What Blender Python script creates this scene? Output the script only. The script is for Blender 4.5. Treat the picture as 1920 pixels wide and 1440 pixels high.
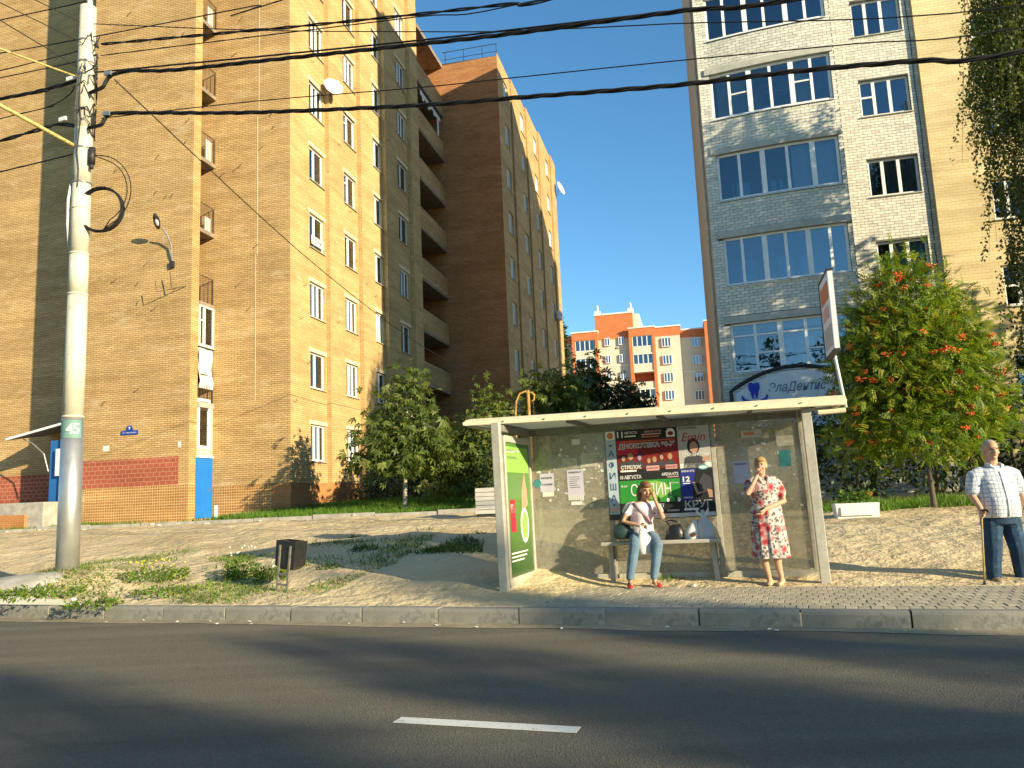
import bpy, bmesh, math, random
import numpy as np
from mathutils import Vector, Matrix

random.seed(11)
rng = np.random.default_rng(11)
for _o in list(bpy.data.objects):
    bpy.data.objects.remove(_o)
scene = bpy.context.scene
col = scene.collection
R = math.radians

# ------------------------------------------------------------ camera, sky, sun, exposure
cam_d = bpy.data.cameras.new('camera')
cam = bpy.data.objects.new('camera', cam_d)
col.objects.link(cam)
cam_d.sensor_width = 36.0
cam_d.lens = 27.75
cam_d.clip_start = 0.1
cam_d.clip_end = 3000
_rt = Vector((0.9990954, 0.00608926, -0.04208687))
_up = Vector((0.0425251, -0.14306259, 0.98879963))
_fw = Vector((0.0, 0.98969491, 0.14319212))
_m = Matrix.Identity(4)
for i in range(3):
    _m[i][0], _m[i][1], _m[i][2] = _rt[i], _up[i], -_fw[i]
_m.translation = Vector((0, 0, 1.4))
cam.matrix_world = _m
scene.camera = cam

SUN_AZ = 41.0        # degrees from +x towards -y: sun stands right of and behind the viewer
SUN_EL = 16.5
sun_dir = Vector((math.cos(R(SUN_AZ)) * math.cos(R(SUN_EL)), -math.sin(R(SUN_AZ)) * math.cos(R(SUN_EL)), math.sin(R(SUN_EL))))
world = bpy.data.worlds.new('World')
scene.world = world
world.use_nodes = True
wn = world.node_tree
wn.nodes.clear()
w_out = wn.nodes.new('ShaderNodeOutputWorld')
w_bg = wn.nodes.new('ShaderNodeBackground')
w_sky = wn.nodes.new('ShaderNodeTexSky')
w_sky.sky_type = 'NISHITA'
w_sky.sun_disc = False
w_sky.sun_elevation = R(SUN_EL)
w_sky.sun_rotation = math.atan2(sun_dir.x, sun_dir.y)
w_sky.air_density = 1.0
w_sky.dust_density = 0.0
w_sky.ozone_density = 4.0
w_bg.inputs['Strength'].default_value = 0.115
w_hs = wn.nodes.new('ShaderNodeHueSaturation')
w_hs.inputs['Saturation'].default_value = 1.1
w_hs.inputs['Hue'].default_value = 0.49
wn.links.new(w_sky.outputs[0], w_hs.inputs['Color'])
wn.links.new(w_hs.outputs[0], w_bg.inputs[0])
wn.links.new(w_bg.outputs[0], w_out.inputs[0])
sun_d = bpy.data.lights.new('sun', 'SUN')
sun_d.energy = 5.0
sun_d.angle = R(0.5)
sun_d.color = (1.0, 0.84, 0.55)
sun = bpy.data.objects.new('sun', sun_d)
col.objects.link(sun)
sun.rotation_euler = (-sun_dir).to_track_quat('-Z', 'Y').to_euler()
sun.location = sun_dir * 100
scene.view_settings.view_transform = 'Standard'
scene.view_settings.look = 'None'
scene.view_settings.gamma = 1
scene.view_settings.exposure = 1.0
scene.view_settings.use_curve_mapping = False
scene.render.engine = 'CYCLES'
scene.cycles.max_bounces = 8
scene.cycles.transparent_max_bounces = 16

# ------------------------------------------------------------ materials
MATS = {}

def _new(name):
    m = bpy.data.materials.new(name)
    m.use_nodes = True
    nt = m.node_tree
    nt.nodes.clear()
    out = nt.nodes.new('ShaderNodeOutputMaterial')
    MATS[name] = m
    return m, nt, out

def _n(nt, kind, **kw):
    n = nt.nodes.new(kind)
    for k, v in kw.items():
        if k.startswith('i_'):
            n.inputs[k[2:].replace('_', ' ')].default_value = v
        else:
            setattr(n, k, v)
    return n

def rgb(c):
    return (c[0], c[1], c[2], 1.0)

def ramp(nt, fac, stops):
    r = nt.nodes.new('ShaderNodeValToRGB')
    els = r.color_ramp.elements
    while len(els) < len(stops):
        els.new(0.5)
    for e, (p, c) in zip(els, stops):
        e.position = p
        e.color = rgb(c)
    nt.links.new(fac, r.inputs[0])
    return r.outputs[0]

def mixc(nt, fac, a, b, mode='MIX'):
    m = nt.nodes.new('ShaderNodeMix')
    m.data_type = 'RGBA'
    m.blend_type = mode
    for s, v in ((0, fac), (6, a), (7, b)):
        if isinstance(v, (int, float)):
            m.inputs[s].default_value = v
        elif isinstance(v, tuple):
            m.inputs[s].default_value = rgb(v)
        else:
            nt.links.new(v, m.inputs[s])
    return m.outputs[2]

def math_n(nt, op, a, b=None):
    m = nt.nodes.new('ShaderNodeMath')
    m.operation = op
    for i, v in enumerate((a, b)):
        if v is None:
            continue
        if isinstance(v, (int, float)):
            m.inputs[i].default_value = v
        else:
            nt.links.new(v, m.inputs[i])
    return m.outputs[0]

def principled(nt, out, color, rough=0.8, metal=0.0, spec=0.3, bump=None, bump_s=0.3, bump_d=0.01):
    p = nt.nodes.new('ShaderNodeBsdfPrincipled')
    if isinstance(color, tuple):
        p.inputs['Base Color'].default_value = rgb(color)
    else:
        nt.links.new(color, p.inputs['Base Color'])
    if isinstance(rough, (int, float)):
        p.inputs['Roughness'].default_value = rough
    else:
        nt.links.new(rough, p.inputs['Roughness'])
    p.inputs['Metallic'].default_value = metal
    p.inputs['Specular IOR Level'].default_value = spec
    if bump is not None:
        b = nt.nodes.new('ShaderNodeBump')
        b.inputs['Strength'].default_value = bump_s
        b.inputs['Distance'].default_value = bump_d
        nt.links.new(bump, b.inputs['Height'])
        nt.links.new(b.outputs[0], p.inputs['Normal'])
    nt.links.new(p.outputs[0], out.inputs[0])
    return p

def noise(nt, vec, scale, detail=4, rough=0.55):
    n = nt.nodes.new('ShaderNodeTexNoise')
    n.inputs['Scale'].default_value = scale
    n.inputs['Detail'].default_value = detail
    n.inputs['Roughness'].default_value = rough
    if vec is not None:
        nt.links.new(vec, n.inputs['Vector'])
    return n.outputs[0]

def mk(name, c, rough=0.8, var=0.25, scale=6.0, metal=0.0, spec=0.3, bump=0.15, bscale=40.0, stretch=None, c2=None):
    """plain surface with noise wear; c2 = colour of worn patches"""
    m, nt, out = _new(name)
    tc = nt.nodes.new('ShaderNodeTexCoord')
    v = tc.outputs['Object']
    if stretch:
        mp = nt.nodes.new('ShaderNodeMapping')
        mp.inputs['Scale'].default_value = stretch
        nt.links.new(v, mp.inputs[0])
        v = mp.outputs[0]
    f = noise(nt, v, scale, 6)
    dark = tuple(x * (1 - var) for x in c)
    lite = tuple(min(1, x * (1 + var)) for x in c)
    cc = ramp(nt, f, [(0.3, dark), (0.7, lite)])
    if c2:
        f2 = noise(nt, v, scale * 2.3, 8, 0.7)
        g = ramp(nt, f2, [(0.52, (0, 0, 0)), (0.62, (1, 1, 1))])
        cc = mixc(nt, g, cc, c2)
    principled(nt, out, cc, rough, metal, spec, noise(nt, tc.outputs['Object'], bscale, 3) if bump else None, bump, 0.01)
    return m

def brickmat(name, c1, c2, mortar, bw=0.26, bh=0.077, ms=0.010, patch=None, patch2=None, rough=0.9, bump=0.5, pthr=(0.55, 0.72), offset=0.5):
    m, nt, out = _new(name)
    tc = nt.nodes.new('ShaderNodeTexCoord')
    so = nt.nodes.new('ShaderNodeSeparateXYZ')
    sn = nt.nodes.new('ShaderNodeSeparateXYZ')
    nt.links.new(tc.outputs['Object'], so.inputs[0])
    nt.links.new(tc.outputs['Normal'], sn.inputs[0])
    ax = math_n(nt, 'GREATER_THAN', math_n(nt, 'ABSOLUTE', sn.outputs[0]), 0.5)
    u = math_n(nt, 'ADD', math_n(nt, 'MULTIPLY', so.outputs[1], ax), math_n(nt, 'MULTIPLY', so.outputs[0], math_n(nt, 'SUBTRACT', 1.0, ax)))
    cb = nt.nodes.new('ShaderNodeCombineXYZ')
    nt.links.new(u, cb.inputs[0])
    nt.links.new(so.outputs[2], cb.inputs[1])
    bt = nt.nodes.new('ShaderNodeTexBrick')
    bt.offset = offset
    bt.inputs['Scale'].default_value = 1.0
    bt.inputs['Brick Width'].default_value = bw
    bt.inputs['Row Height'].default_value = bh
    bt.inputs['Mortar Size'].default_value = ms
    bt.inputs['Mortar Smooth'].default_value = 0.3
    bt.inputs['Color1'].default_value = rgb(c1)
    bt.inputs['Color2'].default_value = rgb(c2)
    bt.inputs['Mortar'].default_value = rgb(mortar)
    nt.links.new(cb.outputs[0], bt.inputs['Vector'])
    cc = bt.outputs['Color']
    # broad weathering and courses that differ from band to band
    mp = nt.nodes.new('ShaderNodeMapping')
    mp.inputs['Scale'].default_value = (0.35, 0.9, 1.0)
    nt.links.new(cb.outputs[0], mp.inputs[0])
    f = noise(nt, mp.outputs[0], 0.9, 7, 0.65)
    cc = mixc(nt, 1.0, cc, ramp(nt, f, [(0.3, (0.74, 0.70, 0.64)), (0.7, (1.12, 1.10, 1.06))]), 'MULTIPLY')
    mp2 = nt.nodes.new('ShaderNodeMapping')
    mp2.inputs['Scale'].default_value = (0.15, 3.0, 1.0)
    nt.links.new(cb.outputs[0], mp2.inputs[0])
    f2 = noise(nt, mp2.outputs[0], 1.3, 5, 0.7)
    cc = mixc(nt, 1.0, cc, ramp(nt, f2, [(0.35, (0.86, 0.82, 0.76)), (0.65, (1.06, 1.05, 1.05))]), 'MULTIPLY')
    if patch:
        f3 = noise(nt, mp.outputs[0], 1.7, 9, 0.75)
        g = ramp(nt, f3, [(pthr[0], (0, 0, 0)), (pthr[1], (1, 1, 1))])
        cc = mixc(nt, math_n(nt, 'MULTIPLY', g, 0.55), cc, patch)
    if patch2:
        f4 = noise(nt, cb.outputs[0], 6.0, 8, 0.8)
        g4 = ramp(nt, f4, [(0.62, (0, 0, 0)), (0.66, (1, 1, 1))])
        cc = mixc(nt, math_n(nt, 'MULTIPLY', g4, 0.7), cc, patch2)
    h = math_n(nt, 'SUBTRACT', 1.0, bt.outputs['Fac'])
    h = math_n(nt, 'ADD', h, math_n(nt, 'MULTIPLY', noise(nt, tc.outputs['Object'], 30, 3), 0.4))
    principled(nt, out, cc, rough, 0, 0.2, h, bump, 0.012)
    return m

def glassmat(name, tint=(0.75, 0.85, 0.9), refl=0.16, rough=0.01):
    m, nt, out = _new(name)
    tr = _n(nt, 'ShaderNodeBsdfTransparent')
    tr.inputs[0].default_value = rgb(tint)
    gl = _n(nt, 'ShaderNodeBsdfGlossy')
    gl.inputs['Roughness'].default_value = rough
    gl.inputs['Color'].default_value = (0.9, 0.95, 1.0, 1)
    tc = nt.nodes.new('ShaderNodeTexCoord')
    b = nt.nodes.new('ShaderNodeBump')
    b.inputs['Strength'].default_value = 0.02
    b.inputs['Distance'].default_value = 0.05
    nt.links.new(noise(nt, tc.outputs['Object'], 1.6, 2), b.inputs['Height'])
    nt.links.new(b.outputs[0], gl.inputs['Normal'])
    fr = _n(nt, 'ShaderNodeFresnel')
    fr.inputs[0].default_value = 1.5
    fac = math_n(nt, 'ADD', fr.outputs[0], refl)
    mx = _n(nt, 'ShaderNodeMixShader')
    nt.links.new(fac, mx.inputs[0])
    nt.links.new(tr.outputs[0], mx.inputs[1])
    nt.links.new(gl.outputs[0], mx.inputs[2])
    nt.links.new(mx.outputs[0], out.inputs[0])
    return m

def leafmat(name, c, trans=0.35):
    m, nt, out = _new(name)
    tc = nt.nodes.new('ShaderNodeTexCoord')
    f = noise(nt, tc.outputs['Object'], 1.8, 4)
    cc = ramp(nt, f, [(0.3, tuple(x * 0.7 for x in c)), (0.7, tuple(min(1, x * 1.3) for x in c))])
    p = nt.nodes.new('ShaderNodeBsdfPrincipled')
    p.inputs['Roughness'].default_value = 0.5
    p.inputs['Specular IOR Level'].default_value = 0.3
    nt.links.new(cc, p.inputs['Base Color'])
    t = nt.nodes.new('ShaderNodeBsdfTranslucent')
    nt.links.new(mixc(nt, 1.0, cc, (1.2, 1.25, 0.5), 'MULTIPLY'), t.inputs[0])
    mx = nt.nodes.new('ShaderNodeMixShader')
    mx.inputs[0].default_value = trans
    nt.links.new(p.outputs[0], mx.inputs[1])
    nt.links.new(t.outputs[0], mx.inputs[2])
    nt.links.new(mx.outputs[0], out.inputs[0])
    return m

def flat(name, c, rough=0.6, spec=0.3, metal=0.0):
    return mk(name, c, rough, 0.08, 9.0, metal, spec, 0.0)

# ------------------------------------------------------------ mesh builder
class MB:
    def __init__(s):
        s.v, s.f, s.m, s.cm = [], [], [], 0
    def add(s, vs, fs):
        o = len(s.v)
        s.v += [tuple(p) for p in vs]
        for f in fs:
            s.f.append(tuple(i + o for i in f))
            s.m.append(s.cm)
        return s
    def quad(s, a, b, c, d):
        return s.add([a, b, c, d], [(0, 1, 2, 3)])
    def box(s, x0, x1, y0, y1, z0, z1):
        vs = [(x0, y0, z0), (x1, y0, z0), (x1, y1, z0), (x0, y1, z0), (x0, y0, z1), (x1, y0, z1), (x1, y1, z1), (x0, y1, z1)]
        return s.add(vs, [(3, 2, 1, 0), (4, 5, 6, 7), (0, 1, 5, 4), (1, 2, 6, 5), (2, 3, 7, 6), (3, 0, 4, 7)])
    def bar(s, p, q, w, h, up=(0, 0, 1)):
        """box beam from p to q, w wide, h tall"""
        p, q = Vector(p), Vector(q)
        d = (q - p).normalized()
        u = Vector(up)
        if abs(d.dot(u)) > 0.98:
            u = Vector((0, 1, 0))
        x = d.cross(u).normalized() * (w / 2)
        z = x.normalized().cross(d).normalized() * (h / 2)
        vs = [p - x - z, p + x - z, p + x + z, p - x + z, q - x - z, q + x - z, q + x + z, q - x + z]
        return s.add(vs, [(3, 2, 1, 0), (4, 5, 6, 7), (0, 1, 5, 4), (1, 2, 6, 5), (2, 3, 7, 6), (3, 0, 4, 7)])
    def prism(s, poly, z0, z1):
        n = len(poly)
        vs = [(x, y, z0) for x, y in poly] + [(x, y, z1) for x, y in poly]
        fs = [tuple(range(n - 1, -1, -1)), tuple(range(n, 2 * n))]
        fs += [(i, (i + 1) % n, n + (i + 1) % n, n + i) for i in range(n)]
        return s.add(vs, fs)
    def prismxz(s, poly, y0, y1):
        """poly in x,z; extruded in y"""
        n = len(poly)
        vs = [(x, y0, z) for x, z in poly] + [(x, y1, z) for x, z in poly]
        fs = [tuple(range(n)), tuple(range(2 * n - 1, n - 1, -1))]
        fs += [((i + 1) % n, i, n + i, n + (i + 1) % n) for i in range(n)]
        return s.add(vs, fs)
    def loft(s, rings, caps=True, closed=True):
        n = len(rings[0])
        vs = [p for r in rings for p in r]
        fs = []
        for k in range(len(rings) - 1):
            for i in range(n if closed else n - 1):
                j = (i + 1) % n
                fs.append((k * n + i, k * n + j, (k + 1) * n + j, (k + 1) * n + i))
        if caps:
            fs.append(tuple(range(n - 1, -1, -1)))
            e = (len(rings) - 1) * n
            fs.append(tuple(range(e, e + n)))
        return s.add(vs, fs)
    def tube(s, pts, rad, n=8, caps=True):
        pts = [Vector(p) for p in pts]
        if isinstance(rad, (int, float)):
            rad = [rad] * len(pts)
        rings, prev = [], None
        for i, p in enumerate(pts):
            d = (pts[min(i + 1, len(pts) - 1)] - pts[max(i - 1, 0)])
            d = d.normalized() if d.length > 1e-9 else Vector((0, 0, 1))
            if prev is None:
                a = Vector((0, 0, 1)) if abs(d.z) < 0.9 else Vector((1, 0, 0))
                x = d.cross(a).normalized()
            else:
                x = (prev - d * prev.dot(d))
                x = x.normalized() if x.length > 1e-6 else d.orthogonal().normalized()
            prev = x
            y = d.cross(x)
            rings.append([p + (x * math.cos(2 * math.pi * k / n) + y * math.sin(2 * math.pi * k / n)) * rad[i] for k in range(n)])
        return s.loft(rings, caps)
    def ell(s, c, r, seg=12, rg=8, rot=None):
        if isinstance(r, (int, float)):
            r = (r, r, r)
        rings = []
        for i in range(rg + 1):
            t = math.pi * (i / rg)
            t = min(max(t, 0.02), math.pi - 0.02)
            ring = []
            for k in range(seg):
                a = 2 * math.pi * k / seg
                p = Vector((r[0] * math.sin(t) * math.cos(a), r[1] * math.sin(t) * math.sin(a), -r[2] * math.cos(t)))
                if rot is not None:
                    p = rot @ p
                ring.append(p + Vector(c))
            rings.append(ring)
        return s.loft(rings)
    def mesh(s, name, mats, smooth=False):
        me = bpy.data.meshes.new(name)
        me.from_pydata(s.v, [], s.f)
        if not isinstance(mats, (list, tuple)):
            mats = [mats]
        for m in mats:
            me.materials.append(MATS[m] if isinstance(m, str) else m)
        if len(mats) > 1:
            me.polygons.foreach_set('material_index', s.m)
        if smooth:
            me.polygons.foreach_set('use_smooth', [True] * len(s.f))
        me.update()
        return me
    def build(s, name, mats, parent=None, smooth=False, loc=(0, 0, 0), rotz=0.0):
        return link(name, s.mesh(name, mats, smooth), parent, loc, rotz)

def link(name, me, parent=None, loc=(0, 0, 0), rotz=0.0):
    o = bpy.data.objects.new(name, me)
    col.objects.link(o)
    o.location = loc
    o.rotation_euler = (0, 0, rotz)
    if parent is not None:
        o.parent = parent
    return o

def tag(o, label=None, cat=None, group=None, kind=None):
    if label: o['label'] = label
    if cat: o['category'] = cat
    if group: o['group'] = group
    if kind: o['kind'] = kind
    return o

def thing(name, label, cat, loc=(0, 0, 0), rotz=0.0, group=None):
    o = link(name, None, None, loc, rotz)
    o.empty_display_size = 0.3
    return tag(o, label, cat, group)

def bevel(o, w=0.01, seg=2):
    b = o.modifiers.new('bevel', 'BEVEL')
    b.width = w
    b.segments = seg
    b.limit_method = 'ANGLE'
    return o

def fastmesh(name, verts, faces_n, mats, mat_idx=None, smooth=False):
    """verts (N,3) numpy, every face has faces_n consecutive vertices"""
    nv = len(verts)
    nf = nv // faces_n
    me = bpy.data.meshes.new(name)
    me.vertices.add(nv)
    me.vertices.foreach_set('co', np.asarray(verts, dtype=np.float32).ravel())
    me.loops.add(nv)
    me.loops.foreach_set('vertex_index', np.arange(nv, dtype=np.int32))
    me.polygons.add(nf)
    me.polygons.foreach_set('loop_start', np.arange(nf, dtype=np.int32) * faces_n)
    for m in mats:
        me.materials.append(MATS[m])
    if mat_idx is not None:
        me.polygons.foreach_set('material_index', np.asarray(mat_idx, dtype=np.int32))
    me.update(calc_edges=True)
    me.validate()
    return me

def text_mesh(body, w=None, h=None, bold=0.0, shear=0.0, extrude=0.0008, align='CENTER'):
    """lettering lying in the x,z plane, front to -y, fitted to w x h"""
    c = bpy.data.curves.new('lettering', 'FONT')
    c.body = body
    c.size = 1.0
    c.offset = bold
    c.shear = shear
    c.resolution_u = 3
    o = bpy.data.objects.new('lettering_tmp', c)
    col.objects.link(o)
    bpy.context.view_layer.update()
    me = bpy.data.meshes.new_from_object(o.evaluated_get(bpy.context.evaluated_depsgraph_get()))
    bpy.data.objects.remove(o)
    n = len(me.vertices)
    co = np.empty(n * 3, dtype=np.float32)
    me.vertices.foreach_get('co', co)
    co = co.reshape(-1, 3)
    if n:
        mn, mx = co.min(0), co.max(0)
        sx = (w / max(mx[0] - mn[0], 1e-4)) if w else None
        sy = (h / max(mx[1] - mn[1], 1e-4)) if h else None
        if sx is None: sx = sy
        if sy is None: sy = sx
        x = (co[:, 0] - (mn[0] + mx[0]) / 2) * sx
        z = (co[:, 1] - (mn[1] + mx[1]) / 2) * sy
        co = np.stack([x, -extrude + co[:, 2] * 0, z], 1)
        me.vertices.foreach_set('co', co.astype(np.float32).ravel())
        me.update()
    return me

def text(body, mat, parent, loc, w=None, h=None, bold=0.0, shear=0.0, name='lettering', rotz=0.0):
    me = text_mesh(body, w, h, bold, shear)
    me.name = name
    me.materials.clear()
    me.materials.append(MATS[mat])
    return link(name, me, parent, loc, rotz)
# ------------------------------------------------------------ material library
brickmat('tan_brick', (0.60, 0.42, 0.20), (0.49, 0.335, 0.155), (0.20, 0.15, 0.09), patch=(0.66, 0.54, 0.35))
brickmat('tan_brick_sunny', (0.62, 0.45, 0.215), (0.55, 0.385, 0.18), (0.30, 0.22, 0.12), patch=(0.66, 0.55, 0.34), bump=0.35)  # brighter copy of tan_brick for the sunlit face, sunlight put into the colour
brickmat('brown_brick', (0.52, 0.27, 0.12), (0.43, 0.20, 0.09), (0.17, 0.11, 0.07), patch=(0.46, 0.33, 0.20))
brickmat('red_painted_brick', (0.38, 0.11, 0.07), (0.35, 0.10, 0.065), (0.54, 0.30, 0.20), bw=0.26, bh=0.16, ms=0.012, patch2=(0.62, 0.5, 0.4))
brickmat('orange_plinth_brick', (0.50, 0.22, 0.08), (0.44, 0.19, 0.07), (0.52, 0.32, 0.16), patch2=(0.6, 0.45, 0.3))
brickmat('mosaic_tile', (0.40, 0.19, 0.06), (0.30, 0.13, 0.045), (0.62, 0.45, 0.22), bw=0.10, bh=0.10, ms=0.017, patch2=(0.55, 0.42, 0.26), bump=0.25, offset=0.0)
brickmat('yellow_brick', (0.70, 0.60, 0.36), (0.66, 0.56, 0.33), (0.55, 0.47, 0.28), bw=0.26, bh=0.1, ms=0.010)
brickmat('white_brick_wall', (0.62, 0.60, 0.52), (0.56, 0.54, 0.46), (0.14, 0.14, 0.13), bw=0.26, bh=0.1, ms=0.012)
for i, c in enumerate([(0.66, 0.64, 0.55), (0.60, 0.58, 0.50), (0.55, 0.535, 0.46), (0.69, 0.66, 0.57)]):
    mk('silicate_brick_%d' % i, c, 0.9, 0.12, 5, bump=0.3, bscale=60)
mk('dark_mortar', (0.13, 0.13, 0.12), 0.95, 0.3, 4)
mk('side_render', (0.50, 0.44, 0.36), 0.9, 0.2, 2)
mk('white_paint', (0.78, 0.78, 0.75), 0.5, 0.06, 5, bump=0.03)
mk('old_white_paint', (0.62, 0.61, 0.55), 0.6, 0.15, 5, bump=0.05)
mk('plaster_lintel', (0.66, 0.55, 0.36), 0.85, 0.1, 4)
mk('concrete', (0.36, 0.34, 0.29), 0.9, 0.25, 4, bump=0.3)
mk('grey_lintel', (0.44, 0.43, 0.37), 0.9, 0.15, 4)
mk('slab_concrete', (0.24, 0.19, 0.14), 0.95, 0.3, 3)
mk('dark_metal', (0.045, 0.042, 0.04), 0.55, 0.3, 10, metal=0.3)
mk('rusty_rail', (0.12, 0.08, 0.05), 0.7, 0.4, 10)
mk('room_dark', (0.10, 0.095, 0.09), 0.9, 0.2, 2, bump=0)
mk('room_grey', (0.42, 0.41, 0.38), 0.9, 0.2, 2, bump=0)
mk('curtain_white', (0.72, 0.70, 0.64), 0.9, 0.1, 3, bump=0.1, stretch=(14, 14, 0.6))
mk('curtain_beige', (0.55, 0.47, 0.35), 0.9, 0.15, 3, bump=0.1, stretch=(14, 14, 0.6))
mk('curtain_blue', (0.30, 0.36, 0.42), 0.9, 0.15, 3, bump=0.1, stretch=(14, 14, 0.6))
glassmat('window_glass', (0.66, 0.70, 0.70), 0.09)
glassmat('bay_glass', (0.66, 0.74, 0.78), 0.08)
glassmat('blue_glass', (0.55, 0.64, 0.70), 0.15)
mk('blue_door_paint', (0.012, 0.16, 0.52), 0.45, 0.08, 3, bump=0.05)
mk('booth_blue', (0.02, 0.13, 0.36), 0.5, 0.12, 3, bump=0.05)
mk('orange_render', (0.55, 0.17, 0.06), 0.85, 0.12, 1.0)
mk('pale_render', (0.60, 0.54, 0.42), 0.85, 0.08, 0.6)
mk('grey_render', (0.42, 0.41, 0.38), 0.85, 0.08, 0.6)
mk('far_trim', (0.72, 0.68, 0.58), 0.8, 0.06, 1)
mk('roof_felt', (0.06, 0.06, 0.06), 0.9, 0.3, 3)
mk('shelter_paint', (0.40, 0.385, 0.32), 0.5, 0.14, 7, spec=0.4, bump=0.06, c2=(0.33, 0.31, 0.25))
mk('shelter_dark', (0.17, 0.165, 0.14), 0.6, 0.2, 6, c2=(0.24, 0.23, 0.19))
mk('fascia_cream', (0.60, 0.54, 0.36), 0.5, 0.08, 3, bump=0.03, c2=(0.52, 0.46, 0.30))
mk('roof_sheet', (0.55, 0.55, 0.50), 0.6, 0.1, 2)
mk('paper_white', (0.62, 0.62, 0.60), 0.8, 0.06, 12, bump=0)
mk('paper_old', (0.46, 0.44, 0.36), 0.9, 0.25, 14, bump=0)
mk('paper_lilac', (0.50, 0.48, 0.60), 0.8, 0.06, 12, bump=0)
mk('paper_teal', (0.05, 0.24, 0.25), 0.8, 0.15, 12, bump=0)
flat('ink_black', (0.02, 0.02, 0.02)); flat('ink_white', (0.75, 0.74, 0.70)); flat('ink_blue', (0.02, 0.08, 0.22))
flat('ink_red', (0.45, 0.02, 0.04)); flat('ink_dark_red', (0.20, 0.015, 0.015)); flat('ink_pink', (0.65, 0.35, 0.33))
flat('ink_orange', (0.55, 0.18, 0.06)); flat('poster_green', (0.03, 0.26, 0.04)); flat('poster_blue', (0.02, 0.035, 0.24))
flat('poster_grey', (0.42, 0.41, 0.38)); flat('poster_skin', (0.45, 0.26, 0.17)); flat('poster_pale', (0.40, 0.48, 0.54))
flat('poster_charcoal', (0.06, 0.06, 0.065)); flat('poster_lime', (0.22, 0.45, 0.08)); flat('ink_teal', (0.08, 0.35, 0.36))
flat('sign_blue', (0.02, 0.05, 0.42)); flat('plate_blue', (0.012, 0.05, 0.30)); flat('label_green', (0.15, 0.28, 0.25))
mk('sign_white', (0.66, 0.68, 0.70), 0.35, 0.05, 3, spec=0.5, bump=0.02)
mk('chrome_letter', (0.16, 0.24, 0.31), 0.25, 0.1, 9, metal=0.4, bump=0)
mk('pole_cream', (0.60, 0.565, 0.44), 0.75, 0.10, 2.2, bump=0.15, bscale=25, c2=(0.50, 0.47, 0.36))
mk('pole_silver', (0.50, 0.50, 0.48), 0.42, 0.10, 5, metal=0.75, bump=0.12, bscale=18)
mk('cable_black', (0.012, 0.012, 0.012), 0.6, 0.2, 20, bump=0)
mk('steel_grey', (0.30, 0.31, 0.32), 0.45, 0.2, 10, metal=0.6)
mk('yellow_rod', (0.48, 0.40, 0.14), 0.6, 0.25, 12, c2=(0.28, 0.13, 0.05))
mk('orange_pipe', (0.50, 0.27, 0.06), 0.6, 0.2, 12, c2=(0.25, 0.10, 0.04))
mk('bin_black', (0.018, 0.018, 0.017), 0.4, 0.3, 12, spec=0.5)
mk('bin_leg', (0.17, 0.16, 0.13), 0.6, 0.3, 12)
mk('planter_white', (0.72, 0.71, 0.66), 0.7, 0.08, 4)
mk('pallet_white', (0.52, 0.50, 0.45), 0.8, 0.12, 4)
mk('kerb_stone', (0.25, 0.24, 0.20), 0.9, 0.2, 3.0, bump=0.4, c2=(0.19, 0.185, 0.16))
for i, c in enumerate([(0.40, 0.35, 0.25), (0.35, 0.31, 0.225), (0.44, 0.39, 0.28)]):
    mk('paver_%d' % i, c, 0.9, 0.15, 6, bump=0.3, c2=(0.46, 0.40, 0.28))
mk('paver_bed', (0.13, 0.11, 0.075), 0.95, 0.3, 6)
mk('bark_pale', (0.33, 0.30, 0.23), 0.9, 0.25, 6, bump=0.5, stretch=(1, 1, 0.3))
mk('bark_dark', (0.10, 0.085, 0.065), 0.9, 0.3, 6, bump=0.6, stretch=(1, 1, 0.3))
mk('bark_birch', (0.55, 0.53, 0.48), 0.8, 0.12, 3, bump=0.2, stretch=(1, 1, 4), c2=(0.07, 0.065, 0.06))
for i, c in enumerate([(0.12, 0.16, 0.03), (0.085, 0.13, 0.028), (0.155, 0.185, 0.045)]):
    leafmat('chestnut_leaf_%d' % i, c)
for i, c in enumerate([(0.13, 0.21, 0.016), (0.18, 0.26, 0.02), (0.09, 0.16, 0.015), (0.28, 0.30, 0.035)]):
    leafmat('rowan_leaf_%d' % i, c, 0.4)
for i, c in enumerate([(0.085, 0.11, 0.02), (0.06, 0.085, 0.018), (0.12, 0.13, 0.03)]):
    leafmat('birch_leaf_%d' % i, c, 0.4)
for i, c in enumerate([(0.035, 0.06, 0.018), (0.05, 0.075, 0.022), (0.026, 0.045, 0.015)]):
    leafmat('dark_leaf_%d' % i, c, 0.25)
for i, c in enumerate([(0.10, 0.20, 0.02), (0.14, 0.25, 0.025), (0.075, 0.15, 0.02), (0.28, 0.27, 0.10)]):
    leafmat('grass_%d' % i, c, 0.35)
mk('berry', (0.75, 0.13, 0.025), 0.35, 0.2, 20, spec=0.5, bump=0)
mk('flower_white', (0.75, 0.74, 0.62), 0.7, 0.1, 9, bump=0)
mk('flower_red', (0.5, 0.12, 0.05), 0.7, 0.1, 9, bump=0)
mk('flower_yellow', (0.55, 0.48, 0.05), 0.7, 0.1, 9, bump=0)
mk('skin', (0.50, 0.29, 0.18), 0.55, 0.08, 8, spec=0.35, bump=0.03)
mk('skin_tan', (0.45, 0.25, 0.15), 0.55, 0.08, 8, spec=0.35, bump=0.03)
mk('hair_fair', (0.33, 0.21, 0.08), 0.6, 0.25, 30, bump=0.4, bscale=120)
mk('hair_brown', (0.16, 0.08, 0.035), 0.55, 0.25, 30, bump=0.4, bscale=120)
mk('hair_grey', (0.33, 0.31, 0.28), 0.7, 0.2, 30, bump=0.4, bscale=120)
mk('eye_dark', (0.03, 0.02, 0.015), 0.2, 0.1, 9, bump=0)
mk('lip', (0.36, 0.12, 0.09), 0.5, 0.1, 9, bump=0)
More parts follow.
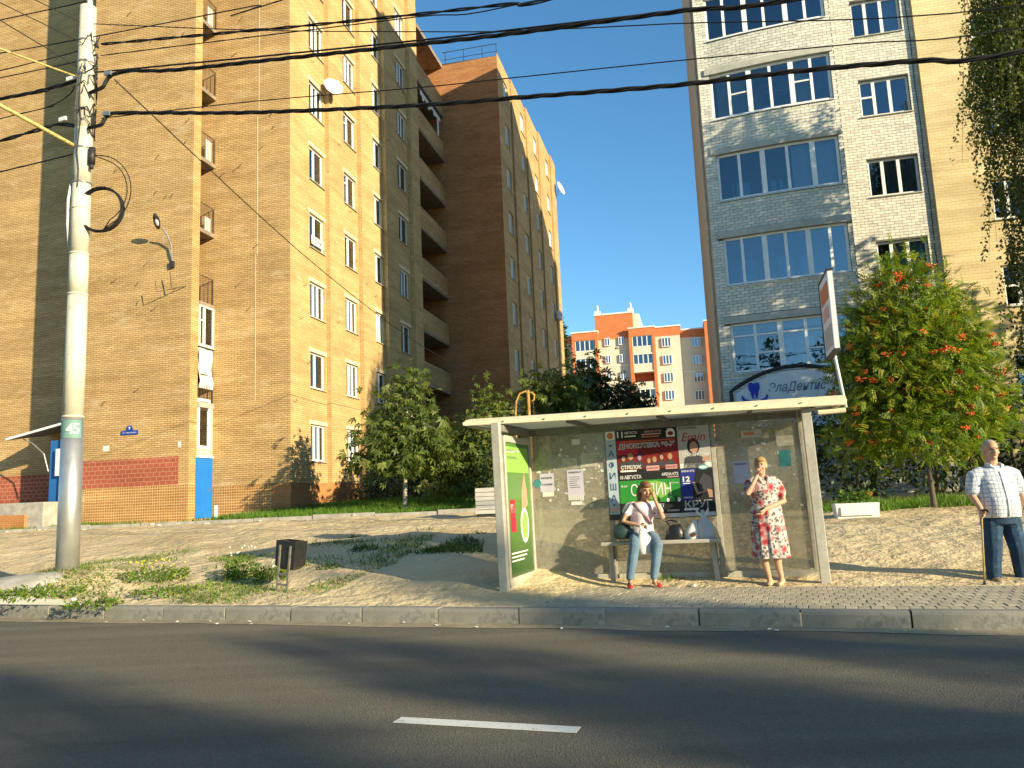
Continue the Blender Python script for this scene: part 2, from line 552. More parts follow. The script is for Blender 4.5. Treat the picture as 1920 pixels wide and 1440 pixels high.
mk('tee_pink', (0.72, 0.60, 0.60), 0.85, 0.06, 9, bump=0.3, bscale=30)
mk('mauve_scarf', (0.33, 0.20, 0.23), 0.85, 0.1, 9, bump=0.3, bscale=30)  # colour of the shadow across the seated woman's tee
mk('jeans_pale', (0.12, 0.19, 0.26), 0.85, 0.22, 8, bump=0.4, bscale=40)
mk('jeans_dark', (0.018, 0.045, 0.085), 0.85, 0.3, 6, bump=0.4, bscale=40, c2=(0.035, 0.085, 0.14))
mk('red_shoe', (0.36, 0.03, 0.02), 0.4, 0.2, 12)
mk('beige_shoe', (0.52, 0.42, 0.26), 0.5, 0.15, 12)
mk('tan_shoe', (0.30, 0.22, 0.12), 0.5, 0.15, 12)
mk('bag_green', (0.02, 0.045, 0.04), 0.4, 0.3, 9, spec=0.5, bump=0.3)
mk('bag_black', (0.012, 0.012, 0.012), 0.3, 0.3, 14, spec=0.6, bump=0.5)
mk('bag_plastic', (0.70, 0.69, 0.65), 0.35, 0.08, 7, spec=0.5, bump=0.8, bscale=14)
mk('bag_plastic_grey', (0.48, 0.50, 0.50), 0.35, 0.08, 7, spec=0.5, bump=0.8, bscale=14)
mk('collar_pink', (0.62, 0.45, 0.42), 0.85, 0.1, 9, bump=0.1)
mk('cane_wood', (0.34, 0.25, 0.11), 0.5, 0.2, 12)
mk('watch_black', (0.02, 0.02, 0.02), 0.3, 0.1, 9, bump=0)
mk('litter_white', (0.6, 0.6, 0.56), 0.8, 0.15, 9, bump=0)
mk('litter_red', (0.5, 0.08, 0.03), 0.6, 0.15, 9, bump=0)

def special_mats():
    # dirty translucent shelter glazing
    m, nt, out = _new('dirty_glazing')
    tc = nt.nodes.new('ShaderNodeTexCoord')
    f = noise(nt, tc.outputs['Object'], 3.0, 9, 0.7)
    f2 = noise(nt, tc.outputs['Object'], 11.0, 8, 0.8)
    cc = ramp(nt, f, [(0.3, (0.38, 0.355, 0.28)), (0.7, (0.56, 0.53, 0.43))])
    d = nt.nodes.new('ShaderNodeBsdfDiffuse')
    nt.links.new(cc, d.inputs[0])
    t = nt.nodes.new('ShaderNodeBsdfTranslucent')
    nt.links.new(cc, t.inputs[0])
    md = nt.nodes.new('ShaderNodeMixShader')
    md.inputs[0].default_value = 0.25
    nt.links.new(d.outputs[0], md.inputs[1]); nt.links.new(t.outputs[0], md.inputs[2])
    tr = nt.nodes.new('ShaderNodeBsdfTransparent')
    tr.inputs[0].default_value = (0.85, 0.86, 0.82, 1)
    mx = nt.nodes.new('ShaderNodeMixShader')
    fac = math_n(nt, 'ADD', 0.42, math_n(nt, 'MULTIPLY', ramp(nt, f2, [(0.45, (0, 0, 0)), (0.7, (1, 1, 1))]), 0.4))
    nt.links.new(fac, mx.inputs[0])
    nt.links.new(tr.outputs[0], mx.inputs[1]); nt.links.new(md.outputs[0], mx.inputs[2])
    gl = nt.nodes.new('ShaderNodeBsdfGlossy'); gl.inputs['Roughness'].default_value = 0.08
    m2 = nt.nodes.new('ShaderNodeMixShader'); m2.inputs[0].default_value = 0.05
    nt.links.new(mx.outputs[0], m2.inputs[1]); nt.links.new(gl.outputs[0], m2.inputs[2])
    nt.links.new(m2.outputs[0], out.inputs[0])
    # milky roof underside sheet
    m, nt, out = _new('milky_sheet')
    d = nt.nodes.new('ShaderNodeBsdfDiffuse'); d.inputs[0].default_value = (0.50, 0.50, 0.45, 1)
    t = nt.nodes.new('ShaderNodeBsdfTranslucent'); t.inputs[0].default_value = (0.7, 0.7, 0.62, 1)
    mx = nt.nodes.new('ShaderNodeMixShader'); mx.inputs[0].default_value = 0.5
    nt.links.new(d.outputs[0], mx.inputs[1]); nt.links.new(t.outputs[0], mx.inputs[2])
    nt.links.new(mx.outputs[0], out.inputs[0])
    # asphalt
    m, nt, out = _new('asphalt')
    tc = nt.nodes.new('ShaderNodeTexCoord')
    mp = nt.nodes.new('ShaderNodeMapping'); mp.inputs['Rotation'].default_value = (0, 0, R(19)); mp.inputs['Scale'].default_value = (0.15, 1.6, 1)
    nt.links.new(tc.outputs['Object'], mp.inputs[0])
    f = noise(nt, mp.outputs[0], 1.2, 5)
    cc = ramp(nt, f, [(0.3, (0.115, 0.104, 0.078)), (0.7, (0.165, 0.148, 0.112))])
    sp = nt.nodes.new('ShaderNodeTexVoronoi'); sp.inputs['Scale'].default_value = 90
    nt.links.new(tc.outputs['Object'], sp.inputs['Vector'])
    cc = mixc(nt, 1.0, cc, ramp(nt, sp.outputs['Color'], [(0.0, (0.75, 0.75, 0.75)), (1.0, (1.3, 1.3, 1.3))]), 'MULTIPLY')
    principled(nt, out, cc, 0.85, 0, 0.3, sp.outputs['Distance'], 0.5, 0.008)
    # sand and dirt
    m, nt, out = _new('sand')
    tc = nt.nodes.new('ShaderNodeTexCoord')
    v = tc.outputs['Object']
    f = noise(nt, v, 0.55, 8, 0.65)
    cc = ramp(nt, f, [(0.3, (0.46, 0.36, 0.205)), (0.5, (0.60, 0.485, 0.29)), (0.7, (0.68, 0.56, 0.35))])
    f2 = noise(nt, v, 5.0, 8, 0.75)
    cc = mixc(nt, ramp(nt, f2, [(0.60, (0, 0, 0)), (0.74, (1, 1, 1))]), cc, (0.30, 0.24, 0.14))
    h = math_n(nt, 'ADD', math_n(nt, 'MULTIPLY', noise(nt, v, 3.5, 5), 1.0), math_n(nt, 'MULTIPLY', noise(nt, v, 22, 4), 0.2))
    principled(nt, out, cc, 0.95, 0, 0.1, h, 0.95, 0.12)
    # pale road dust strip
    m, nt, out = _new('road_dust')
    tc = nt.nodes.new('ShaderNodeTexCoord')
    f = noise(nt, tc.outputs['Object'], 4.0, 7, 0.7)
    cc = ramp(nt, f, [(0.3, (0.22, 0.19, 0.13)), (0.7, (0.40, 0.34, 0.23))])
    principled(nt, out, cc, 0.95, 0, 0.1, noise(nt, tc.outputs['Object'], 60, 3), 0.4, 0.01)
    # worn road paint
    m, nt, out = _new('road_paint')
    tc = nt.nodes.new('ShaderNodeTexCoord')
    f = noise(nt, tc.outputs['Object'], 14, 8, 0.75)
    cc = ramp(nt, f, [(0.33, (0.30, 0.30, 0.27)), (0.45, (0.66, 0.66, 0.62))])
    principled(nt, out, cc, 0.8, 0, 0.3, noise(nt, tc.outputs['Object'], 90, 2), 0.3, 0.004)
    # lawn soil
    m, nt, out = _new('lawn_soil')
    tc = nt.nodes.new('ShaderNodeTexCoord')
    f = noise(nt, tc.outputs['Object'], 2.5, 7, 0.7)
    cc = ramp(nt, f, [(0.3, (0.09, 0.13, 0.02)), (0.7, (0.16, 0.21, 0.04))])
    principled(nt, out, cc, 0.95, 0, 0.1, noise(nt, tc.outputs['Object'], 12, 4), 0.6, 0.05)
    # floral dress: white cloth, red roses, dark leaves
    m, nt, out = _new('floral_cloth')
    tc = nt.nodes.new('ShaderNodeTexCoord')
    wv = nt.nodes.new('ShaderNodeVectorMath'); wv.operation = 'ADD'
    nz = nt.nodes.new('ShaderNodeTexNoise'); nz.inputs['Scale'].default_value = 22
    nt.links.new(tc.outputs['Object'], nz.inputs['Vector'])
    sc = nt.nodes.new('ShaderNodeVectorMath'); sc.operation = 'SCALE'; sc.inputs['Scale'].default_value = 0.05
    nt.links.new(nz.outputs['Color'], sc.inputs[0])
    nt.links.new(tc.outputs['Object'], wv.inputs[0]); nt.links.new(sc.outputs[0], wv.inputs[1])
    v1 = nt.nodes.new('ShaderNodeTexVoronoi'); v1.inputs['Scale'].default_value = 8.5
    nt.links.new(wv.outputs[0], v1.inputs['Vector'])
    v2 = nt.nodes.new('ShaderNodeTexVoronoi'); v2.inputs['Scale'].default_value = 24
    nt.links.new(wv.outputs[0], v2.inputs['Vector'])
    cc = mixc(nt, ramp(nt, v2.outputs['Distance'], [(0.38, (1, 1, 1)), (0.48, (0, 0, 0))]), (0.50, 0.45, 0.40), (0.12, 0.09, 0.09))
    cc = mixc(nt, ramp(nt, v1.outputs['Distance'], [(0.40, (1, 1, 1)), (0.48, (0, 0, 0))]), cc, (0.42, 0.17, 0.16))
    cc = mixc(nt, ramp(nt, v1.outputs['Distance'], [(0.22, (1, 1, 1)), (0.32, (0, 0, 0))]), cc, (0.30, 0.035, 0.04))
    principled(nt, out, cc, 0.85, 0, 0.15, noise(nt, tc.outputs['Object'], 60, 3), 0.2, 0.005)
    # checked shirt: white cloth with fine blue lines
    m, nt, out = _new('check_cloth')
    tc = nt.nodes.new('ShaderNodeTexCoord')
    so = nt.nodes.new('ShaderNodeSeparateXYZ'); nt.links.new(tc.outputs['Object'], so.inputs[0])
    def stripe(ch, per, wd):
        x = math_n(nt, 'FRACT', math_n(nt, 'MULTIPLY', ch, 1.0 / per))
        return math_n(nt, 'LESS_THAN', x, wd)
    g = math_n(nt, 'MAXIMUM', stripe(so.outputs[0], 0.05, 0.24), stripe(so.outputs[2], 0.05, 0.24))
    cc = mixc(nt, math_n(nt, 'MULTIPLY', g, 0.75), (0.62, 0.62, 0.60), (0.22, 0.30, 0.46))
    principled(nt, out, cc, 0.85, 0, 0.15, noise(nt, tc.outputs['Object'], 24, 4), 0.6, 0.02)
    # sale poster for the side advert
    m, nt, out = _new('advert_green')
    tc = nt.nodes.new('ShaderNodeTexCoord')
    so = nt.nodes.new('ShaderNodeSeparateXYZ'); nt.links.new(tc.outputs['Object'], so.inputs[0])
    cc = ramp(nt, math_n(nt, 'MULTIPLY', so.outputs[2], 0.45), [(0.15, (0.015, 0.06, 0.012)), (0.55, (0.09, 0.20, 0.035)), (0.9, (0.09, 0.20, 0.04))])
    principled(nt, out, cc, 0.25, 0, 0.5)
special_mats()
# ------------------------------------------------------------ ground frame: k runs along the street, n away from the viewer
KX, KY = math.cos(R(19)), -math.sin(R(19))
NX, NY = -KY, KX
D0 = 8.65          # distance of the kerb face
S0 = 8.83          # rear of the kerb
from mathutils import noise as mn

def ts(x, y):
    return x * KX + y * KY, x * NX + y * NY - S0

def xy(t, s):
    d = s + S0
    return t * KX + d * NX, t * KY + d * NY

def sstep(a, b, x):
    q = min(max((x - a) / (b - a), 0), 1)
    return q * q * (3 - 2 * q)

_PL = ([0, 1, 4, 8, 12, 17, 24, 60, 400], [.165, .28, .62, .90, 1.03, 1.12, 1.18, 1.3, 1.5])
_PR = ([0, 1.9, 4, 5.6, 10.6, 17, 30, 60, 400], [.165, .165, .40, .55, .80, 1.0, 1.15, 1.3, 1.5])

def ground_z(x, y):
    t, s = ts(x, y)
    w = sstep(-4.6, -2.4, t)
    z = float(np.interp(s, *_PL)) * (1 - w) + float(np.interp(s, *_PR)) * w
    if s > 0.05:
        am = 0.035 * sstep(0.2, 1.5, s) * (1 - 0.9 * w * (1 - sstep(1.7, 2.6, s)))
        z += am * mn.noise((x * 0.9, y * 0.9, 3.1)) * 2 + am * 0.6 * mn.noise((x * 3.2, y * 3.2, 7.7))
    z += 0.33 * math.exp(-(((x + 7.18) / 1.15) ** 2 + ((y - 12.75) / 0.95) ** 2))
    z += 0.32 * math.exp(-(((x + 4.6) / 5.0) ** 2 + ((y - 31.5) / 4.0) ** 2))
    z += 0.16 * math.exp(-(((x + 1.9) / 2.2) ** 2 + ((y - 14.6) / 1.5) ** 2))
    if t > -2.95 and s < 1.86:
        z -= 0.028
    return z

def terrain():
    tt = np.unique(np.concatenate([np.linspace(-400, -40, 12), np.linspace(-40, -25, 16), np.arange(-25, 20.01, 0.22), np.linspace(20, 45, 26), np.linspace(45, 400, 12)]))
    ss = np.unique(np.concatenate([np.arange(0, 12, 0.16), np.arange(12, 34, 0.5), np.linspace(34, 90, 20), np.linspace(90, 900, 14)]))
    b = MB()
    for s in ss:
        for t in tt:
            x, y = xy(t, s)
            b.v.append((x, y, ground_z(x, y)))
    W = len(tt)
    for j in range(len(ss) - 1):
        for i in range(W - 1):
            b.f.append((j * W + i, j * W + i + 1, (j + 1) * W + i + 1, (j + 1) * W + i))
    tag(b.build('ground', 'sand', smooth=True), kind='structure')
terrain()

def strip(name, d0, d1, z, mat, t0=-400, t1=400, wob=0.0, nseg=1):
    b = MB()
    prev = None
    for i in range(nseg + 1):
        t = t0 + (t1 - t0) * i / nseg
        o = wob * mn.noise((t * 0.7, 1.7, 0)) + wob * 0.5 * mn.noise((t * 3.1, 5.7, 0)) if wob else 0
        a = (t * KX + (d0 + o) * NX, t * KY + (d0 + o) * NY, z)
        c = (t * KX + d1 * NX, t * KY + d1 * NY, z)
        if prev:
            b.quad(prev[0], a, c, prev[1])
        prev = (a, c)
    return tag(b.build(name, mat), kind='structure')

strip('road', -7.0, D0 + 0.05, 0.0, 'asphalt')
strip('road_dust', 8.36, D0 + 0.02, 0.004, 'road_dust', -30, 25, 0.12, 160)
strip('far_side_ground', -400.0, -7.3, 0.12, 'lawn_soil')
_b = MB()
_b.bar((-400 * KX - 7.15 * NX, -400 * KY - 7.15 * NY, 0.07), (400 * KX - 7.15 * NX, 400 * KY - 7.15 * NY, 0.07), 0.18, 0.15)
tag(_b.build('opposite_kerb', 'kerb_stone'), kind='structure')
# centre line dashes
_b = MB()
_b.box(-0.61, 0.61, -0.062, 0.062, 0.0, 0.0025)
dash_me = _b.mesh('lane_dash', ['road_paint'])
lane = link('lane_marking', None)
tag(lane, kind='structure')
for j in range(-6, 7):
    t = -1.945 + j * 5.2
    link('lane_dash', dash_me, lane, (t * KX + 4.835 * NX, t * KY + 4.835 * NY, 0.003), -R(19))

# kerb: single stones where they can be told apart, long runs beyond
kerb = link('kerb', None)
b = MB()
for t0, t1 in ((-400, -16.04), (10.96, 400)):
    b.bar((t0 * KX + (D0 + .09) * NX, t0 * KY + (D0 + .09) * NY, 0.08), (t1 * KX + (D0 + .09) * NX, t1 * KY + (D0 + .09) * NY, 0.08), 0.18, 0.165)
kerb = b.build('kerb', 'kerb_stone')
tag(kerb, kind='structure')
b = MB()
pr = [(-0.09, -0.1), (0.09, -0.1), (0.09, 0.165), (-0.065, 0.168), (-0.082, 0.155), (-0.09, 0.13)]
L_ = 0.493
b.add([(-L_, y, z) for y, z in pr] + [(L_, y, z) for y, z in pr], [tuple(range(5, -1, -1)), tuple(range(6, 12))] + [(i, (i + 1) % 6, 6 + (i + 1) % 6, 6 + i) for i in range(6)])
stone_me = b.mesh('kerb_stone', ['kerb_stone'])
for j in range(27):
    t = -15.52 + j + 0.0
    o = link('kerb_stone', stone_me, kerb, (t * KX + (D0 + .09) * NX + random.uniform(-.006, .006), t * KY + (D0 + .09) * NY + random.uniform(-.006, .006), random.uniform(-.006, .004)), -R(19) + random.uniform(-.004, .004))

# pavement of small concrete pavers in front of the shelter
_b = MB()
_c = [(-2.95, -.01), (8.4, -.01), (8.4, 1.86), (-2.95, 1.86)]
_b.add([xy(t, s) + (0.150,) for t, s in _c], [(0, 1, 2, 3)])
pav = _b.build('pavement', 'paver_bed')
PW, PD = 0.118, 0.205
pm = []
for i in range(3):
    b = MB()
    w, d = PW / 2 - 0.004, PD / 2 - 0.004
    c = 0.004
    b.add([(-w, -d, -.05), (w, -d, -.05), (w, d, -.05), (-w, d, -.05), (-w, -d, -c), (w, -d, -c), (w, d, -c), (-w, d, -c), (-w + c, -d + c, 0), (w - c, -d + c, 0), (w - c, d - c, 0), (-w + c, d - c, 0)],
          [(0, 1, 5, 4), (1, 2, 6, 5), (2, 3, 7, 6), (3, 0, 4, 7), (4, 5, 9, 8), (5, 6, 10, 9), (6, 7, 11, 10), (7, 4, 8, 11), (8, 9, 10, 11)])
    pm.append((b, b.mesh('paver', ['paver_%d' % i])))
slots = []
for r in range(9):
    for j in range(-24, 70):
        t = (j + 0.5 * (r % 2)) * PW
        s = 0.008 + (r + 0.5) * PD
        x, y = xy(t, s)
        slots.append((abs(math.hypot(x, y)) + (0 if -2.7 < t < 2.6 else 100), t, s, x, y))
slots.sort()
rest = MB()
for q, (dd, t, s, x, y) in enumerate(slots):
    z = 0.166 + random.uniform(-.004, .003)
    i = random.choice((0, 0, 1, 1, 2))
    if q < 300:
        link('paver', pm[i][1], pav, (x, y, z), -R(19) + random.uniform(-.012, .012))
    else:
        ca, sa = math.cos(-R(19)), math.sin(-R(19))
        rest.cm = i
        rest.add([(x + vx * ca - vy * sa, y + vx * sa + vy * ca, z + vz) for vx, vy, vz in pm[i][0].v], pm[i][0].f)
tag(rest.build('more_pavers', ['paver_0', 'paver_1', 'paver_2'], pav), kind='stuff')
tag(pav, kind='structure')

# frames of the buildings: a = along the fronts, b = into depth
TH = R(12.85)
AX, AY, BX, BY = math.cos(TH), -math.sin(TH), math.sin(TH), math.cos(TH)
C0 = (-8.23, 29.0)
def buv(u, v, o=C0):
    return o[0] + u * AX + v * BX, o[1] + u * AY + v * BY

def lawn(name, u0, u1, v0, v1, lift=0.02, mat='lawn_soil', step=0.4):
    b = MB()
    us = np.arange(u0, u1 + 0.01, step)
    vs = np.arange(v0, v1 + 0.01, step)
    for j, v in enumerate(vs):
        for i, u in enumerate(us):
            e = 0.25 * mn.noise((u * 1.3, v * 1.3, 9)) if (j in (0, len(vs) - 1) or i in (0, len(us) - 1)) else 0
            x, y = buv(u + e, v + e)
            b.v.append((x, y, ground_z(x, y) + lift))
    W = len(us)
    for j in range(len(vs) - 1):
        for i in range(W - 1):
            b.f.append((j * W + i, j * W + i + 1, (j + 1) * W + i + 1, (j + 1) * W + i))
    return tag(b.build(name, mat, smooth=True), kind='structure')
lawn('lawn', -1.2, 8.8, -3.6, 17.0)
# low kerb along the yard drive
yk = link('yard_kerb', None)
tag(yk, kind='structure')
b = MB(); b.box(-0.985, 0.985, -0.06, 0.06, -0.25, 0.09)
yk_me = b.mesh('kerb_stone', ['concrete'])
for j in range(14):
    u = -16 + 2.0 * j
    x, y = buv(u, -4.1 + random.uniform(-.02, .02))
    link('kerb_stone', yk_me, yk, (x, y, ground_z(x, y) + random.uniform(-.02, .02)), -TH)
# ------------------------------------------------------------ walls with real openings, windows with parts
def wall(b, u0, u1, z0, z1, plane, axis, holes=(), depth=0.16, out=1):
    """flat wall in the building frame. axis 'A': varies in x at y=plane, faces -y; axis 'B': varies in y at x=plane, faces +x"""
    us = sorted({u0, u1} | {h[0] for h in holes} | {h[1] for h in holes})
    zs = sorted({z0, z1} | {h[2] for h in holes} | {h[3] for h in holes})
    us = [u for u in us if u0 - 1e-6 <= u <= u1 + 1e-6]
    zs = [z for z in zs if z0 - 1e-6 <= z <= z1 + 1e-6]
    P = (lambda u, d, z: (u, plane + d, z)) if axis == 'A' else (lambda u, d, z: (plane - d, u, z))
    for i in range(len(us) - 1):
        for j in range(len(zs) - 1):
            cu, cz = (us[i] + us[i + 1]) / 2, (zs[j] + zs[j + 1]) / 2
            if any(h[0] < cu < h[1] and h[2] < cz < h[3] for h in holes):
                continue
            b.quad(P(us[i], 0, zs[j]), P(us[i + 1], 0, zs[j]), P(us[i + 1], 0, zs[j + 1]), P(us[i], 0, zs[j + 1]))
    for h in holes:
        a, c, e, f = h[:4]
        b.quad(P(a, 0, e), P(a, depth, e), P(c, depth, e), P(c, 0, e))
        b.quad(P(a, 0, f), P(c, 0, f), P(c, depth, f), P(a, depth, f))
        b.quad(P(a, 0, e), P(a, 0, f), P(a, depth, f), P(a, depth, e))
        b.quad(P(c, 0, e), P(c, depth, e), P(c, depth, f), P(c, 0, f))

def window_proto(w, h, divs, transoms=(), fw=0.06, rec=0.12, sill=True, lintel=None, curtain=None, glass='window_glass', frame='white_paint', room='room_dark', sill_mat='grey_lintel', deep=0.5, tilt=None):
    """window standing at its lower left corner; x across, z up, outside is -y; divs: inner mullion positions 0..1;
    transoms: list of (pane index, height 0..1)"""
    P = {'panes': []}
    b = MB()
    y0, y1 = rec - 0.03, rec + 0.04
    xs = [0] + [d * w for d in divs] + [w]
    b.box(0, w, y0, y1, 0, fw); b.box(0, w, y0, y1, h - fw, h)
    b.box(0, fw, y0, y1, fw, h - fw); b.box(w - fw, w, y0, y1, fw, h - fw)
    for d in divs:
        b.box(d * w - fw * .75, d * w + fw * .75, y0 - 0.004, y1 - 0.004, fw, h - fw)
    for i, t in transoms:
        b.box(xs[i] + fw * .75, xs[i + 1] - fw * .75, y0 + 0.004, y1 - 0.004, t * h - fw * .45, t * h + fw * .45)
    P['frame'] = b.mesh('window', [frame])
    for i in range(len(xs) - 1):
        cuts = sorted([0.0] + [t for k, t in transoms if k == i] + [1.0])
        for j in range(len(cuts) - 1):
            b = MB()
            lo, hi = cuts[j] * h + fw * .5, cuts[j + 1] * h - fw * .5
            b.box(xs[i] + fw * .5, xs[i + 1] - fw * .5, rec, rec + 0.008, lo, hi)
            P['panes'].append(b.mesh('pane', [glass]))
    if sill:
        b = MB()
        b.add([(-0.05, -0.07, -0.03), (w + .05, -0.07, -0.03), (w + .05, rec, 0.012), (-0.05, rec, 0.012), (-0.05, -0.07, -0.055), (w + .05, -0.07, -0.055), (w + .05, rec, -0.05), (-0.05, rec, -0.05)],
              [(0, 1, 2, 3), (4, 5, 1, 0), (1, 5, 6, 2), (4, 0, 3, 7), (7, 6, 5, 4), (3, 2, 6, 7)])
        P['sill'] = b.mesh('sill', [sill_mat])
    if lintel:
        b = MB()
        b.box(-0.12, w + .12, -0.012, 0.05, h + 0.006, h + lintel)
        P['lintel'] = b.mesh('lintel', ['plaster_lintel'])
    b = MB()
    d = deep
    b.quad((0, d, 0), (w, d, 0), (w, d, h), (0, d, h)); b.quad((0, rec + .05, 0), (0, d, 0), (0, d, h), (0, rec + .05, h))
    b.quad((w, d, 0), (w, rec + .05, 0), (w, rec + .05, h), (w, d, h)); b.quad((0, rec + .05, 0), (w, rec + .05, 0), (w, d, 0), (0, d, 0)); b.quad((0, d, h), (w, d, h), (w, rec + .05, h), (0, rec + .05, h))
    P['interior'] = b.mesh('interior', [room])
    if curtain:
        b = MB()
        mat, spans, bottom = curtain
        for s0, s1 in spans:
            n = 14
            top, bot = [], []
            for i in range(n + 1):
                x = w * (s0 + (s1 - s0) * i / n)
                y = rec + 0.14 + 0.025 * math.sin(i * 2.1)
                top.append((x, y, h - 0.02)); bot.append((x, y, h * bottom + 0.02))
            b.loft([bot, top], caps=False, closed=False)
        P['curtain'] = b.mesh('curtain', [mat])
    return P

def put_window(P, parent, loc, rotz=0.0, parts=True):
    f = link('window', P['frame'], parent, loc, rotz)
    for p in P['panes']:
        link('pane', p, f)
    for k in ('sill', 'lintel', 'interior', 'curtain'):
        if k in P:
            link(k, P[k], f)
    return f

# ------------------------------------------------------------ tall tan brick block on the left
LB = thing('brick_apartment_block', 'tall tan brick apartment block with stacked corner balconies and white framed windows', 'building', (C0[0], C0[1], 0), -TH)
ZG, ZR, FL = 0.6, 30.3, 2.87
winZ = [3.17 + FL * k for k in range(9)]
WH = 1.42
A1v, A0v = -1.4, 1.2
A1l, A1r = -7.85, -3.25

# face A2, A1 and the set-back A0
b = MB()
wall(b, A1r, 0, ZG, ZR, 0.0, 'A')
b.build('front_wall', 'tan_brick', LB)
b = MB()
wall(b, A1l, A1r, ZG, ZR, A1v, 'A')
# end face with the open loggia slot
slots_ = [(A1v + 0.45, -0.002, 1.2, 29.3)]
wall(b, A1v, 0, ZG, ZR, A1r, 'B', slots_, depth=0.02)
b.quad((A1l, A0v, ZG), (A1l, A1v, ZG), (A1l, A1v, ZR), (A1l, A0v, ZR))
# inside of the slot
x0 = A1r - 1.5
b.quad((x0, 0, ZG), (A1r - .02, 0, ZG), (A1r - .02, 0, ZR), (x0, 0, ZR))
b.quad((x0, A1v + .2, ZG), (x0, 0, ZG), (x0, 0, ZR), (x0, A1v + .2, ZR))
b.quad((A1r - .02, A1v + .43, ZG), (x0, A1v + .43, ZG), (x0, A1v + .43, ZR), (A1r - .02, A1v + .43, ZR))
b.build('stair_tower_wall', 'tan_brick', LB)
b = MB()
wall(b, -34, A1l, ZG, ZR, A0v, 'A')
b.build('set_back_wall', 'tan_brick', LB)
# stepped sunny face B
steps = [(0.0, 0.0, 2.98), (0.2, 2.98, 5.84), (0.4, 5.84, 8.40), (0.6, 8.40, 11.6), (0.8, 11.6, 17.4)]
cols = [1.58, 4.44, 7.28, 10.02]
wins = [1.28, 1.24, 1.02, 1.34]
b = MB()
for k, (pu, v0, v1) in enumerate(steps):
    if k < 4:
        hs = [(cols[k], cols[k] + wins[k], z, z + WH) for z in winZ]
        wall(b, v0, v1, ZG, ZR, pu, 'B', hs, 0.2)
        b.quad((pu, v1, ZG), (steps[k + 1][0], v1, ZG), (steps[k + 1][0], v1, ZR), (pu, v1, ZR))
    else:
        wall(b, v0, 12.85, ZG, ZR, pu, 'B')
        b.quad((-1.3, 12.85, ZG), (pu, 12.85, ZG), (pu, 12.85, ZR), (-1.3, 12.85, ZR))
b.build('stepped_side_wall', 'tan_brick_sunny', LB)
# loggia stack at the foot of the second wing
lz = [0.25 + 2.87 * k for k in range(10)]
b = MB()
b.quad((-1.3, 12.9, ZG), (-1.3, 17.4, ZG), (-1.3, 17.4, 28.6), (-1.3, 12.9, 28.6))
b.build('loggia_back_wall', 'brown_brick', LB)
for k in range(9):
    b = MB()
    z = lz[k] + 1.55
    b.box(0.62, 0.8, 12.86, 17.38, z, z + 1.28)
    o = b.build('loggia_parapet', 'tan_brick', LB)
    b = MB()
    b.box(-1.3, 0.84, 12.9, 17.36, z - 0.02, z + 0.14)
    b.build('loggia_slab', 'slab_concrete', LB)
    b = MB()
    b.bar((0.74, 12.9, z + 1.36), (0.74, 17.36, z + 1.36), 0.05, 0.04)
    b.build('loggia_rail', 'dark_metal', LB)
b = MB(); b.box(-1.3, 0.86, 12.9, 17.4, 28.05, 28.3); b.build('loggia_roof', 'slab_concrete', LB)
# second wing: face C (towards the street) and stepped face D
ZC = 28.25
b = MB()
wall(b, -1.3, 4.38, ZG, ZC, 17.4, 'A')
b.build('wing_front_wall', 'brown_brick', LB)
dst = [(4.38, 17.4, 20.75), (4.5, 20.75, 24.75), (4.62, 24.75, 28.6), (4.74, 28.6, 32.9), (4.86, 32.9, 35.0)]
dcols = [18.95, 23.25, 27.1, 31.2]
b = MB()
for k, (pu, v0, v1) in enumerate(dst):
    hs = [(dcols[k], dcols[k] + 1.2, z, z + WH) for z in winZ] if k < 4 else []
    wall(b, v0, v1, ZG, ZC + 0.25, pu, 'B', hs, 0.2)
    if k < 4:
        b.quad((pu, v1, ZG), (dst[k + 1][0], v1, ZG), (dst[k + 1][0], v1, ZC + .25), (pu, v1, ZC + .25))
b.build('wing_side_wall', 'tan_brick', LB)
# roofs and parapet edges
b = MB()
b.prism([(-34, A0v), (A1l, A0v), (A1l, A1v), (A1r, A1v), (A1r, 0), (0, 0), (0.8, 12.85), (-34, 12.85)], ZR - 0.02, ZR + 0.1)
b.prism([(-34, 12.9), (0.5, 12.9), (0.5, 17.36), (4.3, 17.44), (4.8, 35), (-34, 35)], ZC - 0.01, ZC + 0.05)
b.build('roof', 'roof_felt', LB)
b = MB()
for u in (1.0, 2.2, 3.4, 4.3):
    b.bar((u, 17.7, ZC), (u, 17.7, ZC + 1.0), 0.03, 0.03)
b.bar((0.8, 17.7, ZC + 1.0), (4.35, 17.7, ZC + 1.0), 0.03, 0.03); b.bar((0.8, 17.7, ZC + .5), (4.35, 17.7, ZC + .5), 0.025, 0.025)
b.build('roof_rail', 'dark_metal', LB)

# windows of faces B and D
variants = [('curtain_white', ((0.02, 0.98),), 0.0), ('curtain_white', ((0.02, 0.40), (0.7, 0.98)), 0.0), ('curtain_beige', ((0.05, 0.55),), 0.0), None, ('curtain_white', ((0.02, 0.98),), 0.45), ('curtain_blue', ((0.4, 0.98),), 0.0)]
for k in range(4):
    protos = [window_proto(wins[k], WH, (0.36, 0.64) if v % 2 == 0 else (0.42,), ((0, 0.7),) if v == 3 else (), curtain=variants[v], lintel=0.16) for v in range(6)]
    for f, z in enumerate(winZ):
        put_window(random.choice(protos), LB, (steps[k][0], cols[k], z), R(90))
dprotos = [window_proto(1.2, WH, (0.36, 0.64), (), curtain=variants[v], lintel=0.0) for v in (0, 1, 3, 3)]
for k in range(4):
    for f, z in enumerate(winZ):
        put_window(random.choice(dprotos), LB, (dst[k][0], dcols[k], z), R(90))

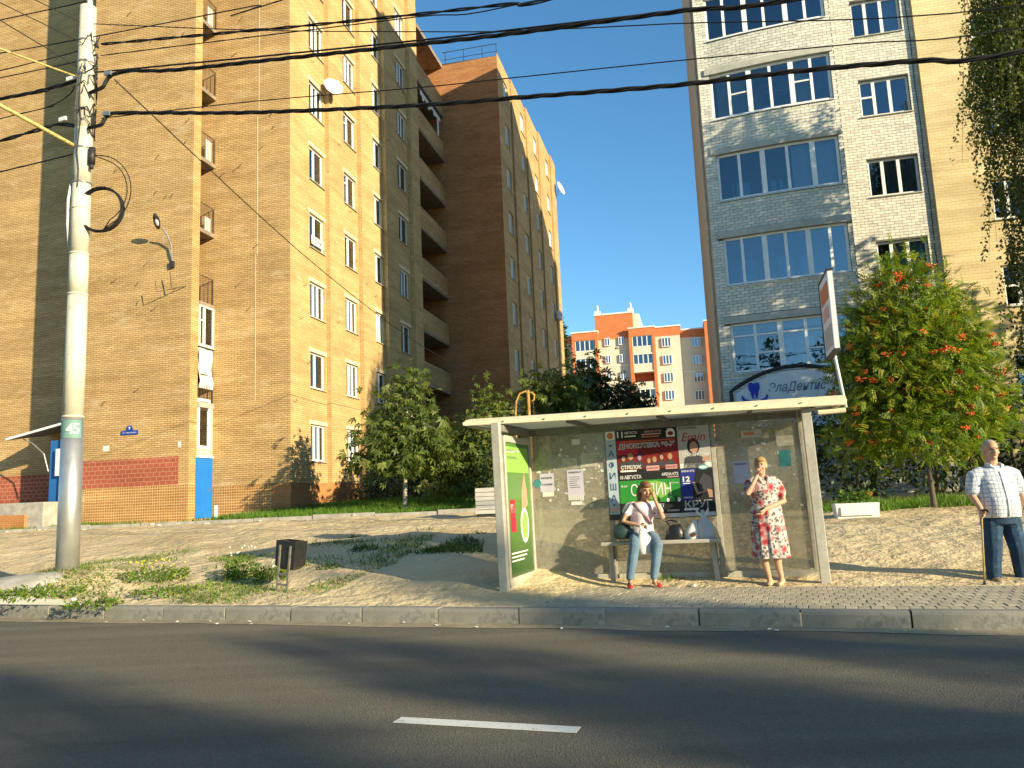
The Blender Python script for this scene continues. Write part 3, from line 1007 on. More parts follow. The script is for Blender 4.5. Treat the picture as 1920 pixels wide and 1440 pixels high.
# corner loggias of the stair tower: slab, rail with bars
b = MB()
b.bar((0, A1v + .47, 1.02), (0, -0.03, 1.02), 0.035, 0.035)
pass
rail_me = b.mesh('railing', ['rusty_rail'])
b = MB(); b.bar((0, 0, 0.03), (0, 0, 1.0), 0.016, 0.016)
bar_me = b.mesh('baluster', ['rusty_rail'])
b = MB(); b.box(-1.4, 0.0, A1v + .45, -0.004, -0.16, 0.0)
slab_me = b.mesh('balcony_slab', ['slab_concrete'])
rail_z = [9.25 + 2.87 * k for k in range(7)]
for z in rail_z:
    link('balcony_slab', slab_me, LB, (A1r - .004, 0, z))
    r_ = link('railing', rail_me, LB, (A1r - .03, 0, z))
    for q in range(10):
        link('baluster', bar_me, r_, (0, A1v + .5 + q * 0.097, 0))
for z, hh in ((rail_z[2], 0.9), (rail_z[4], 0.85), (rail_z[1], 0.6)):
    b = MB(); b.box(-0.012, 0.0, -0.5, -0.12, 0.04, hh)
    b.build('hung_cloth', 'curtain_white', LB, loc=(A1r - .12, 0, z))
# enclosed lower loggias
P = window_proto(0.92, 1.55, (0.34,), ((0, 0.62),), rec=0.0, sill=True, fw=0.07, frame='old_white_paint', curtain=('curtain_white', ((0.36, 0.9),), 0.0), deep=0.45)
put_window(P, LB, (A1r + 0.01, A1v + .46, 7.55), R(90))
b = MB(); b.box(-1.4, 0.03, A1v + .45, -0.004, 9.1, 9.24); b.build('balcony_slab', 'slab_concrete', LB, loc=(A1r, 0, 0))
b = MB()
pts = []
for i in range(9):
    y = A1v + .5 + 0.105 * i
    pts.append([(A1r + 0.03 * math.sin(i * .9 + zz) + 0.01, y + 0.06 * math.sin(zz * 1.7), 5.95 + zz * 1.5 / 6) for zz in range(7)])
b.loft(pts, caps=False, closed=False)
b.build('hanging_sheet', 'old_white_paint', LB)
r_ = link('railing', rail_me, LB, (A1r + .01, 0, 5.45))
b = MB(); b.bar((0, 0, 0.03), (0, 0, 0.45), 0.016, 0.016)
for q in range(10):
    link('baluster', bar_me, r_, (0, A1v + .5 + q * 0.097, -0.35))
b = MB(); b.box(-1.2, 0.06, A1v + .45, -0.004, 5.22, 5.42); b.build('balcony_slab', 'concrete', LB, loc=(A1r, 0, 0))
P = window_proto(0.74, 1.85, (), (), rec=0.0, fw=0.1, sill=False, curtain=('curtain_beige', ((0.05, 0.95),), 0.0), deep=0.4)
put_window(P, LB, (A1r + 0.005, A1v + .47, 3.7), R(90))
b = MB(); b.box(-.02, 0.02, A1v + .46, -.01, 3.42, 3.7); b.box(-.02, 0.02, A1v + 1.21, -.01, 3.7, 5.22); b.build('infill_panel', 'plaster_lintel', LB, loc=(A1r, 0, 0))
b = MB(); b.box(-.02, 0.09, A1v + .44, -.006, 3.36, 3.42); b.build('ledge', 'white_paint', LB, loc=(A1r, 0, 0))
b = MB(); b.box(-.03, 0.03, A1v + .40, -.006, 1.15, 3.36)
d_ = b.build('door', 'blue_door_paint', LB, loc=(A1r, 0, 0)); d_['label'] = 'plain blue painted door below the white window'
b = MB(); b.box(0.03, 0.07, -0.22, -0.19, 2.1, 2.25); b.build('handle', 'steel_grey', d_)
# plinth: mosaic tiles and red painted courses, a hair proud of the wall
b = MB()
b.box(A1l + .3, A1r - .02, A1v - 0.006, A1v - 0.001, 1.0, 2.40); b.box(A1r - .02, A1r + .004, A1v - 0.006, A1v + .40, 1.0, 2.42)
b.box(A1r + .05, -0.75, -0.007, -0.001, 0.9, 2.28)
b.build('mosaic_plinth', 'mosaic_tile', LB)
b = MB(); b.box(A1l + .02, A1r - .42, A1v - 0.007, A1v - 0.001, 2.403, 3.42); b.build('painted_band', 'red_painted_brick', LB)
b = MB(); b.box(-30, -10.6, A0v - .006, A0v - .001, 0.9, 3.2); b.box(-10.6, -8.1, A0v - .006, A0v - .001, 0.9, 3.5); b.build('painted_band', 'red_painted_brick', LB)
b = MB(); b.box(-0.75, -0.001, -0.006, -0.001, 0.9, 2.28); b.box(0.001, 0.006, 0, 2.98, 0.9, 2.30)
for pu, v0, v1 in steps[1:4]:
    b.box(pu + .001, pu + .006, v0, v1, 0.9, 2.30)
b.build('brick_plinth', 'orange_plinth_brick', LB)
b = MB()
for zz in (8.2, 13.9, 19.6, 25.4):
    b.box(-1.55 + .01 * zz, -1.53 + .01 * zz, -.012, -.001, zz - 2.8, zz + 2.9)
b.build('wall_cable', 'plaster_lintel', LB)

b = MB()
for k in range(34):
    u, z = random.uniform(A1l + .4, -0.3), random.uniform(5, 22)
    v = A1v if u < A1r - .2 else 0.0
    if A1r - .2 < u < A1r + .15: continue
    l = random.uniform(.08, .22)
    b.tube([(u, v, z), (u + l * .3, v - .05, z - .05), (u + l, v - .06, z + random.uniform(-.02, .1)), (u + l * 1.2, v - .03, z + .1)], .009, 5)
for k in range(20):
    q = random.choice(steps[:4]); v, z = random.uniform(q[1] + .2, q[2] - .2), random.uniform(4, 24)
    b.tube([(q[0], v, z), (q[0] + .06, v + .05, z - .05), (q[0] + .06, v + .18, z), (q[0] + .03, v + .2, z + .08)], .009, 5)
tag(b.build('wire_hooks', 'rusty_rail', LB), kind='stuff')
# blue entrance booth in the recess beside the pole
BT = thing('entrance_booth', 'blue entrance porch with a lean-to canopy in the shaded recess', 'porch', (C0[0], C0[1], 0), -TH)
b = MB(); b.box(-10.15, -7.9, -0.35, 1.19, 1.6, 4.4); b.build('porch_wall', 'booth_blue', BT)
b = MB()
b.add([(-11.7, -0.9, 4.46), (-7.9, -0.9, 5.15), (-7.9, 1.18, 5.5), (-11.7, 1.18, 4.8), (-11.7, -0.9, 4.52), (-7.9, -0.9, 5.21), (-7.9, 1.18, 5.56), (-11.7, 1.18, 4.86)],
      [(3, 2, 1, 0), (4, 5, 6, 7), (0, 1, 5, 4), (1, 2, 6, 5), (2, 3, 7, 6), (3, 0, 4, 7)])
b.build('canopy', 'shelter_dark', BT)
b = MB(); b.bar((-11.7, -.92, 4.5), (-7.9, -.92, 5.19), 0.05, 0.09); b.build('canopy_edge', 'sign_white', BT)
b = MB(); b.tube([(-11.2, -.6, 4.5), (-10.9, -.5, 4.35), (-10.4, -.4, 3.9), (-10.2, -.36, 3.2)], 0.025, 6); b.build('bracket', 'steel_grey', BT)
b = MB(); b.box(-9.75, -9.15, -.52, -.352, 3.0, 4.05); b.build('notice_board', 'sign_white', BT)
b = MB(); b.box(-9.05, -8.1, -.39, -.352, 1.7, 3.75); b.build('door', 'booth_blue', BT)
ST = thing('entrance_step', 'worn concrete landing block with brick edging before the blue porch', 'step', (C0[0], C0[1], 0), -TH)
b = MB(); b.box(-11.6, -8.3, -2.5, -1.0, 1.0, 1.98); bevel(b.build('landing', 'concrete', ST), 0.04)
b = MB(); b.box(-11.4, -9.0, -2.62, -2.503, 1.0, 1.55); b.build('brick_edging', 'orange_plinth_brick', ST)

# things fixed to the walls
def dish(loc, rz, r, label):
    t = thing('satellite_dish', label, 'satellite dish', loc, rz)
    b = MB()
    rings = []
    for q, (rr, d) in enumerate([(0.02, 0.10), (0.35, 0.085), (0.7, 0.05), (1.0, 0.0)]):
        rings.append([(r * rr * math.cos(a), -d * r * -2.0, r * 1.05 * rr * math.sin(a)) for a in [2 * math.pi * i / 20 for i in range(20)]])
    b.loft(rings, caps=False)
    o = b.build('reflector', 'planter_white', t, smooth=True)
    o.rotation_euler = (R(-18), 0, 0)
    b = MB(); b.tube([(0, 0.0, -r), (0, -r * .9, -r * .35), (0, -r * 1.0, 0)], 0.015, 6); b.box(-.03, .03, -r * 1.05, -r * .9, -.03, .06); b.build('feed_arm', 'steel_grey', t)
    b = MB(); b.tube([(0, 0.1, 0), (0, 0.3, -0.1), (0, 0.3, -r), (0, 0.6, -r)], 0.02, 6); b.build('wall_bracket', 'dark_metal', t)
    return t
x, y = buv(0.55, 2.75)
dish((x, y, 19.15), R(35), 0.42, 'white satellite dish under a window of the sunny stepped brick wall')
x, y = buv(5.35, 34.6)
dish((x, y, 26.3), R(60), 0.55, 'white satellite dish high on the end of the shaded rear wing')
x, y = buv(4.9, 32.0)
t = thing('air_conditioner', 'white outdoor air conditioner unit on the rear wing wall', 'air conditioner', (x, y, 14.9), -TH)
b = MB(); b.box(0, .3, 0, .8, 0, .55); bevel(b.build('case', 'planter_white', t), .02)
b = MB(); b.tube([(0.305, .3, .28), (0.315, .3, .28)], 0.2, 16); b.build('fan_grille', 'dark_metal', t)
b = MB(); b.bar((0, .1, -.04), (.3, .1, -.04), .03, .05); b.bar((0, .7, -.04), (.3, .7, -.04), .03, .05); b.build('bracket', 'steel_grey', t)
# wall lamp
x, y = buv(-4.05, A1v)
t = thing('wall_lamp', 'cobra head street lamp on a bent arm fixed to the tan brick wall', 'lamp', (x, y, 11.2), -TH)
b = MB(); b.tube([(0, -.02, -.6), (0, -.1, -.25), (0.0, -.14, .1), (-.06, -.3, .45), (-.14, -.48, .68)], 0.032, 8); b.build('arm', 'steel_grey', t)
b = MB(); b.ell((-.24, -.66, .88), (.12, .34, .075), 14, 8, Matrix.Rotation(R(22), 3, 'Z') @ Matrix.Rotation(R(-42), 3, 'X')); b.build('lamp_head', 'dark_metal', t, True)
b = MB(); b.ell((-.22, -.67, .83), (.07, .16, .05), 12, 6, Matrix.Rotation(R(22), 3, 'Z') @ Matrix.Rotation(R(-42), 3, 'X')); b.build('lamp_glass', 'sign_white', t, True)
b = MB(); b.box(-.08, .08, -.1, -.005, -.75, -.5); b.build('mount_plate', 'dark_metal', t)
# antenna brackets
x, y = buv(-3.45, A1v)
t = thing('antenna_bracket', 'bent rusty antenna bracket sticking out from the tan brick corner', 'bracket', (x, y, 9.7), -TH)
b = MB(); b.tube([(0, 0, 0), (-.9, -.5, -.25), (-.95, -.52, .15)], .018, 6); b.tube([(-.45, -.25, -.12), (-.5, -.3, .5)], .018, 6); b.build('rod', 'rusty_rail', t)
# street name plate
x, y = buv(-5.72, A1v - .01)
t = thing('street_plate', 'small blue street name plate with a round house number on brick wall', 'sign', (x, y, 4.3), -TH)
b = MB(); b.box(-.36, .36, -.02, 0, 0, .15); b.build('plate', 'plate_blue', t)
b = MB(); b.prismxz([(.14 * math.cos(a), .15 + .2 * math.sin(a)) for a in [math.pi * i / 12 for i in range(13)]], -.022, -.002); b.build('number_plate', 'plate_blue', t)
text('9', 'ink_white', t, (0, -.024, .24), h=.12, bold=.02); text('ул. Терепецкая', 'ink_white', t, (0, -.022, .075), w=.58, h=.065)
for u, z, w_, h_, lb in ((-6.72, 3.75, .28, .2, 'white paper notice taped on the brick wall right of the pole'), (-3.63, 3.72, .13, .22, 'small torn paper notice near the brick tower edge')):
    x, y = buv(u, A1v - .004)
    b = MB(); b.box(-w_ / 2, w_ / 2, -.003, 0, 0, h_)
    tag(b.build('paper_notice', 'paper_white', None, loc=(x, y, z), rotz=-TH), lb, 'notice')
# rent banner in a window
x, y = buv(0.04, 1.62)
t = thing('rent_banner', 'white paper banner reading a rental offer across a brick block window', 'banner', (x, y, winZ[3] + .12), R(90) - TH)
b = MB(); b.box(0.02, 1.1, -.01, 0, 0, .36); b.build('sheet', 'paper_white', t)
text('СДАЮ', 'ink_black', t, (.56, -.011, .18), w=.95, h=.24)
# laundry line on a loggia
x, y = buv(0.86, 13.0)
t = thing('laundry_line', 'white laundry hanging out of a dark loggia on the rear wing', 'laundry', (x, y, 24.4), R(90) - TH)
b = MB(); b.bar((0, 0, 0), (3.9, 0, -.05), .02, .02); b.build('line', 'white_paint', t)
for i in range(11):
    b = MB(); hh = [.3, .45, .25, .35, .5, .3, .2, .4, .3, 1.3, .25][i]
    b.box(.15 + i * .33, .15 + i * .33 + .24, -.015, .015, -hh, -.02); b.build('garment', 'curtain_white', t)
# ------------------------------------------------------------ white silicate brick block on the right
P0 = (6.87, 25.5)
WB = thing('white_brick_block', 'white brick apartment block with curved glazed balconies and three-light windows', 'building', (P0[0], P0[1], 0), -TH)
WZ0, WZM, WZ1 = 0.5, 20.3, 31.0
U0, U1, BULGE = 0.33, 4.32, 0.38
def bay_v(u):
    if u <= U0: return 0.0
    q = min((u - U0) / (U1 - U0), 1)
    return -BULGE * (1 - (1 - q) ** 2)
WV = 1.55
WU1 = 7.36
rows_b = [5.12, 8.03, 10.96, 13.86, 16.76]
BH = 1.62
bay_holes = [(0.37, 4.2, z, z + BH) for z in rows_b]
wwz = [5.22, 8.13, 11.05, 13.95, 16.93]
w_holes = [(5.42, 7.02, z, z + 1.32) for z in wwz]
# mortar backing with openings
ub = sorted(set([0.0, U0, 0.37, 4.2, U1 + .03] + [U0 + (U1 - U0) * i / 10 for i in range(11)]))
zb = sorted({WZ0, WZM} | {h[2] for h in bay_holes} | {h[3] for h in bay_holes})
b = MB()
for i in range(len(ub) - 1):
    for j in range(len(zb) - 1):
        cu, cz = (ub[i] + ub[i + 1]) / 2, (zb[j] + zb[j + 1]) / 2
        if any(h[0] < cu < h[1] and h[2] < cz < h[3] for h in bay_holes): continue
        a, c = ub[i], ub[i + 1]
        b.quad((a, bay_v(a), zb[j]), (c, bay_v(c), zb[j]), (c, bay_v(c), zb[j + 1]), (a, bay_v(a), zb[j + 1]))
ue = U1 + .03
b.quad((ue, bay_v(ue), WZ0), (ue, WV, WZ0), (ue, WV, WZM), (ue, bay_v(ue), WZM))
wall(b, ue, WU1, WZ0, WZM, WV, 'A', w_holes, 0.22)
b.build('mortar_wall', 'dark_mortar', WB)
# bricks: those that show largest are single parts, the others one joined part
BWI, BHI, JT = 0.262, 0.1, 0.011
def clip(a, c, z, holes):
    iv = [(a, c)]
    for h in holes:
        if h[2] - 0.02 < z + BHI / 2 < h[3] + 0.02:
            nv = []
            for p, q in iv:
                if q <= h[0] or p >= h[1]: nv.append((p, q))
                else:
                    if p < h[0]: nv.append((p, h[0]))
                    if q > h[1]: nv.append((h[1], q))
            iv = nv
    return [(p, q) for p, q in iv if q - p > 0.05]
lint_holes = [(0.2, 4.3, z + BH, z + BH + 0.24) for z in rows_b]
brick_list = []
nr = int((WZM - WZ0) / BHI)
for r in range(nr):
    z = WZ0 + r * BHI
    off = -0.131 * (r % 2)
    n = int(ue / BWI) + 2
    for j in range(n):
        for p, q in clip(max(0, off + j * BWI), min(ue, off + (j + 1) * BWI), z, bay_holes + lint_holes):
            brick_list.append((p, q, z, 0))
    n = int((WU1 - ue) / BWI) + 2
    for j in range(n):
        for p, q in clip(max(ue, ue + off + j * BWI), min(WU1, ue + off + (j + 1) * BWI), z, w_holes):
            brick_list.append((p, q, z, 1))
def brick_pts(p, q, z, sec):
    p, q = p + JT / 2, q - JT / 2
    e = random.uniform(0.008, 0.014)
    if sec == 0:
        va, vc = bay_v(p), bay_v(q)
    else:
        va = vc = WV
    lo, hi = z + JT / 2, z + BHI - JT / 2
    return [(p, va - e, lo), (q, vc - e, lo), (q, vc - e, hi), (p, va - e, hi), (p, va + .02, lo), (q, vc + .02, lo), (q, vc + .02, hi), (p, va + .02, hi)]
BF = [(0, 1, 2, 3), (1, 5, 6, 2), (4, 0, 3, 7), (3, 2, 6, 7), (4, 5, 1, 0)]
near = sorted([i for i, q in enumerate(brick_list) if q[2] > 6.7 and q[1] - q[0] > 0.2 and q[3] == 0], key=lambda i: brick_list[i][2])[:300]
near = set(near)
mb = MB()
smats = ['silicate_brick_%d' % i for i in range(4)]
bmesh_cache = [None] * 4
for i in range(4):
    h = MB(); w2 = BWI / 2 - JT / 2; z2 = BHI / 2 - JT / 2
    h.add([(-w2, -.011, -z2), (w2, -.011, -z2), (w2, -.011, z2), (-w2, -.011, z2), (-w2, .02, -z2), (w2, .02, -z2), (w2, .02, z2), (-w2, .02, z2)], BF)
    bmesh_cache[i] = h.mesh('brick', [smats[i]])
for i, (p, q, z, sec) in enumerate(brick_list):
    k = random.choice((0, 0, 1, 1, 2, 3))
    if i in near:
        o = link('brick', bmesh_cache[k], WB, ((p + q) / 2, (bay_v(p) + bay_v(q)) / 2, z + BHI / 2), math.atan2(bay_v(q) - bay_v(p), q - p))
        o.scale.x = (q - p) / BWI
    else:
        mb.cm = k
        mb.add(brick_pts(p, q, z, sec), BF)
tag(mb.build('brickwork', smats, WB), kind='stuff')
# upper storeys, side wall, roof
b = MB()
b.quad((0, 0, WZM), (ue, 0, WZM), (ue, 0, WZ1), (0, 0, WZ1)); b.quad((ue, 0, WZM), (ue, WV, WZM), (ue, WV, WZ1), (ue, 0, WZ1)); b.quad((ue, WV, WZM), (WU1, WV, WZM), (WU1, WV, WZ1), (ue, WV, WZ1))
b.quad((0, 0.42, WZ0), (0, 0, WZ0), (0, 0, WZ1), (0, .42, WZ1))
b.build('upper_wall', 'white_brick_wall', WB)
b = MB()
b.quad((0, 14, WZ0), (0, .42, WZ0), (0, .42, WZ1), (0, 14, WZ1)); b.quad((26, 14, WZ0), (0, 14, WZ0), (0, 14, WZ1), (26, 14, WZ1))
b.build('side_wall', 'side_render', WB)
b = MB(); b.box(-.05, 26, -.1, 14, WZ1, WZ1 + .2); b.build('roof', 'roof_felt', WB)
b = MB(); b.tube([(-.07, .5, 3.9), (-.07, .5, 30.8)], .055, 8); b.build('downpipe', 'side_render', WB)
# bay glazing
divs = [[0, .2, .4, .6, .8, 1], [0, .155, .34, .51, .69, .86, 1], [0, .19, .385, .585, .79, 1], [0, .16, .33, .505, .68, .84, 1], [0, .16, .34, .5, .68, .84, 1]]
trans = [[(i, .74) for i in range(5)] + [(1, .37), (3, .37)], [], [], [(1, .5), (4, .5)], []]
ramps = ['room_grey', 'room_grey', 'room_dark', 'room_grey', 'room_dark']
for k, z in enumerate(rows_b):
    us = [0.37 + (4.2 - 0.37) * d for d in divs[k]]
    pt = lambda u, o: Vector((u, bay_v(u) + o, 0))
    b = MB()
    f = 0.075
    for i in range(len(us) - 1):
        for zz in (z + f / 2, z + BH - f / 2):
            b.bar(pt(us[i], .1) + Vector((0, 0, zz)), pt(us[i + 1], .1) + Vector((0, 0, zz)), .07, f)
        for ti, tq in trans[k]:
            if ti == i:
                b.bar(pt(us[i] + .05, .1) + Vector((0, 0, z + BH * tq)), pt(us[i + 1] - .05, .1) + Vector((0, 0, z + BH * tq)), .06, .05)
    for i, u in enumerate(us):
        w_ = 0.16 if (0 < i < len(us) - 1 and i % 2 == 0) else 0.09
        uc = min(max(u, us[0] + w_ / 2), us[-1] - w_ / 2)
        c = pt(uc, .1)
        b.box(c.x - w_ / 2, c.x + w_ / 2, c.y - .04, c.y + .04, z + f, z + BH - f)
    fr = b.build('balcony_window', 'white_paint', WB)
    for i in range(len(us) - 1):
        cuts = sorted([0.0] + [tq for ti, tq in trans[k] if ti == i] + [1.0])
        for j in range(len(cuts) - 1):
            b = MB()
            a, c = pt(us[i] + .03, .1), pt(us[i + 1] - .03, .1)
            lo, hi = z + cuts[j] * BH + .02, z + cuts[j + 1] * BH - .02
            b.add([(a.x, a.y, lo), (c.x, c.y, lo), (c.x, c.y, hi), (a.x, a.y, hi), (a.x, a.y + .008, lo), (c.x, c.y + .008, lo), (c.x, c.y + .008, hi), (a.x, a.y + .008, hi)], [(0, 1, 2, 3), (1, 5, 6, 2), (5, 4, 7, 6), (4, 0, 3, 7), (3, 2, 6, 7), (4, 5, 1, 0)])
            b.build('pane', 'blue_glass' if k < 2 else 'bay_glass', fr)
    # room behind
    b = MB()
    b.quad((.2, 1.3, z - .9), (4.3, 1.3, z - .9), (4.3, 1.3, z + 1.75), (.2, 1.3, z + 1.75))
    b.quad((.2, .25, z + 1.75), (.2, 1.3, z + 1.75), (4.3, 1.3, z + 1.75), (4.3, -.2, z + 1.75)); b.quad((.2, .2, z - .9), (4.3, -.2, z - .9), (4.3, 1.3, z - .9), (.2, 1.3, z - .9))
    b.quad((.21, .1, z - .9), (.21, 1.3, z - .9), (.21, 1.3, z + 1.75), (.21, .1, z + 1.75)); b.quad((4.29, 1.3, z - .9), (4.29, -.2, z - .9), (4.29, -.2, z + 1.75), (4.29, 1.3, z + 1.75))
    b.build('interior', ramps[k], fr)
    b = MB()
    b.box(.9, 1.5, 1.24, 1.29, z - .8, z + 1.25); b.box(2.2, 3.4, 1.24, 1.29, z + .1, z + 1.3)
    b.build('inner_window', 'blue_glass', fr)
    if k in (2, 3):
        b = MB()
        for (s0, s1) in (((.62, .98),) if k == 2 else ((.05, .3), (.7, .85))):
            q0, q1 = .4 + 3.8 * s0, .4 + 3.8 * s1
            b.loft([[(q0 + (q1 - q0) * i / 12, bay_v(q0) + .24 + .02 * math.sin(i * 2), zz) for i in range(13)] for zz in (z, z + BH)], caps=False, closed=False)
        b.build('curtain', 'curtain_beige' if k == 3 else 'curtain_white', fr)
    # lintel band and sill
    b = MB()
    n = 10
    for i in range(n):
        u, w_ = 0.2 + 4.1 * i / n, 0.2 + 4.1 * (i + 1) / n
        b.add([(u, bay_v(u) - .07, z + BH + .01), (w_, bay_v(w_) - .07, z + BH + .01), (w_, bay_v(w_) + .1, z + BH + .01), (u, bay_v(u) + .1, z + BH + .01), (u, bay_v(u) - .07, z + BH + .23), (w_, bay_v(w_) - .07, z + BH + .23), (w_, bay_v(w_) + .1, z + BH + .23), (u, bay_v(u) + .1, z + BH + .23)],
              [(3, 2, 1, 0), (4, 5, 6, 7), (0, 1, 5, 4)] + ([(3, 0, 4, 7)] if i == 0 else []) + ([(1, 2, 6, 5)] if i == n - 1 else []))
    b.build('lintel', 'grey_lintel', fr)
    b = MB()
    for i in range(n):
        u, w_ = 0.33 + 3.9 * i / n, 0.33 + 3.9 * (i + 1) / n
        b.add([(u, bay_v(u) - .06, z - .035), (w_, bay_v(w_) - .06, z - .035), (w_, bay_v(w_) + .1, z + .005), (u, bay_v(u) + .1, z + .005), (u, bay_v(u) - .06, z - .055), (w_, bay_v(w_) - .06, z - .055)], [(0, 1, 2, 3), (4, 5, 1, 0)])
    b.build('sill', 'white_paint', fr)
# flat wall windows
for k, z in enumerate(wwz):
    P = window_proto(1.6, 1.32, (.30, .62), ((0, .55),) if k == 3 else (), fw=.07, rec=.14, glass='bay_glass', curtain=[None, ('curtain_white', ((0.33, .95),), 0), ('curtain_blue', ((.34, .6), (.66, .97)), 0), ('curtain_beige', ((.03, .28),), 0), ('curtain_white', ((.66, .97),), 0)][k], sill_mat='grey_lintel', deep=.8)
    put_window(P, WB, (5.42, WV, z))

# cream brick block next to it
CB = thing('cream_brick_block', 'cream yellow brick apartment block behind the weeping birch', 'building', (P0[0], P0[1], 0), -TH)
cz = [15.55 - 2.9 * k for k in range(-1, 5)]
ch = [(9.05 + du, 10.1 + du, z, z + 1.35) for z in cz for du in (0, 4.6, 9.2)]
b = MB()
wall(b, WU1, 26, WZ0, WZ1 + .4, WV - .16, 'A', ch, .22)
b.quad((WU1, WV + .3, WZ0), (WU1, WV - .16, WZ0), (WU1, WV - .16, WZ1 + .4), (WU1, WV + .3, WZ1 + .4))
b.build('wall', 'yellow_brick', CB)
P = window_proto(1.05, 1.35, (.45,), ((0, .5),), fw=.07, rec=.14, glass='bay_glass', curtain=('curtain_white', ((.5, .95),), 0), deep=.7)
for h in ch:
    put_window(P, CB, (h[0], WV - .16, h[2]))
b = MB(); b.box(WU1, 26.2, WV - .2, 14, WZ1 + .4, WZ1 + .6); b.build('roof', 'roof_felt', CB)
b = MB()
for z in (6.2, 9.3, 12.0, 15.0):
    b.tube([(7.2, WV - .03, z), (7.23, WV - .03, z + 1.4), (7.19, WV - .03, z + 3.0)], .012, 5)
tag(b.build('wall_cable', 'dark_metal', WB), kind='stuff')

# dental clinic portal sign
SG = thing('clinic_sign', 'arched white clinic sign with a blue tooth emblem above the white block entrance', 'sign', (P0[0], P0[1], 0), -TH)
arc = []
for i in range(25):
    q = i / 24
    arc.append((0.18 + 3.9 * q, 4.25 + 0.82 * math.sin(math.pi * (0.04 + 0.92 * q)) ** 0.8))
sv = -1.0
b = MB()
b.prismxz([(0.3 + (u - .18) * .94, z - .12) for u, z in arc][::-1] + [(0.3, 3.2), (3.96, 3.2)], sv, sv + .12)
b.build('board', 'sign_white', SG)
b = MB()
b.tube([(0.2, sv, 3.2)] + [(u, sv, z) for u, z in arc] + [(4.08, sv, 3.2)], .07, 6)
b.build('arch_trim', 'dark_metal', SG)
b = MB()
b.box(.2, 4.06, sv + .13, -.02 - BULGE * .0 - .42, 3.0, 3.2)
b.build('portal_roof', 'dark_metal', SG)
b = MB(); b.bar((.22, sv + .1, .5), (.22, sv + .1, 3.0), .16, .16); b.build('portal_post', 'dark_metal', SG)
b = MB(); b.bar((4.04, sv + .1, .5), (4.04, sv + .1, 3.0), .16, .16); b.build('portal_post', 'dark_metal', SG)
tooth = [(-.13, .3), (-.15, .22), (-.14, .1), (-.1, 0), (-.085, -.12), (-.05, -.2), (-.03, -.2), (-.02, -.08), (0, -.02), (.02, -.08), (.03, -.2), (.05, -.2), (.085, -.12), (.1, 0), (.14, .1), (.15, .22), (.13, .3), (.06, .31), (0, .28), (-.06, .31)]
b = MB(); b.prismxz([(.88 + x * 1.15, 4.33 + z * 1.0) for x, z in tooth], sv - .03, sv - .001); b.build('tooth_emblem', 'sign_blue', SG)
for s in (-1, 1):
    lf = [(.05, -.1), (.14, -.02), (.27, .02), (.34, .14), (.36, .06), (.3, -.08), (.18, -.16), (.05, -.2)]
    if s < 0: lf = lf[::-1]
    b = MB(); b.prismxz([(.88 + s * x * 1.1, 4.12 + z * 1.1) for x, z in lf], sv - .03, sv - .001); b.build('hand_emblem', 'sign_blue', SG)
text('ЭлаДентис', 'chrome_letter', SG, (2.15, sv - .01, 4.42), w=1.7, h=.36, shear=.35, bold=.01)

# ------------------------------------------------------------ far orange and cream block
F0 = (18.97, 125.0)
FB = thing('orange_cream_block', 'distant cream apartment block with orange brick bays and a stair tower', 'building', (F0[0], F0[1], 0), -TH)
def fsec(name, mat, u0, u1, v, z0, z1):
    b = MB(); b.box(u0, u1, v, 12, z0, z1); return b.build(name, mat, FB)
fsec('wall', 'pale_render', -30, -9.0, 0, 1, 25.95); fsec('parapet', 'orange_render', -30, -9.0, -.05, 25.95, 27.2); fsec('cornice', 'far_trim', -30, -9.0, -.15, 27.2, 27.4)
fsec('wall', 'pale_render', -4.8, 0.2, 0.002, 1, 26.2); fsec('parapet', 'orange_render', -4.8, .2, -.05, 26.2, 27.4)
fsec('wall', 'pale_render', 4.3, 8.2, 0.002, 1, 26.0); fsec('parapet', 'orange_render', 4.3, 8.25, -.05, 26.0, 27.4); fsec('cornice', 'far_trim', 4.3, 8.4, -.2, 27.4, 27.6)
fsec('wall', 'pale_render', 8.2, 12.0, .7, 1, 25.6); fsec('parapet', 'orange_render', 8.25, 12, .65, 25.6, 26.8); fsec('cornice', 'far_trim', 8.4, 12, .55, 26.8, 27.0)
fsec('wall', 'pale_render', 16.2, 40, .01, 1, 26); fsec('parapet', 'orange_render', 16.2, 40, -.05, 26, 27.4)
fsec('tower', 'orange_render', -5.3, .9, 1.0, 27.4, 30.5); fsec('tower_cornice', 'far_trim', -5.4, 1.0, .9, 30.5, 30.75)
fsec('tower_side', 'pale_render', .9, 1.9, 1.5, 27.4, 30.4)
for u in (-4.8, .6):
    b = MB(); b.box(u - .45, u + .45, 1.0, 2, 30.75, 31.3); b.tube([(u, 1.5, 31.3), (u, 1.5, 31.6), (u, 1.5, 32.1), (u, 1.5, 32.35)], [.2, .16, .2, .05], 8)
    b.build('chimney', 'far_trim', FB)
def fproto(w, h, n, glass='blue_glass'):
    return window_proto(w, h, [i / n for i in range(1, n)], (), fw=.09, rec=.0, sill=False, glass=glass, room='room_grey', curtain=('curtain_white', ((.05, .4),), 0), deep=.25)
p3, p2, p4 = fproto(1.45, 1.5, 3), fproto(.85, 1.3, 2), fproto(3.1, 1.75, 4, 'bay_glass')
for k in range(6):
    z = 24.2 - 2.83 * k
    put_window(p3, FB, (5.3, -.26, z)); put_window(p2, FB, (-3.75, -.26, z + .9)); put_window(p2, FB, (-1.5, -.26, z + .9)); put_window(p3, FB, (9.9, .44, z - .3)); put_window(p3, FB, (-11.7, -.26, z)); put_window(p3, FB, (17.5, -.26, z))
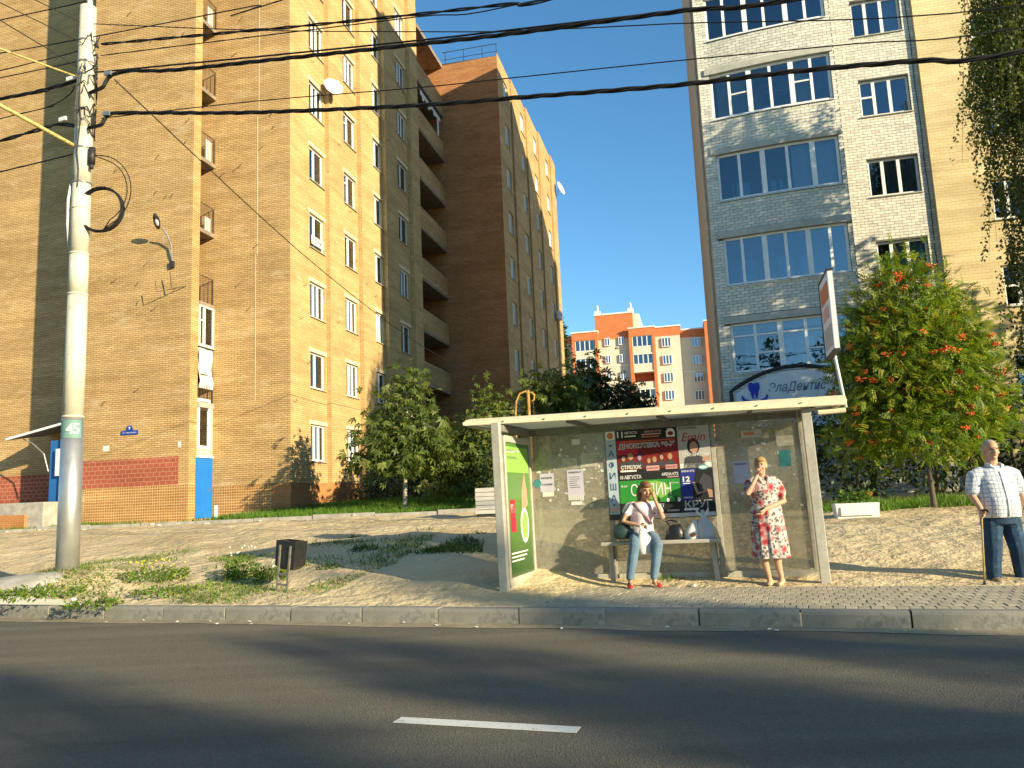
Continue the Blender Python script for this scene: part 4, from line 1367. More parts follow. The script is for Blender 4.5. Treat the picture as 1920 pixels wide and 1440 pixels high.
for (c0, c1, pv, nm) in ((-9.0, -4.8, -.9, 'l'), (0.2, 4.3, -.9, 'm'), (12.0, 16.2, -1.7, 'r')):
    b = MB(); b.box(c0, c0 + .5, pv, 6, 1, 26.2); b.build('bay_pier', 'orange_render', FB)
    b = MB(); b.box(c1 - .45, c1, pv, 6, 1, 26.2); b.build('bay_pier', 'orange_render', FB)
    b = MB(); b.box(c0, c1, pv, 6, 26.2, 27.45); b.build('bay_parapet', 'orange_render', FB)
    b = MB(); b.box(c0 - .1, c1 + .1, pv - .12, 6, 27.45, 27.65); b.build('bay_cornice', 'far_trim', FB)
    b = MB(); b.quad((c0 + .5, 1.2, 1), (c1 - .45, 1.2, 1), (c1 - .45, 1.2, 26.2), (c0 + .5, 1.2, 26.2)); b.build('bay_back_wall', 'orange_render', FB)
    for k in range(6):
        z = 24.45 - 2.83 * k
        b = MB(); b.box(c0 + .5, c1 - .45, pv + .15, pv + .4, z - 1.1, z - .02); b.build('bay_parapet_panel', 'pale_render', FB)
        b = MB(); b.box(c0 + .45, c1 - .4, pv + .05, 1.2, z - 1.28, z - 1.1); b.build('bay_slab', 'far_trim', FB)
        if k != 2 or nm == 'l':
            put_window(p4, FB, (c0 + .52, pv + .18, z))
b = MB(); b.box(-4.8, .2, -.06, 0, 21.75, 21.9); b.box(4.3, 8.2, -.06, 0, 20.4, 20.55); b.box(8.25, 12, .64, .7, 20.0, 20.15); tag(b.build('string_course', 'far_trim', FB), kind='stuff')
# ------------------------------------------------------------ bus shelter; local x along the rear glazing, y to the back
SR = -R(15.72)
SO = (0.22, 11.75)
SH = thing('bus_shelter', 'grey metal bus stop shelter with dirty glazing, concert posters and a bench', 'bus shelter', (SO[0], SO[1], 0), SR)
ZP = 0.166
def sbar(name, p, q, w, h, mat='shelter_paint', par=None, bv=0.006):
    b = MB(); b.bar(p, q, w, h)
    o = b.build(name, mat, par or SH)
    if bv: bevel(o, bv, 1)
    return o
LFX, LFY, RFX, RFY = -0.05, -1.38, 3.91, -0.44
# posts
sbar('post', (LFX, LFY, ZP - .1), (LFX - .02, LFY, 2.40), .11, .11)
sbar('post', (RFX, RFY, ZP - .1), (RFX - .03, RFY, 2.40), .12, .10)
sbar('post', (0.0, 0, ZP - .1), (-.01, 0, 2.38), .07, .07)
sbar('post', (1.185, .03, ZP - .1), (1.16, .03, 2.38), .07, .07)
sbar('post', (2.655, .03, ZP - .1), (2.65, .03, 2.38), .08, .07)
sbar('post', (3.86, .0, ZP - .1), (3.83, .0, 2.38), .08, .08)
# rear beams
sbar('top_beam', (-.06, .0, 2.335), (3.9, .0, 2.335), .07, .09, 'shelter_dark')
sbar('base_beam', (.035, -.01, .235), (1.15, -.01, .235), .06, .085)
sbar('base_beam', (1.23, -.01, .235), (2.61, -.01, .235), .06, .085)
sbar('base_beam', (2.70, -.01, .235), (3.82, -.01, .235), .06, .085)
sbar('side_beam', (LFX, LFY + .06, 2.335), (0, -.04, 2.335), .06, .09, 'shelter_dark')
sbar('side_beam', (RFX - .02, RFY + .06, 2.335), (3.84, -.04, 2.335), .06, .09, 'shelter_dark')
# glazing
for x0, x1 in ((.035, 1.15), (1.22, 2.61), (2.70, 3.82)):
    b = MB(); b.box(x0, x1, -.006, .006, .285, 2.285)
    b.build('glazing', 'dirty_glazing', SH)
b = MB(); b.add([(3.85, RFY + .05, .25), (3.86, -.04, .25), (3.83, -.04, 2.28), (3.88, RFY + .05, 2.28)], [(0, 1, 2, 3)]); b.build('glazing', 'dirty_glazing', SH)
# roof: fascia beams, ribs, milky sheet
FLx, FLy, FRx, FRy, BRx, BRy, BLx, BLy = -.56, -1.30, 4.37, -.55, 4.30, .30, -.40, .30
RZ = 2.40
b = MB()
b.add([(FLx, FLy, RZ), (FRx, FRy, RZ - .03), (FRx - .01, FRy + .06, RZ - .03), (FLx + .1, FLy + .06, RZ), (FLx - .02, FLy + .02, RZ + .05), (FRx + .02, FRy + .02, RZ + .045), (FRx - .02, FRy + .1, RZ + .11), (FLx + .06, FLy + .1, RZ + .10)],
      [(3, 2, 1, 0), (4, 5, 6, 7), (0, 1, 5, 4), (1, 2, 6, 5), (2, 3, 7, 6), (3, 0, 4, 7)])
bevel(b.build('fascia', 'fascia_cream', SH), .008, 1)
b = MB()
for i in range(1, 9):
    q = i / 9
    x, y = FLx + (FRx - FLx) * q, FLy + (FRy - FLy) * q
    b.ell((x, y - .004, RZ + .03), (.012, .008, .012), 8, 5)
tag(b.build('rivets', 'shelter_dark', SH), kind='stuff')
sbar('roof_end', (FLx + .02, FLy + .1, RZ + .045), (BLx, BLy, RZ + .04), .05, .09, 'fascia_cream')
sbar('roof_end', (FRx - .01, FRy + .1, RZ + .045), (BRx, BRy, RZ + .04), .05, .09, 'fascia_cream')
sbar('roof_back', (BLx, BLy, RZ + .04), (BRx, BRy, RZ + .04), .05, .09, 'shelter_paint')
b = MB()
b.prism([(FLx + .08, FLy + .09), (FRx - .05, FRy + .11), (BRx - .04, BRy - .03), (BLx + .04, BLy - .03)], RZ + .03, RZ + .045)
b.build('roof_sheet', 'milky_sheet', SH)
for q in (.08, .28, .52, .76, .92):
    x0, y0 = FLx + (FRx - FLx) * q, FLy + (FRy - FLy) * q + .1
    sbar('rib', (x0, y0, RZ - .005), (BLx + (BRx - BLx) * q, BLy - .02, RZ - .005), .045, .06, 'shelter_dark', bv=0)
# side light box with the green advert
sx0, sy0, sx1, sy1 = -.045, -1.30, -.005, -.05
b = MB()
W_ = .05
def sp(t, z): return (sx0 + (sx1 - sx0) * t, sy0 + (sy1 - sy0) * t, z)
for t in (0.04, 0.97):
    sbar('advert_frame', sp(t, .3), sp(t, 2.22), .10, .07)
sbar('advert_frame', sp(.04, .31), sp(.97, .31), .10, .11); sbar('advert_frame', sp(.04, 2.20), sp(.97, 2.20), .10, .09)
sbar('advert_foot', sp(.0, .21), sp(.97, .21), .07, .08)
ang = math.atan2(sy1 - sy0, sx1 - sx0)
L = math.hypot(sx1 - sx0, sy1 - sy0)
AD = link('advert', None, SH, (sx0, sy0, 0), ang)
# advert panel: local x from front to back, +y to the street side outside; the side seen from inside the shelter is -y
b = MB(); b.box(.08 * L, .94 * L, -.03, .03, .37, 2.16); AD2 = b.build('advert_panel', 'advert_green', SH, loc=(sx0, sy0, 0), rotz=ang)
def adp(mat, x0, x1, z0, z1, name='print'):
    b = MB(); b.box(x0 * L, x1 * L, -.034, -.031, z0, z1); return b.build(name, mat, AD2)
bpy.data.objects.remove(AD)
adp('ink_red', .16, .34, .95, 1.38); adp('ink_white', .18, .32, 1.2, 1.32); adp('poster_lime', .10, .9, 1.75, 2.1); adp('ink_white', .12, .6, 2.02, 2.06); adp('ink_white', .12, .5, 1.93, 1.97)
b = MB(); b.prismxz([(L * (.66 + .15 * math.cos(a)), 1.02 + .24 * math.sin(a)) for a in [2 * math.pi * i / 24 for i in range(24)]], -.035, -.031); b.build('print', 'ink_white', AD2)
b = MB(); b.prismxz([(L * (.66 + .11 * math.cos(a)), 1.02 + .19 * math.sin(a)) for a in [2 * math.pi * i / 24 for i in range(24)]], -.037, -.0352); b.build('print', 'poster_lime', AD2)
for z in (1.1, 1.04, .98, .92):
    adp('ink_white', .58, .74, z, z + .02)
b = MB(); b.prismxz([(L * .55, .8), (L * .6, 1.5), (L * .72, 1.75), (L * .8, 1.5), (L * .82, 1.3), (L * .7, 1.25)], -.033, -.031); b.build('print', 'poster_skin', AD2)
for z in (.66, .61, .56):
    adp('ink_white', .14, .14 + random.uniform(.3, .6), z, z + .018)

# poster boards and posters on the middle glazing
b = MB(); b.box(1.15, 2.63, -.028, -.008, 1.02, 2.29); b.build('poster_board', 'poster_charcoal', SH)
def poster(mat, x0, x1, z0, z1, y=-.030, name='poster'):
    b = MB(); b.box(x0, x1, y - .003, y, z0, z1)
    return b.build(name, mat, SH)
def pp(par, mat, poly, y, name='print'):
    b = MB(); b.prismxz(poly, y - .0012, y); return b.build(name, mat, par)
def rect(x0, x1, z0, z1): return [(x0, z0), (x1, z0), (x1, z1), (x0, z1)]
def oval(cx, cz, rx, rz, n=14): return [(cx + rx * math.cos(2 * math.pi * i / n), cz + rz * math.sin(2 * math.pi * i / n)) for i in range(n)]
Y1, Y2, Y3 = -.0335, -.0352, -.0368
def bust(par, cx, cz, s, hair, cloth='poster_charcoal', skin='poster_skin'):
    pp(par, cloth, [(cx - .5 * s, cz - .9 * s), (cx + .5 * s, cz - .9 * s), (cx + .4 * s, cz - .45 * s), (cx + .12 * s, cz - .3 * s), (cx - .12 * s, cz - .3 * s), (cx - .4 * s, cz - .45 * s)], Y1)
    pp(par, hair, oval(cx, cz + .05 * s, .27 * s, .36 * s), Y1 - .0002)
    pp(par, skin, oval(cx + .02 * s, cz, .18 * s, .26 * s), Y2)
# strip reading downwards
p = poster('poster_pale', 1.158, 1.305, 1.10, 2.285)
for ch, z in zip('АФИША', (1.965, 1.80, 1.645, 1.49, 1.33)):
    text(ch, 'ink_blue', p, (1.232, Y2, z), h=.095, w=.085, bold=.008)
pp(p, 'ink_white', rect(1.168, 1.295, 2.165, 2.275), Y1); pp(p, 'ink_orange', oval(1.232, 2.22, .045, .045), Y2)
pp(p, 'ink_blue', [(1.195, 2.09), (1.265, 2.09), (1.232, 2.06)][::-1], Y1); pp(p, 'ink_blue', [(1.195, 1.225), (1.265, 1.225), (1.232, 1.255)], Y1)
pp(p, 'ink_pink', rect(1.17, 1.295, 1.15, 1.19), Y1)
# disco poster
p = poster('ink_dark_red', 1.318, 2.172, 1.675, 2.285)
pp(p, 'ink_black', rect(1.32, 2.17, 2.14, 2.284), Y1); pp(p, 'ink_red', rect(1.32, 1.62, 1.93, 2.135), Y1); pp(p, 'ink_black', rect(1.32, 2.17, 1.676, 1.72), Y1)
text('11', 'ink_white', p, (1.375, Y2, 2.225), h=.09, w=.08, bold=.03); text('АВГУСТА', 'ink_white', p, (1.53, Y2, 2.245), w=.19, h=.035, bold=.02)
pp(p, 'ink_white', rect(1.44, 1.6, 2.185, 2.205), Y1 - .0003)
text('АРЕНА КТЗ', 'ink_pink', p, (1.84, Y2, 2.245), w=.24, h=.03, bold=.02); pp(p, 'ink_pink', rect(1.68, 1.96, 2.2, 2.215), Y1 - .0003); pp(p, 'ink_orange', rect(1.68, 1.93, 2.165, 2.18), Y1 - .0003)
pp(p, 'ink_white', [(2.03, 2.15), (2.15, 2.15), (2.15, 2.23), (2.12, 2.27), (2.06, 2.27), (2.03, 2.23)], Y1 - .0004); pp(p, 'ink_dark_red', oval(2.09, 2.2, .04, .03), Y2)
text('ДИСКОТЕКА 90-Х', 'ink_white', p, (1.745, Y2, 2.05), w=.80, h=.085, bold=.06); text('ДИСКОТЕКА 90-Х', 'ink_black', p, (1.745, Y3, 2.05), w=.78, h=.07, bold=.0)
pp(p, 'ink_orange', rect(1.37, 2.14, 2.112, 2.122), Y1 - .0005)
for cx, cz, s, h in ((1.40, 1.88, .15, 'ink_black'), (1.505, 1.90, .15, 'hair_fair'), (1.63, 1.88, .15, 'poster_blue'), (1.76, 1.83, .13, 'hair_brown'), (1.84, 1.84, .12, 'hair_fair'), (1.94, 1.87, .14, 'ink_black'), (2.06, 1.87, .13, 'hair_fair')):
    bust(p, cx, cz, s, h)
text('СТРЕЛОК', 'ink_white', p, (1.505, Y3, 1.755), w=.29, h=.055, bold=.03); pp(p, 'ink_white', rect(1.35, 1.58, 1.69, 1.715), Y2)
pp(p, 'ink_pink', rect(1.72, 1.9, 1.69, 1.76), Y2); pp(p, 'ink_pink', rect(1.99, 2.15, 1.70, 1.76), Y2); text('КРАСКИ', 'ink_dark_red', p, (2.07, Y3, 1.73), w=.14, h=.035, bold=.02); text('В АВГУСТЕ', 'ink_dark_red', p, (1.81, Y3, 1.725), w=.15, h=.025, bold=.02)
# grey singer poster
p = poster('poster_grey', 2.184, 2.622, 1.692, 2.285)
text('30 СЕНТЯБРЯ', 'ink_black', p, (2.33, Y2, 2.255), w=.25, h=.03, bold=.02); text('Emin', 'ink_red', p, (2.40, Y2, 2.13), w=.33, h=.12, shear=.3)
bust(p, 2.39, 1.98, .32, 'ink_black'); pp(p, 'ink_white', rect(2.19, 2.615, 1.70, 1.76), Y1); pp(p, 'poster_skin', [(2.5, 1.83), (2.61, 1.86), (2.61, 1.80), (2.5, 1.78)], Y2)
text('СТАС БРАТСКИ', 'ink_white', p, (2.41, Y3, 1.88), w=.36, h=.045, bold=.02)
pp(p, 'ink_teal', oval(2.5, 1.70, .07, .035), Y2); pp(p, 'ink_white', oval(2.5, 1.70, .055, .02), Y3)
# green concert poster
p = poster('ink_black', 1.318, 2.172, 1.085, 1.668)
pp(p, 'poster_green', rect(1.32, 2.17, 1.25, 1.565), Y1); pp(p, 'poster_lime', oval(1.80, 1.42, .22, .13), Y1 - .0002)
text('10 АВГУСТА', 'ink_white', p, (1.49, Y2, 1.615), w=.30, h=.055, bold=.02); text('АРЕНА КТЗ', 'ink_white', p, (2.04, Y2, 1.63), w=.23, h=.045, bold=.02); pp(p, 'ink_pink', rect(2.0, 2.16, 1.583, 1.595), Y1)
text('СПЛИН', 'ink_white', p, (1.76, Y3, 1.43), w=.56, h=.17, bold=.0); text('18 лет', 'ink_white', p, (1.39, Y2, 1.49), w=.09, h=.03, bold=.02); text('Наше радио', 'ink_white', p, (2.1, Y2, 1.505), w=.11, h=.025)
for x in (1.86, 2.0, 2.1):
    pp(p, 'ink_black', [(x - .02, 1.255), (x + .02, 1.255), (x + .012, 1.31), (x, 1.335), (x - .012, 1.31)], Y2)
for x in (1.97, 2.12):
    pp(p, 'ink_white', oval(x + .02, 1.27, .022, .03), Y3)
text('FEST', 'ink_white', p, (1.87, Y2, 1.20), w=.13, h=.045, bold=.02); text('SPLEAN.RU', 'ink_white', p, (2.05, Y2, 1.125), w=.17, h=.025, bold=.01); pp(p, 'ink_red', rect(1.33, 1.95, 1.10, 1.108), Y1)
# blue concert poster
p = poster('poster_blue', 2.184, 2.622, 1.10, 1.682)
pp(p, 'ink_black', [(2.35, 1.104), (2.62, 1.104), (2.62, 1.678), (2.40, 1.678), (2.36, 1.5), (2.33, 1.35)], Y1); pp(p, 'ink_black', rect(2.186, 2.62, 1.102, 1.25), Y1 - .0002)
text('АРЕНА КТЗ', 'ink_white', p, (2.285, Y2, 1.655), w=.18, h=.028, bold=.02); text('12', 'ink_white', p, (2.26, Y2, 1.545), w=.10, h=.075, bold=.03); pp(p, 'ink_white', rect(2.21, 2.31, 1.48, 1.492), Y1 - .0004)
pp(p, 'poster_skin', [(2.34, 1.5), (2.37, 1.5), (2.41, 1.36), (2.48, 1.38), (2.48, 1.35), (2.39, 1.32)], Y2); pp(p, 'poster_charcoal', [(2.42, 1.36), (2.6, 1.36), (2.6, 1.55), (2.5, 1.62), (2.44, 1.52)], Y2); pp(p, 'poster_skin', [(2.55, 1.28), (2.6, 1.28), (2.6, 1.38), (2.53, 1.4)], Y3)
text('ИРИНА', 'ink_white', p, (2.27, Y3, 1.29), w=.13, h=.025, bold=.02); text('КРУГ', 'poster_grey', p, (2.40, Y3, 1.20), w=.37, h=.10, bold=.02); pp(p, 'ink_white', rect(2.2, 2.4, 1.115, 1.145), Y2)
p = poster('paper_white', 1.34, 2.62, 1.03, 1.083); pp(p, 'ink_pink', rect(1.4, 2.0, 1.045, 1.06), Y1)
# small notices
YG = -.008
def notice(x0, x1, z0, z1, mat, head=None):
    b = MB(); b.box(x0, x1, YG - .002, YG, z0, z1); p = b.build('notice', mat, SH)
    if head: text(head, 'ink_black', p, ((x0 + x1) / 2, YG - .003, z1 - .04), w=(x1 - x0) * .8, h=.028, bold=.02)
    return p
p = notice(.15, .36, 1.47, 1.735, 'paper_lilac'); text('КРОВЛЯ', 'ink_black', p, (.255, YG - .003, 1.67), w=.16, h=.03, bold=.02); text('СТРОИМ', 'ink_black', p, (.255, YG - .003, 1.575), w=.16, h=.03, bold=.02)
notice(.18, .35, 1.40, 1.468, 'paper_white')
b = MB(); b.prismxz(oval(.11, 1.6, .06, .06), YG - .003, YG); b.build('notice', 'paper_teal', SH)
p = notice(.56, .80, 1.40, 1.77, 'paper_lilac', 'РЕМОНТ')
for i in range(6):
    b = MB(); b.box(.59, .59 + .17 * random.uniform(.5, 1), YG - .004, YG - .0025, 1.66 - .03 * i, 1.667 - .03 * i); b.build('print', 'ink_black', p)
for i in range(7):
    b = MB(); b.box(.565 + i * .033, .592 + i * .033, YG - .003, YG - .001, 1.33, 1.40); b.build('tear_off_strip', 'paper_white', p)
notice(.60, .76, 1.26, 1.31, 'paper_white'); notice(.66, .78, 2.13, 2.21, 'paper_white'); notice(.50, .72, 1.82, 1.94, 'paper_old'); notice(.78, 1.02, 1.8, 2.0, 'paper_old')
notice(3.515, 3.665, 1.645, 1.865, 'paper_teal'); notice(3.5, 3.72, 1.92, 2.06, 'paper_old'); notice(3.05, 3.32, 2.06, 2.17, 'paper_old'); b = MB(); b.box(3.08, 3.22, YG - .004, YG - .0025, 2.1, 2.14); b.build('notice', 'ink_orange', SH)
p = notice(2.90, 3.1, 1.45, 1.75, 'paper_lilac', 'РЕМОНТ')
b = MB()
for i in range(90):
    x, z = random.choice([(random.uniform(.1, 1.1), random.uniform(1.2, 2.1)), (random.uniform(2.75, 3.8), random.uniform(1.1, 2.1))])
    w_, h_ = random.uniform(.01, .06), random.uniform(.006, .05)
    b.cm = random.randint(0, 1)
    b.add([(x, YG - .001, z), (x + w_, YG - .001, z + random.uniform(-.01, .01)), (x + w_ * .8, YG - .001, z + h_), (x + random.uniform(-.01, .02), YG - .001, z + h_)], [(0, 1, 2, 3)])
tag(b.build('paper_scraps', ['paper_old', 'paper_white'], SH), kind='stuff')
# bench
b = MB(); b.box(1.05, 2.66, -.36, -.04, .685, .735); bevel(b.build('bench_seat', 'shelter_paint', SH), .01, 2)
for x in (1.18, 2.58):
    sbar('bench_leg', (x, -.24, ZP - .05), (x - .04, -.12, .68), .06, .06); sbar('bench_leg', (x, -.05, ZP - .05), (x - .02, -.05, .68), .06, .05, 'shelter_dark')
# upright lamp arm on the right end
b = MB(); b.tube([(4.02, -.50, RZ - .10), (4.36, -.44, RZ - .09)], .035, 8); b.build('end_tube', 'fascia_cream', SH)
SH.rotation_euler = (0, R(-0.45), SR)
# ------------------------------------------------------------ people: one continuous skin each, clothing as children
def V(*a): return Vector(a)
def limb(b, pts, rad, n=10):
    """rounded chain through pts"""
    pts = [Vector(p) for p in pts]
    P_, R_ = [], []
    d0 = (pts[1] - pts[0]).normalized(); d1 = (pts[-1] - pts[-2]).normalized()
    for a in (80, 50, 20):
        P_.append(pts[0] - d0 * rad[0] * math.sin(R(a))); R_.append(rad[0] * math.cos(R(a)))
    for i, p in enumerate(pts):
        P_.append(p); R_.append(rad[i])
        if i < len(pts) - 1:
            P_.append((p + pts[i + 1]) / 2); R_.append((rad[i] + rad[i + 1]) / 2)
    for a in (20, 50, 80):
        P_.append(pts[-1] + d1 * rad[-1] * math.sin(R(a))); R_.append(rad[-1] * math.cos(R(a)))
    b.tube(P_, R_, n)

def rings(b, rows, seg=24, fold=0.0, nf=9, zf=0.0):
    """rows: (z, cx, cy, rx, ry); fold deepens below zf"""
    out = []
    for z, cx, cy, rx, ry in rows:
        f = fold * max(0.0, zf - z)
        out.append([(cx + (rx + f * math.sin(nf * a + z * 2)) * math.cos(a), cy + (ry + f * math.sin(nf * a + z * 2)) * math.sin(a), z) for a in [2 * math.pi * i / seg for i in range(seg)]])
    b.loft(out)

def hand(b, wrist, d, side, curl=0.5, s=1.0):
    """palm and five fingers; d = pointing direction, side = thumb side"""
    wrist = Vector(wrist); d = Vector(d).normalized(); side = Vector(side); side = (side - d * side.dot(d)).normalized()
    nrm = d.cross(side).normalized()
    limb(b, [wrist, wrist + d * .045 * s, wrist + d * .085 * s], [.024 * s, .031 * s, .030 * s], 8)
    limb(b, [wrist + d * .07 * s - side * .024 * s, wrist + d * .07 * s + side * .024 * s], [.017 * s, .017 * s], 8)
    for k, (o, ln) in enumerate(((.028, .072), (.010, .080), (-.010, .074), (-.028, .058))):
        p = wrist + d * .088 * s + side * o * s
        q = d
        pts = [p]
        for j in range(3):
            q = (q * math.cos(curl * .6) + nrm * math.sin(curl * .6)).normalized()
            pts.append(pts[-1] + q * ln * s / 3)
        limb(b, pts, [.0095 * s, .009 * s, .0085 * s, .0075 * s], 6)
    p = wrist + d * .03 * s + side * .026 * s
    limb(b, [p, p + (side * .7 + d * .6) * .035 * s, p + (side * .55 + d * .9 + nrm * .3) * .062 * s], [.012 * s, .010 * s, .0085 * s], 6)

def head(b, c, look, s=1.0):
    """skull, jaw, nose, ears around centre c, facing look; returns the frame"""
    y = Vector(look).normalized(); zz = Vector((0, 0, 1)); x = y.cross(zz).normalized(); zz = x.cross(y).normalized()
    M = Matrix((x, -y, zz)).transposed()       # local -y is forward
    c = Vector(c)
    L_ = lambda px, py, pz: c + M @ (Vector((px, py, pz)) * s)
    b.ell(L_(0, .012, .028), (.074 * s, .092 * s, .088 * s), 16, 10, M)
    b.ell(L_(0, -.022, -.03), (.060 * s, .066 * s, .082 * s), 14, 10, M)
    b.ell(L_(0, -.058, -.085), (.030 * s, .026 * s, .024 * s), 10, 6, M)
    limb(b, [L_(0, -.086, .012), L_(0, -.102, -.022)], [.010 * s, .016 * s], 8)
    for e in (-1, 1):
        b.ell(L_(e * .074, .01, -.005), (.010 * s, .020 * s, .032 * s), 8, 6, M)
        b.ell(L_(e * .04, -.066, -.025), (.022 * s, .018 * s, .022 * s), 8, 6, M)
    return L_, M

def face_parts(par, L_, M, s, hairmat, brow='hair_brown'):
    for e in (-1, 1):
        b = MB(); b.ell(L_(e * .031, -.083, .018), (.013 * s, .007 * s, .007 * s), 8, 5, M); b.build('eye', 'eye_dark', par, True)
        b = MB(); limb(b, [L_(e * .016, -.088, .036), L_(e * .034, -.087, .041), L_(e * .048, -.078, .036)], [.004 * s] * 3, 6); b.build('eyebrow', brow, par, True)
    b = MB(); b.ell(L_(0, -.088, -.052), (.024 * s, .008 * s, .008 * s), 10, 5, M); b.build('mouth', 'lip', par, True)

def fuse(o, vox=0.009, it=4):
    m = o.modifiers.new('fuse', 'REMESH'); m.mode = 'VOXEL'; m.voxel_size = vox; m.use_smooth_shade = True
    if it:
        sm = o.modifiers.new('soften', 'SMOOTH'); sm.iterations = it; sm.factor = 0.5
    return o

def hair_cap(par, L_, M, s, mat, length=0.0, bun=False, balding=False):
    b = MB()
    b.ell(L_(0, .024, .044), (.080 * s, .092 * s, .084 * s), 16, 10, M)
    if not balding:
        b.ell(L_(0, -.05, .085), (.066 * s, .045 * s, .038 * s), 12, 8, M)
    for e in (-1, 1):
        b.ell(L_(e * .066, .04, .005), (.022 * s, .05 * s, .055 * s), 10, 8, M)
    b.ell(L_(0, .075, -.02), (.07 * s, .04 * s, .085 * s), 12, 8, M)
    if length:
        for e in (-1, 0, 1):
            limb(b, [L_(e * .06, .05, 0), L_(e * .072, .05, -.08), L_(e * .065, .045, -.08 - length)], [.045 * s, .04 * s, .022 * s], 8)
    if bun:
        b.ell(L_(0, .125, .03), (.042 * s, .04 * s, .042 * s), 10, 8, M)
    return fuse(b.build('hair', mat, par, True), .009, 3)

def shoe(par, heel, toe, mat, s=1.0, heelh=0.02, name='shoe'):
    heel, toe = Vector(heel), Vector(toe)
    d = (toe - heel); d.z = 0; ln = d.length; d.normalize(); x = d.cross(Vector((0, 0, 1)))
    prof = [(-.02, .030, .075), (.12, .036, .085), (.35, .037, .07), (.6, .045, .055), (.85, .042, .042), (1.0, .022, .028)]
    rs = []
    for q, w, h in prof:
        c = heel + d * ln * q
        rs.append([c + x * (w * s * math.cos(a)) + Vector((0, 0, max(0.0, (h * s) * (0.5 + 0.5 * math.sin(a)) + (heelh * (1 - q) if math.sin(a) < -.3 else 0)))) for a in [2 * math.pi * i / 12 for i in range(12)]])
    b = MB(); b.loft(rs)
    return b.build(name, mat, par, True)

# ---- standing woman in the floral dress
WS = thing('person', 'standing woman in a floral red and white dress holding a hand to her mouth', 'person', (3.25, 10.38, ZP), 0.0)
b = MB()
hc = V(-.055, -.01, 1.515)
L1, M1 = head(b, hc, (-.45, -1, -.08), .98)
limb(b, [(-.045, .01, 1.34), (-.05, 0, 1.45)], [.052, .05])
rings(b, [(.82, -.03, 0, .16, .115), (.95, -.03, 0, .17, .12), (1.08, -.04, 0, .14, .105), (1.2, -.04, 0, .15, .115), (1.3, -.045, 0, .165, .1), (1.37, -.05, 0, .08, .06)])
limb(b, [(-.21, -.01, 1.30), (-.30, -.20, 1.17), (-.165, -.165, 1.375)], [.047, .036, .025]); hand(b, (-.16, -.16, 1.385), (.25, .06, 1), (.3, -1, 0), .7, .92)
limb(b, [(.12, -.01, 1.30), (.185, -.07, 1.05), (-.10, -.20, .965)], [.05, .042, .026]); hand(b, (-.105, -.202, .96), (-.75, -.1, -.65), (-.3, -1, .3), .6, .92)
limb(b, [(-.11, 0, .85), (-.085, -.02, .45), (-.10, .0, .27), (-.055, .02, .07)], [.085, .055, .048, .03]); limb(b, [(.05, 0, .85), (.055, -.03, .45), (.06, -.01, .27), (.09, -.02, .07)], [.085, .055, .05, .03])
limb(b, [(-.055, .03, .05), (-.09, -.07, .03)], [.03, .025]); limb(b, [(.09, -.01, .05), (.04, -.12, .03)], [.03, .026])
fuse(b.build('body', 'skin', WS, True), .008, 3)
face_parts(WS, L1, M1, .98, 'hair_fair'); hair_cap(WS, L1, M1, .98, 'hair_fair')
b = MB()
rings(b, [(.335, -.01, 0, .232, .168), (.36, -.01, 0, .233, .17), (.5, -.015, 0, .228, .168), (.65, -.02, 0, .222, .165), (.8, -.025, 0, .215, .16), (.95, -.03, 0, .205, .15), (1.03, -.035, -.005, .185, .138), (1.08, -.04, -.005, .172, .132), (1.13, -.04, -.01, .185, .14), (1.2, -.04, -.02, .198, .152), (1.28, -.045, -.01, .195, .135), (1.335, -.05, 0, .175, .105), (1.365, -.05, 0, .11, .075)], 36, .035, 11, 1.03)
limb(b, [(-.16, 0, 1.31), (-.225, -.04, 1.28), (-.265, -.12, 1.225)], [.075, .072, .07]); limb(b, [(.08, 0, 1.31), (.135, -.01, 1.27), (.165, -.04, 1.15)], [.08, .075, .074])
fuse(b.build('dress', 'floral_cloth', WS, True), .010, 2)
for e, p in ((-1, [(-.05, -.135, 1.24), (-.115, -.10, 1.35), (-.10, -.03, 1.385)]), (1, [(-.05, -.135, 1.24), (.005, -.11, 1.35), (0, -.03, 1.385)])):
    b = MB(); b.tube(p, [.008, .024, .014], 8); b.build('collar', 'collar_pink', WS, True)
shoe(WS, (-.03, .06, 0), (-.11, -.13, 0), 'beige_shoe'); shoe(WS, (.12, .03, 0), (.0, -.17, 0), 'beige_shoe')

# ---- seated woman
WT = thing('person', 'seated woman in a pale pink tee and jeans leaning her head on her hand', 'person', (1.70, 11.05, ZP), 0.0)
def W3(x, y, z): return (x - 1.70, y - 11.05, z - ZP)
b = MB()
L2, M2 = head(b, W3(1.765, 10.93, 1.435), (.25, -1, -.35), .98)
limb(b, [W3(1.73, 11.03, 1.24), W3(1.755, 10.97, 1.37)], [.05, .048])
rings(b, [(W3(0, 0, z)[2], cx - 1.70, cy - 11.05, rx, ry) for z, cx, cy, rx, ry in [(.76, 1.70, 11.12, .165, .14), (.86, 1.70, 11.12, .16, .13), (.98, 1.71, 11.1, .135, .105), (1.1, 1.715, 11.07, .145, .11), (1.2, 1.72, 11.04, .16, .105), (1.29, 1.725, 11.02, .09, .07)]])
limb(b, [W3(1.545, 11.02, 1.235), W3(1.44, 10.99, 1.02), W3(1.63, 10.87, .965)], [.045, .035, .024]); hand(b, W3(1.635, 10.865, .965), (1, -.25, -.2), (0, -.5, 1), 1.1, .9)
limb(b, [W3(1.90, 11.02, 1.235), W3(1.965, 10.84, 1.06), W3(1.875, 10.86, 1.30)], [.045, .035, .024]); hand(b, W3(1.872, 10.86, 1.31), (-.25, .05, 1), (-.4, -1, 0), .8, .9)
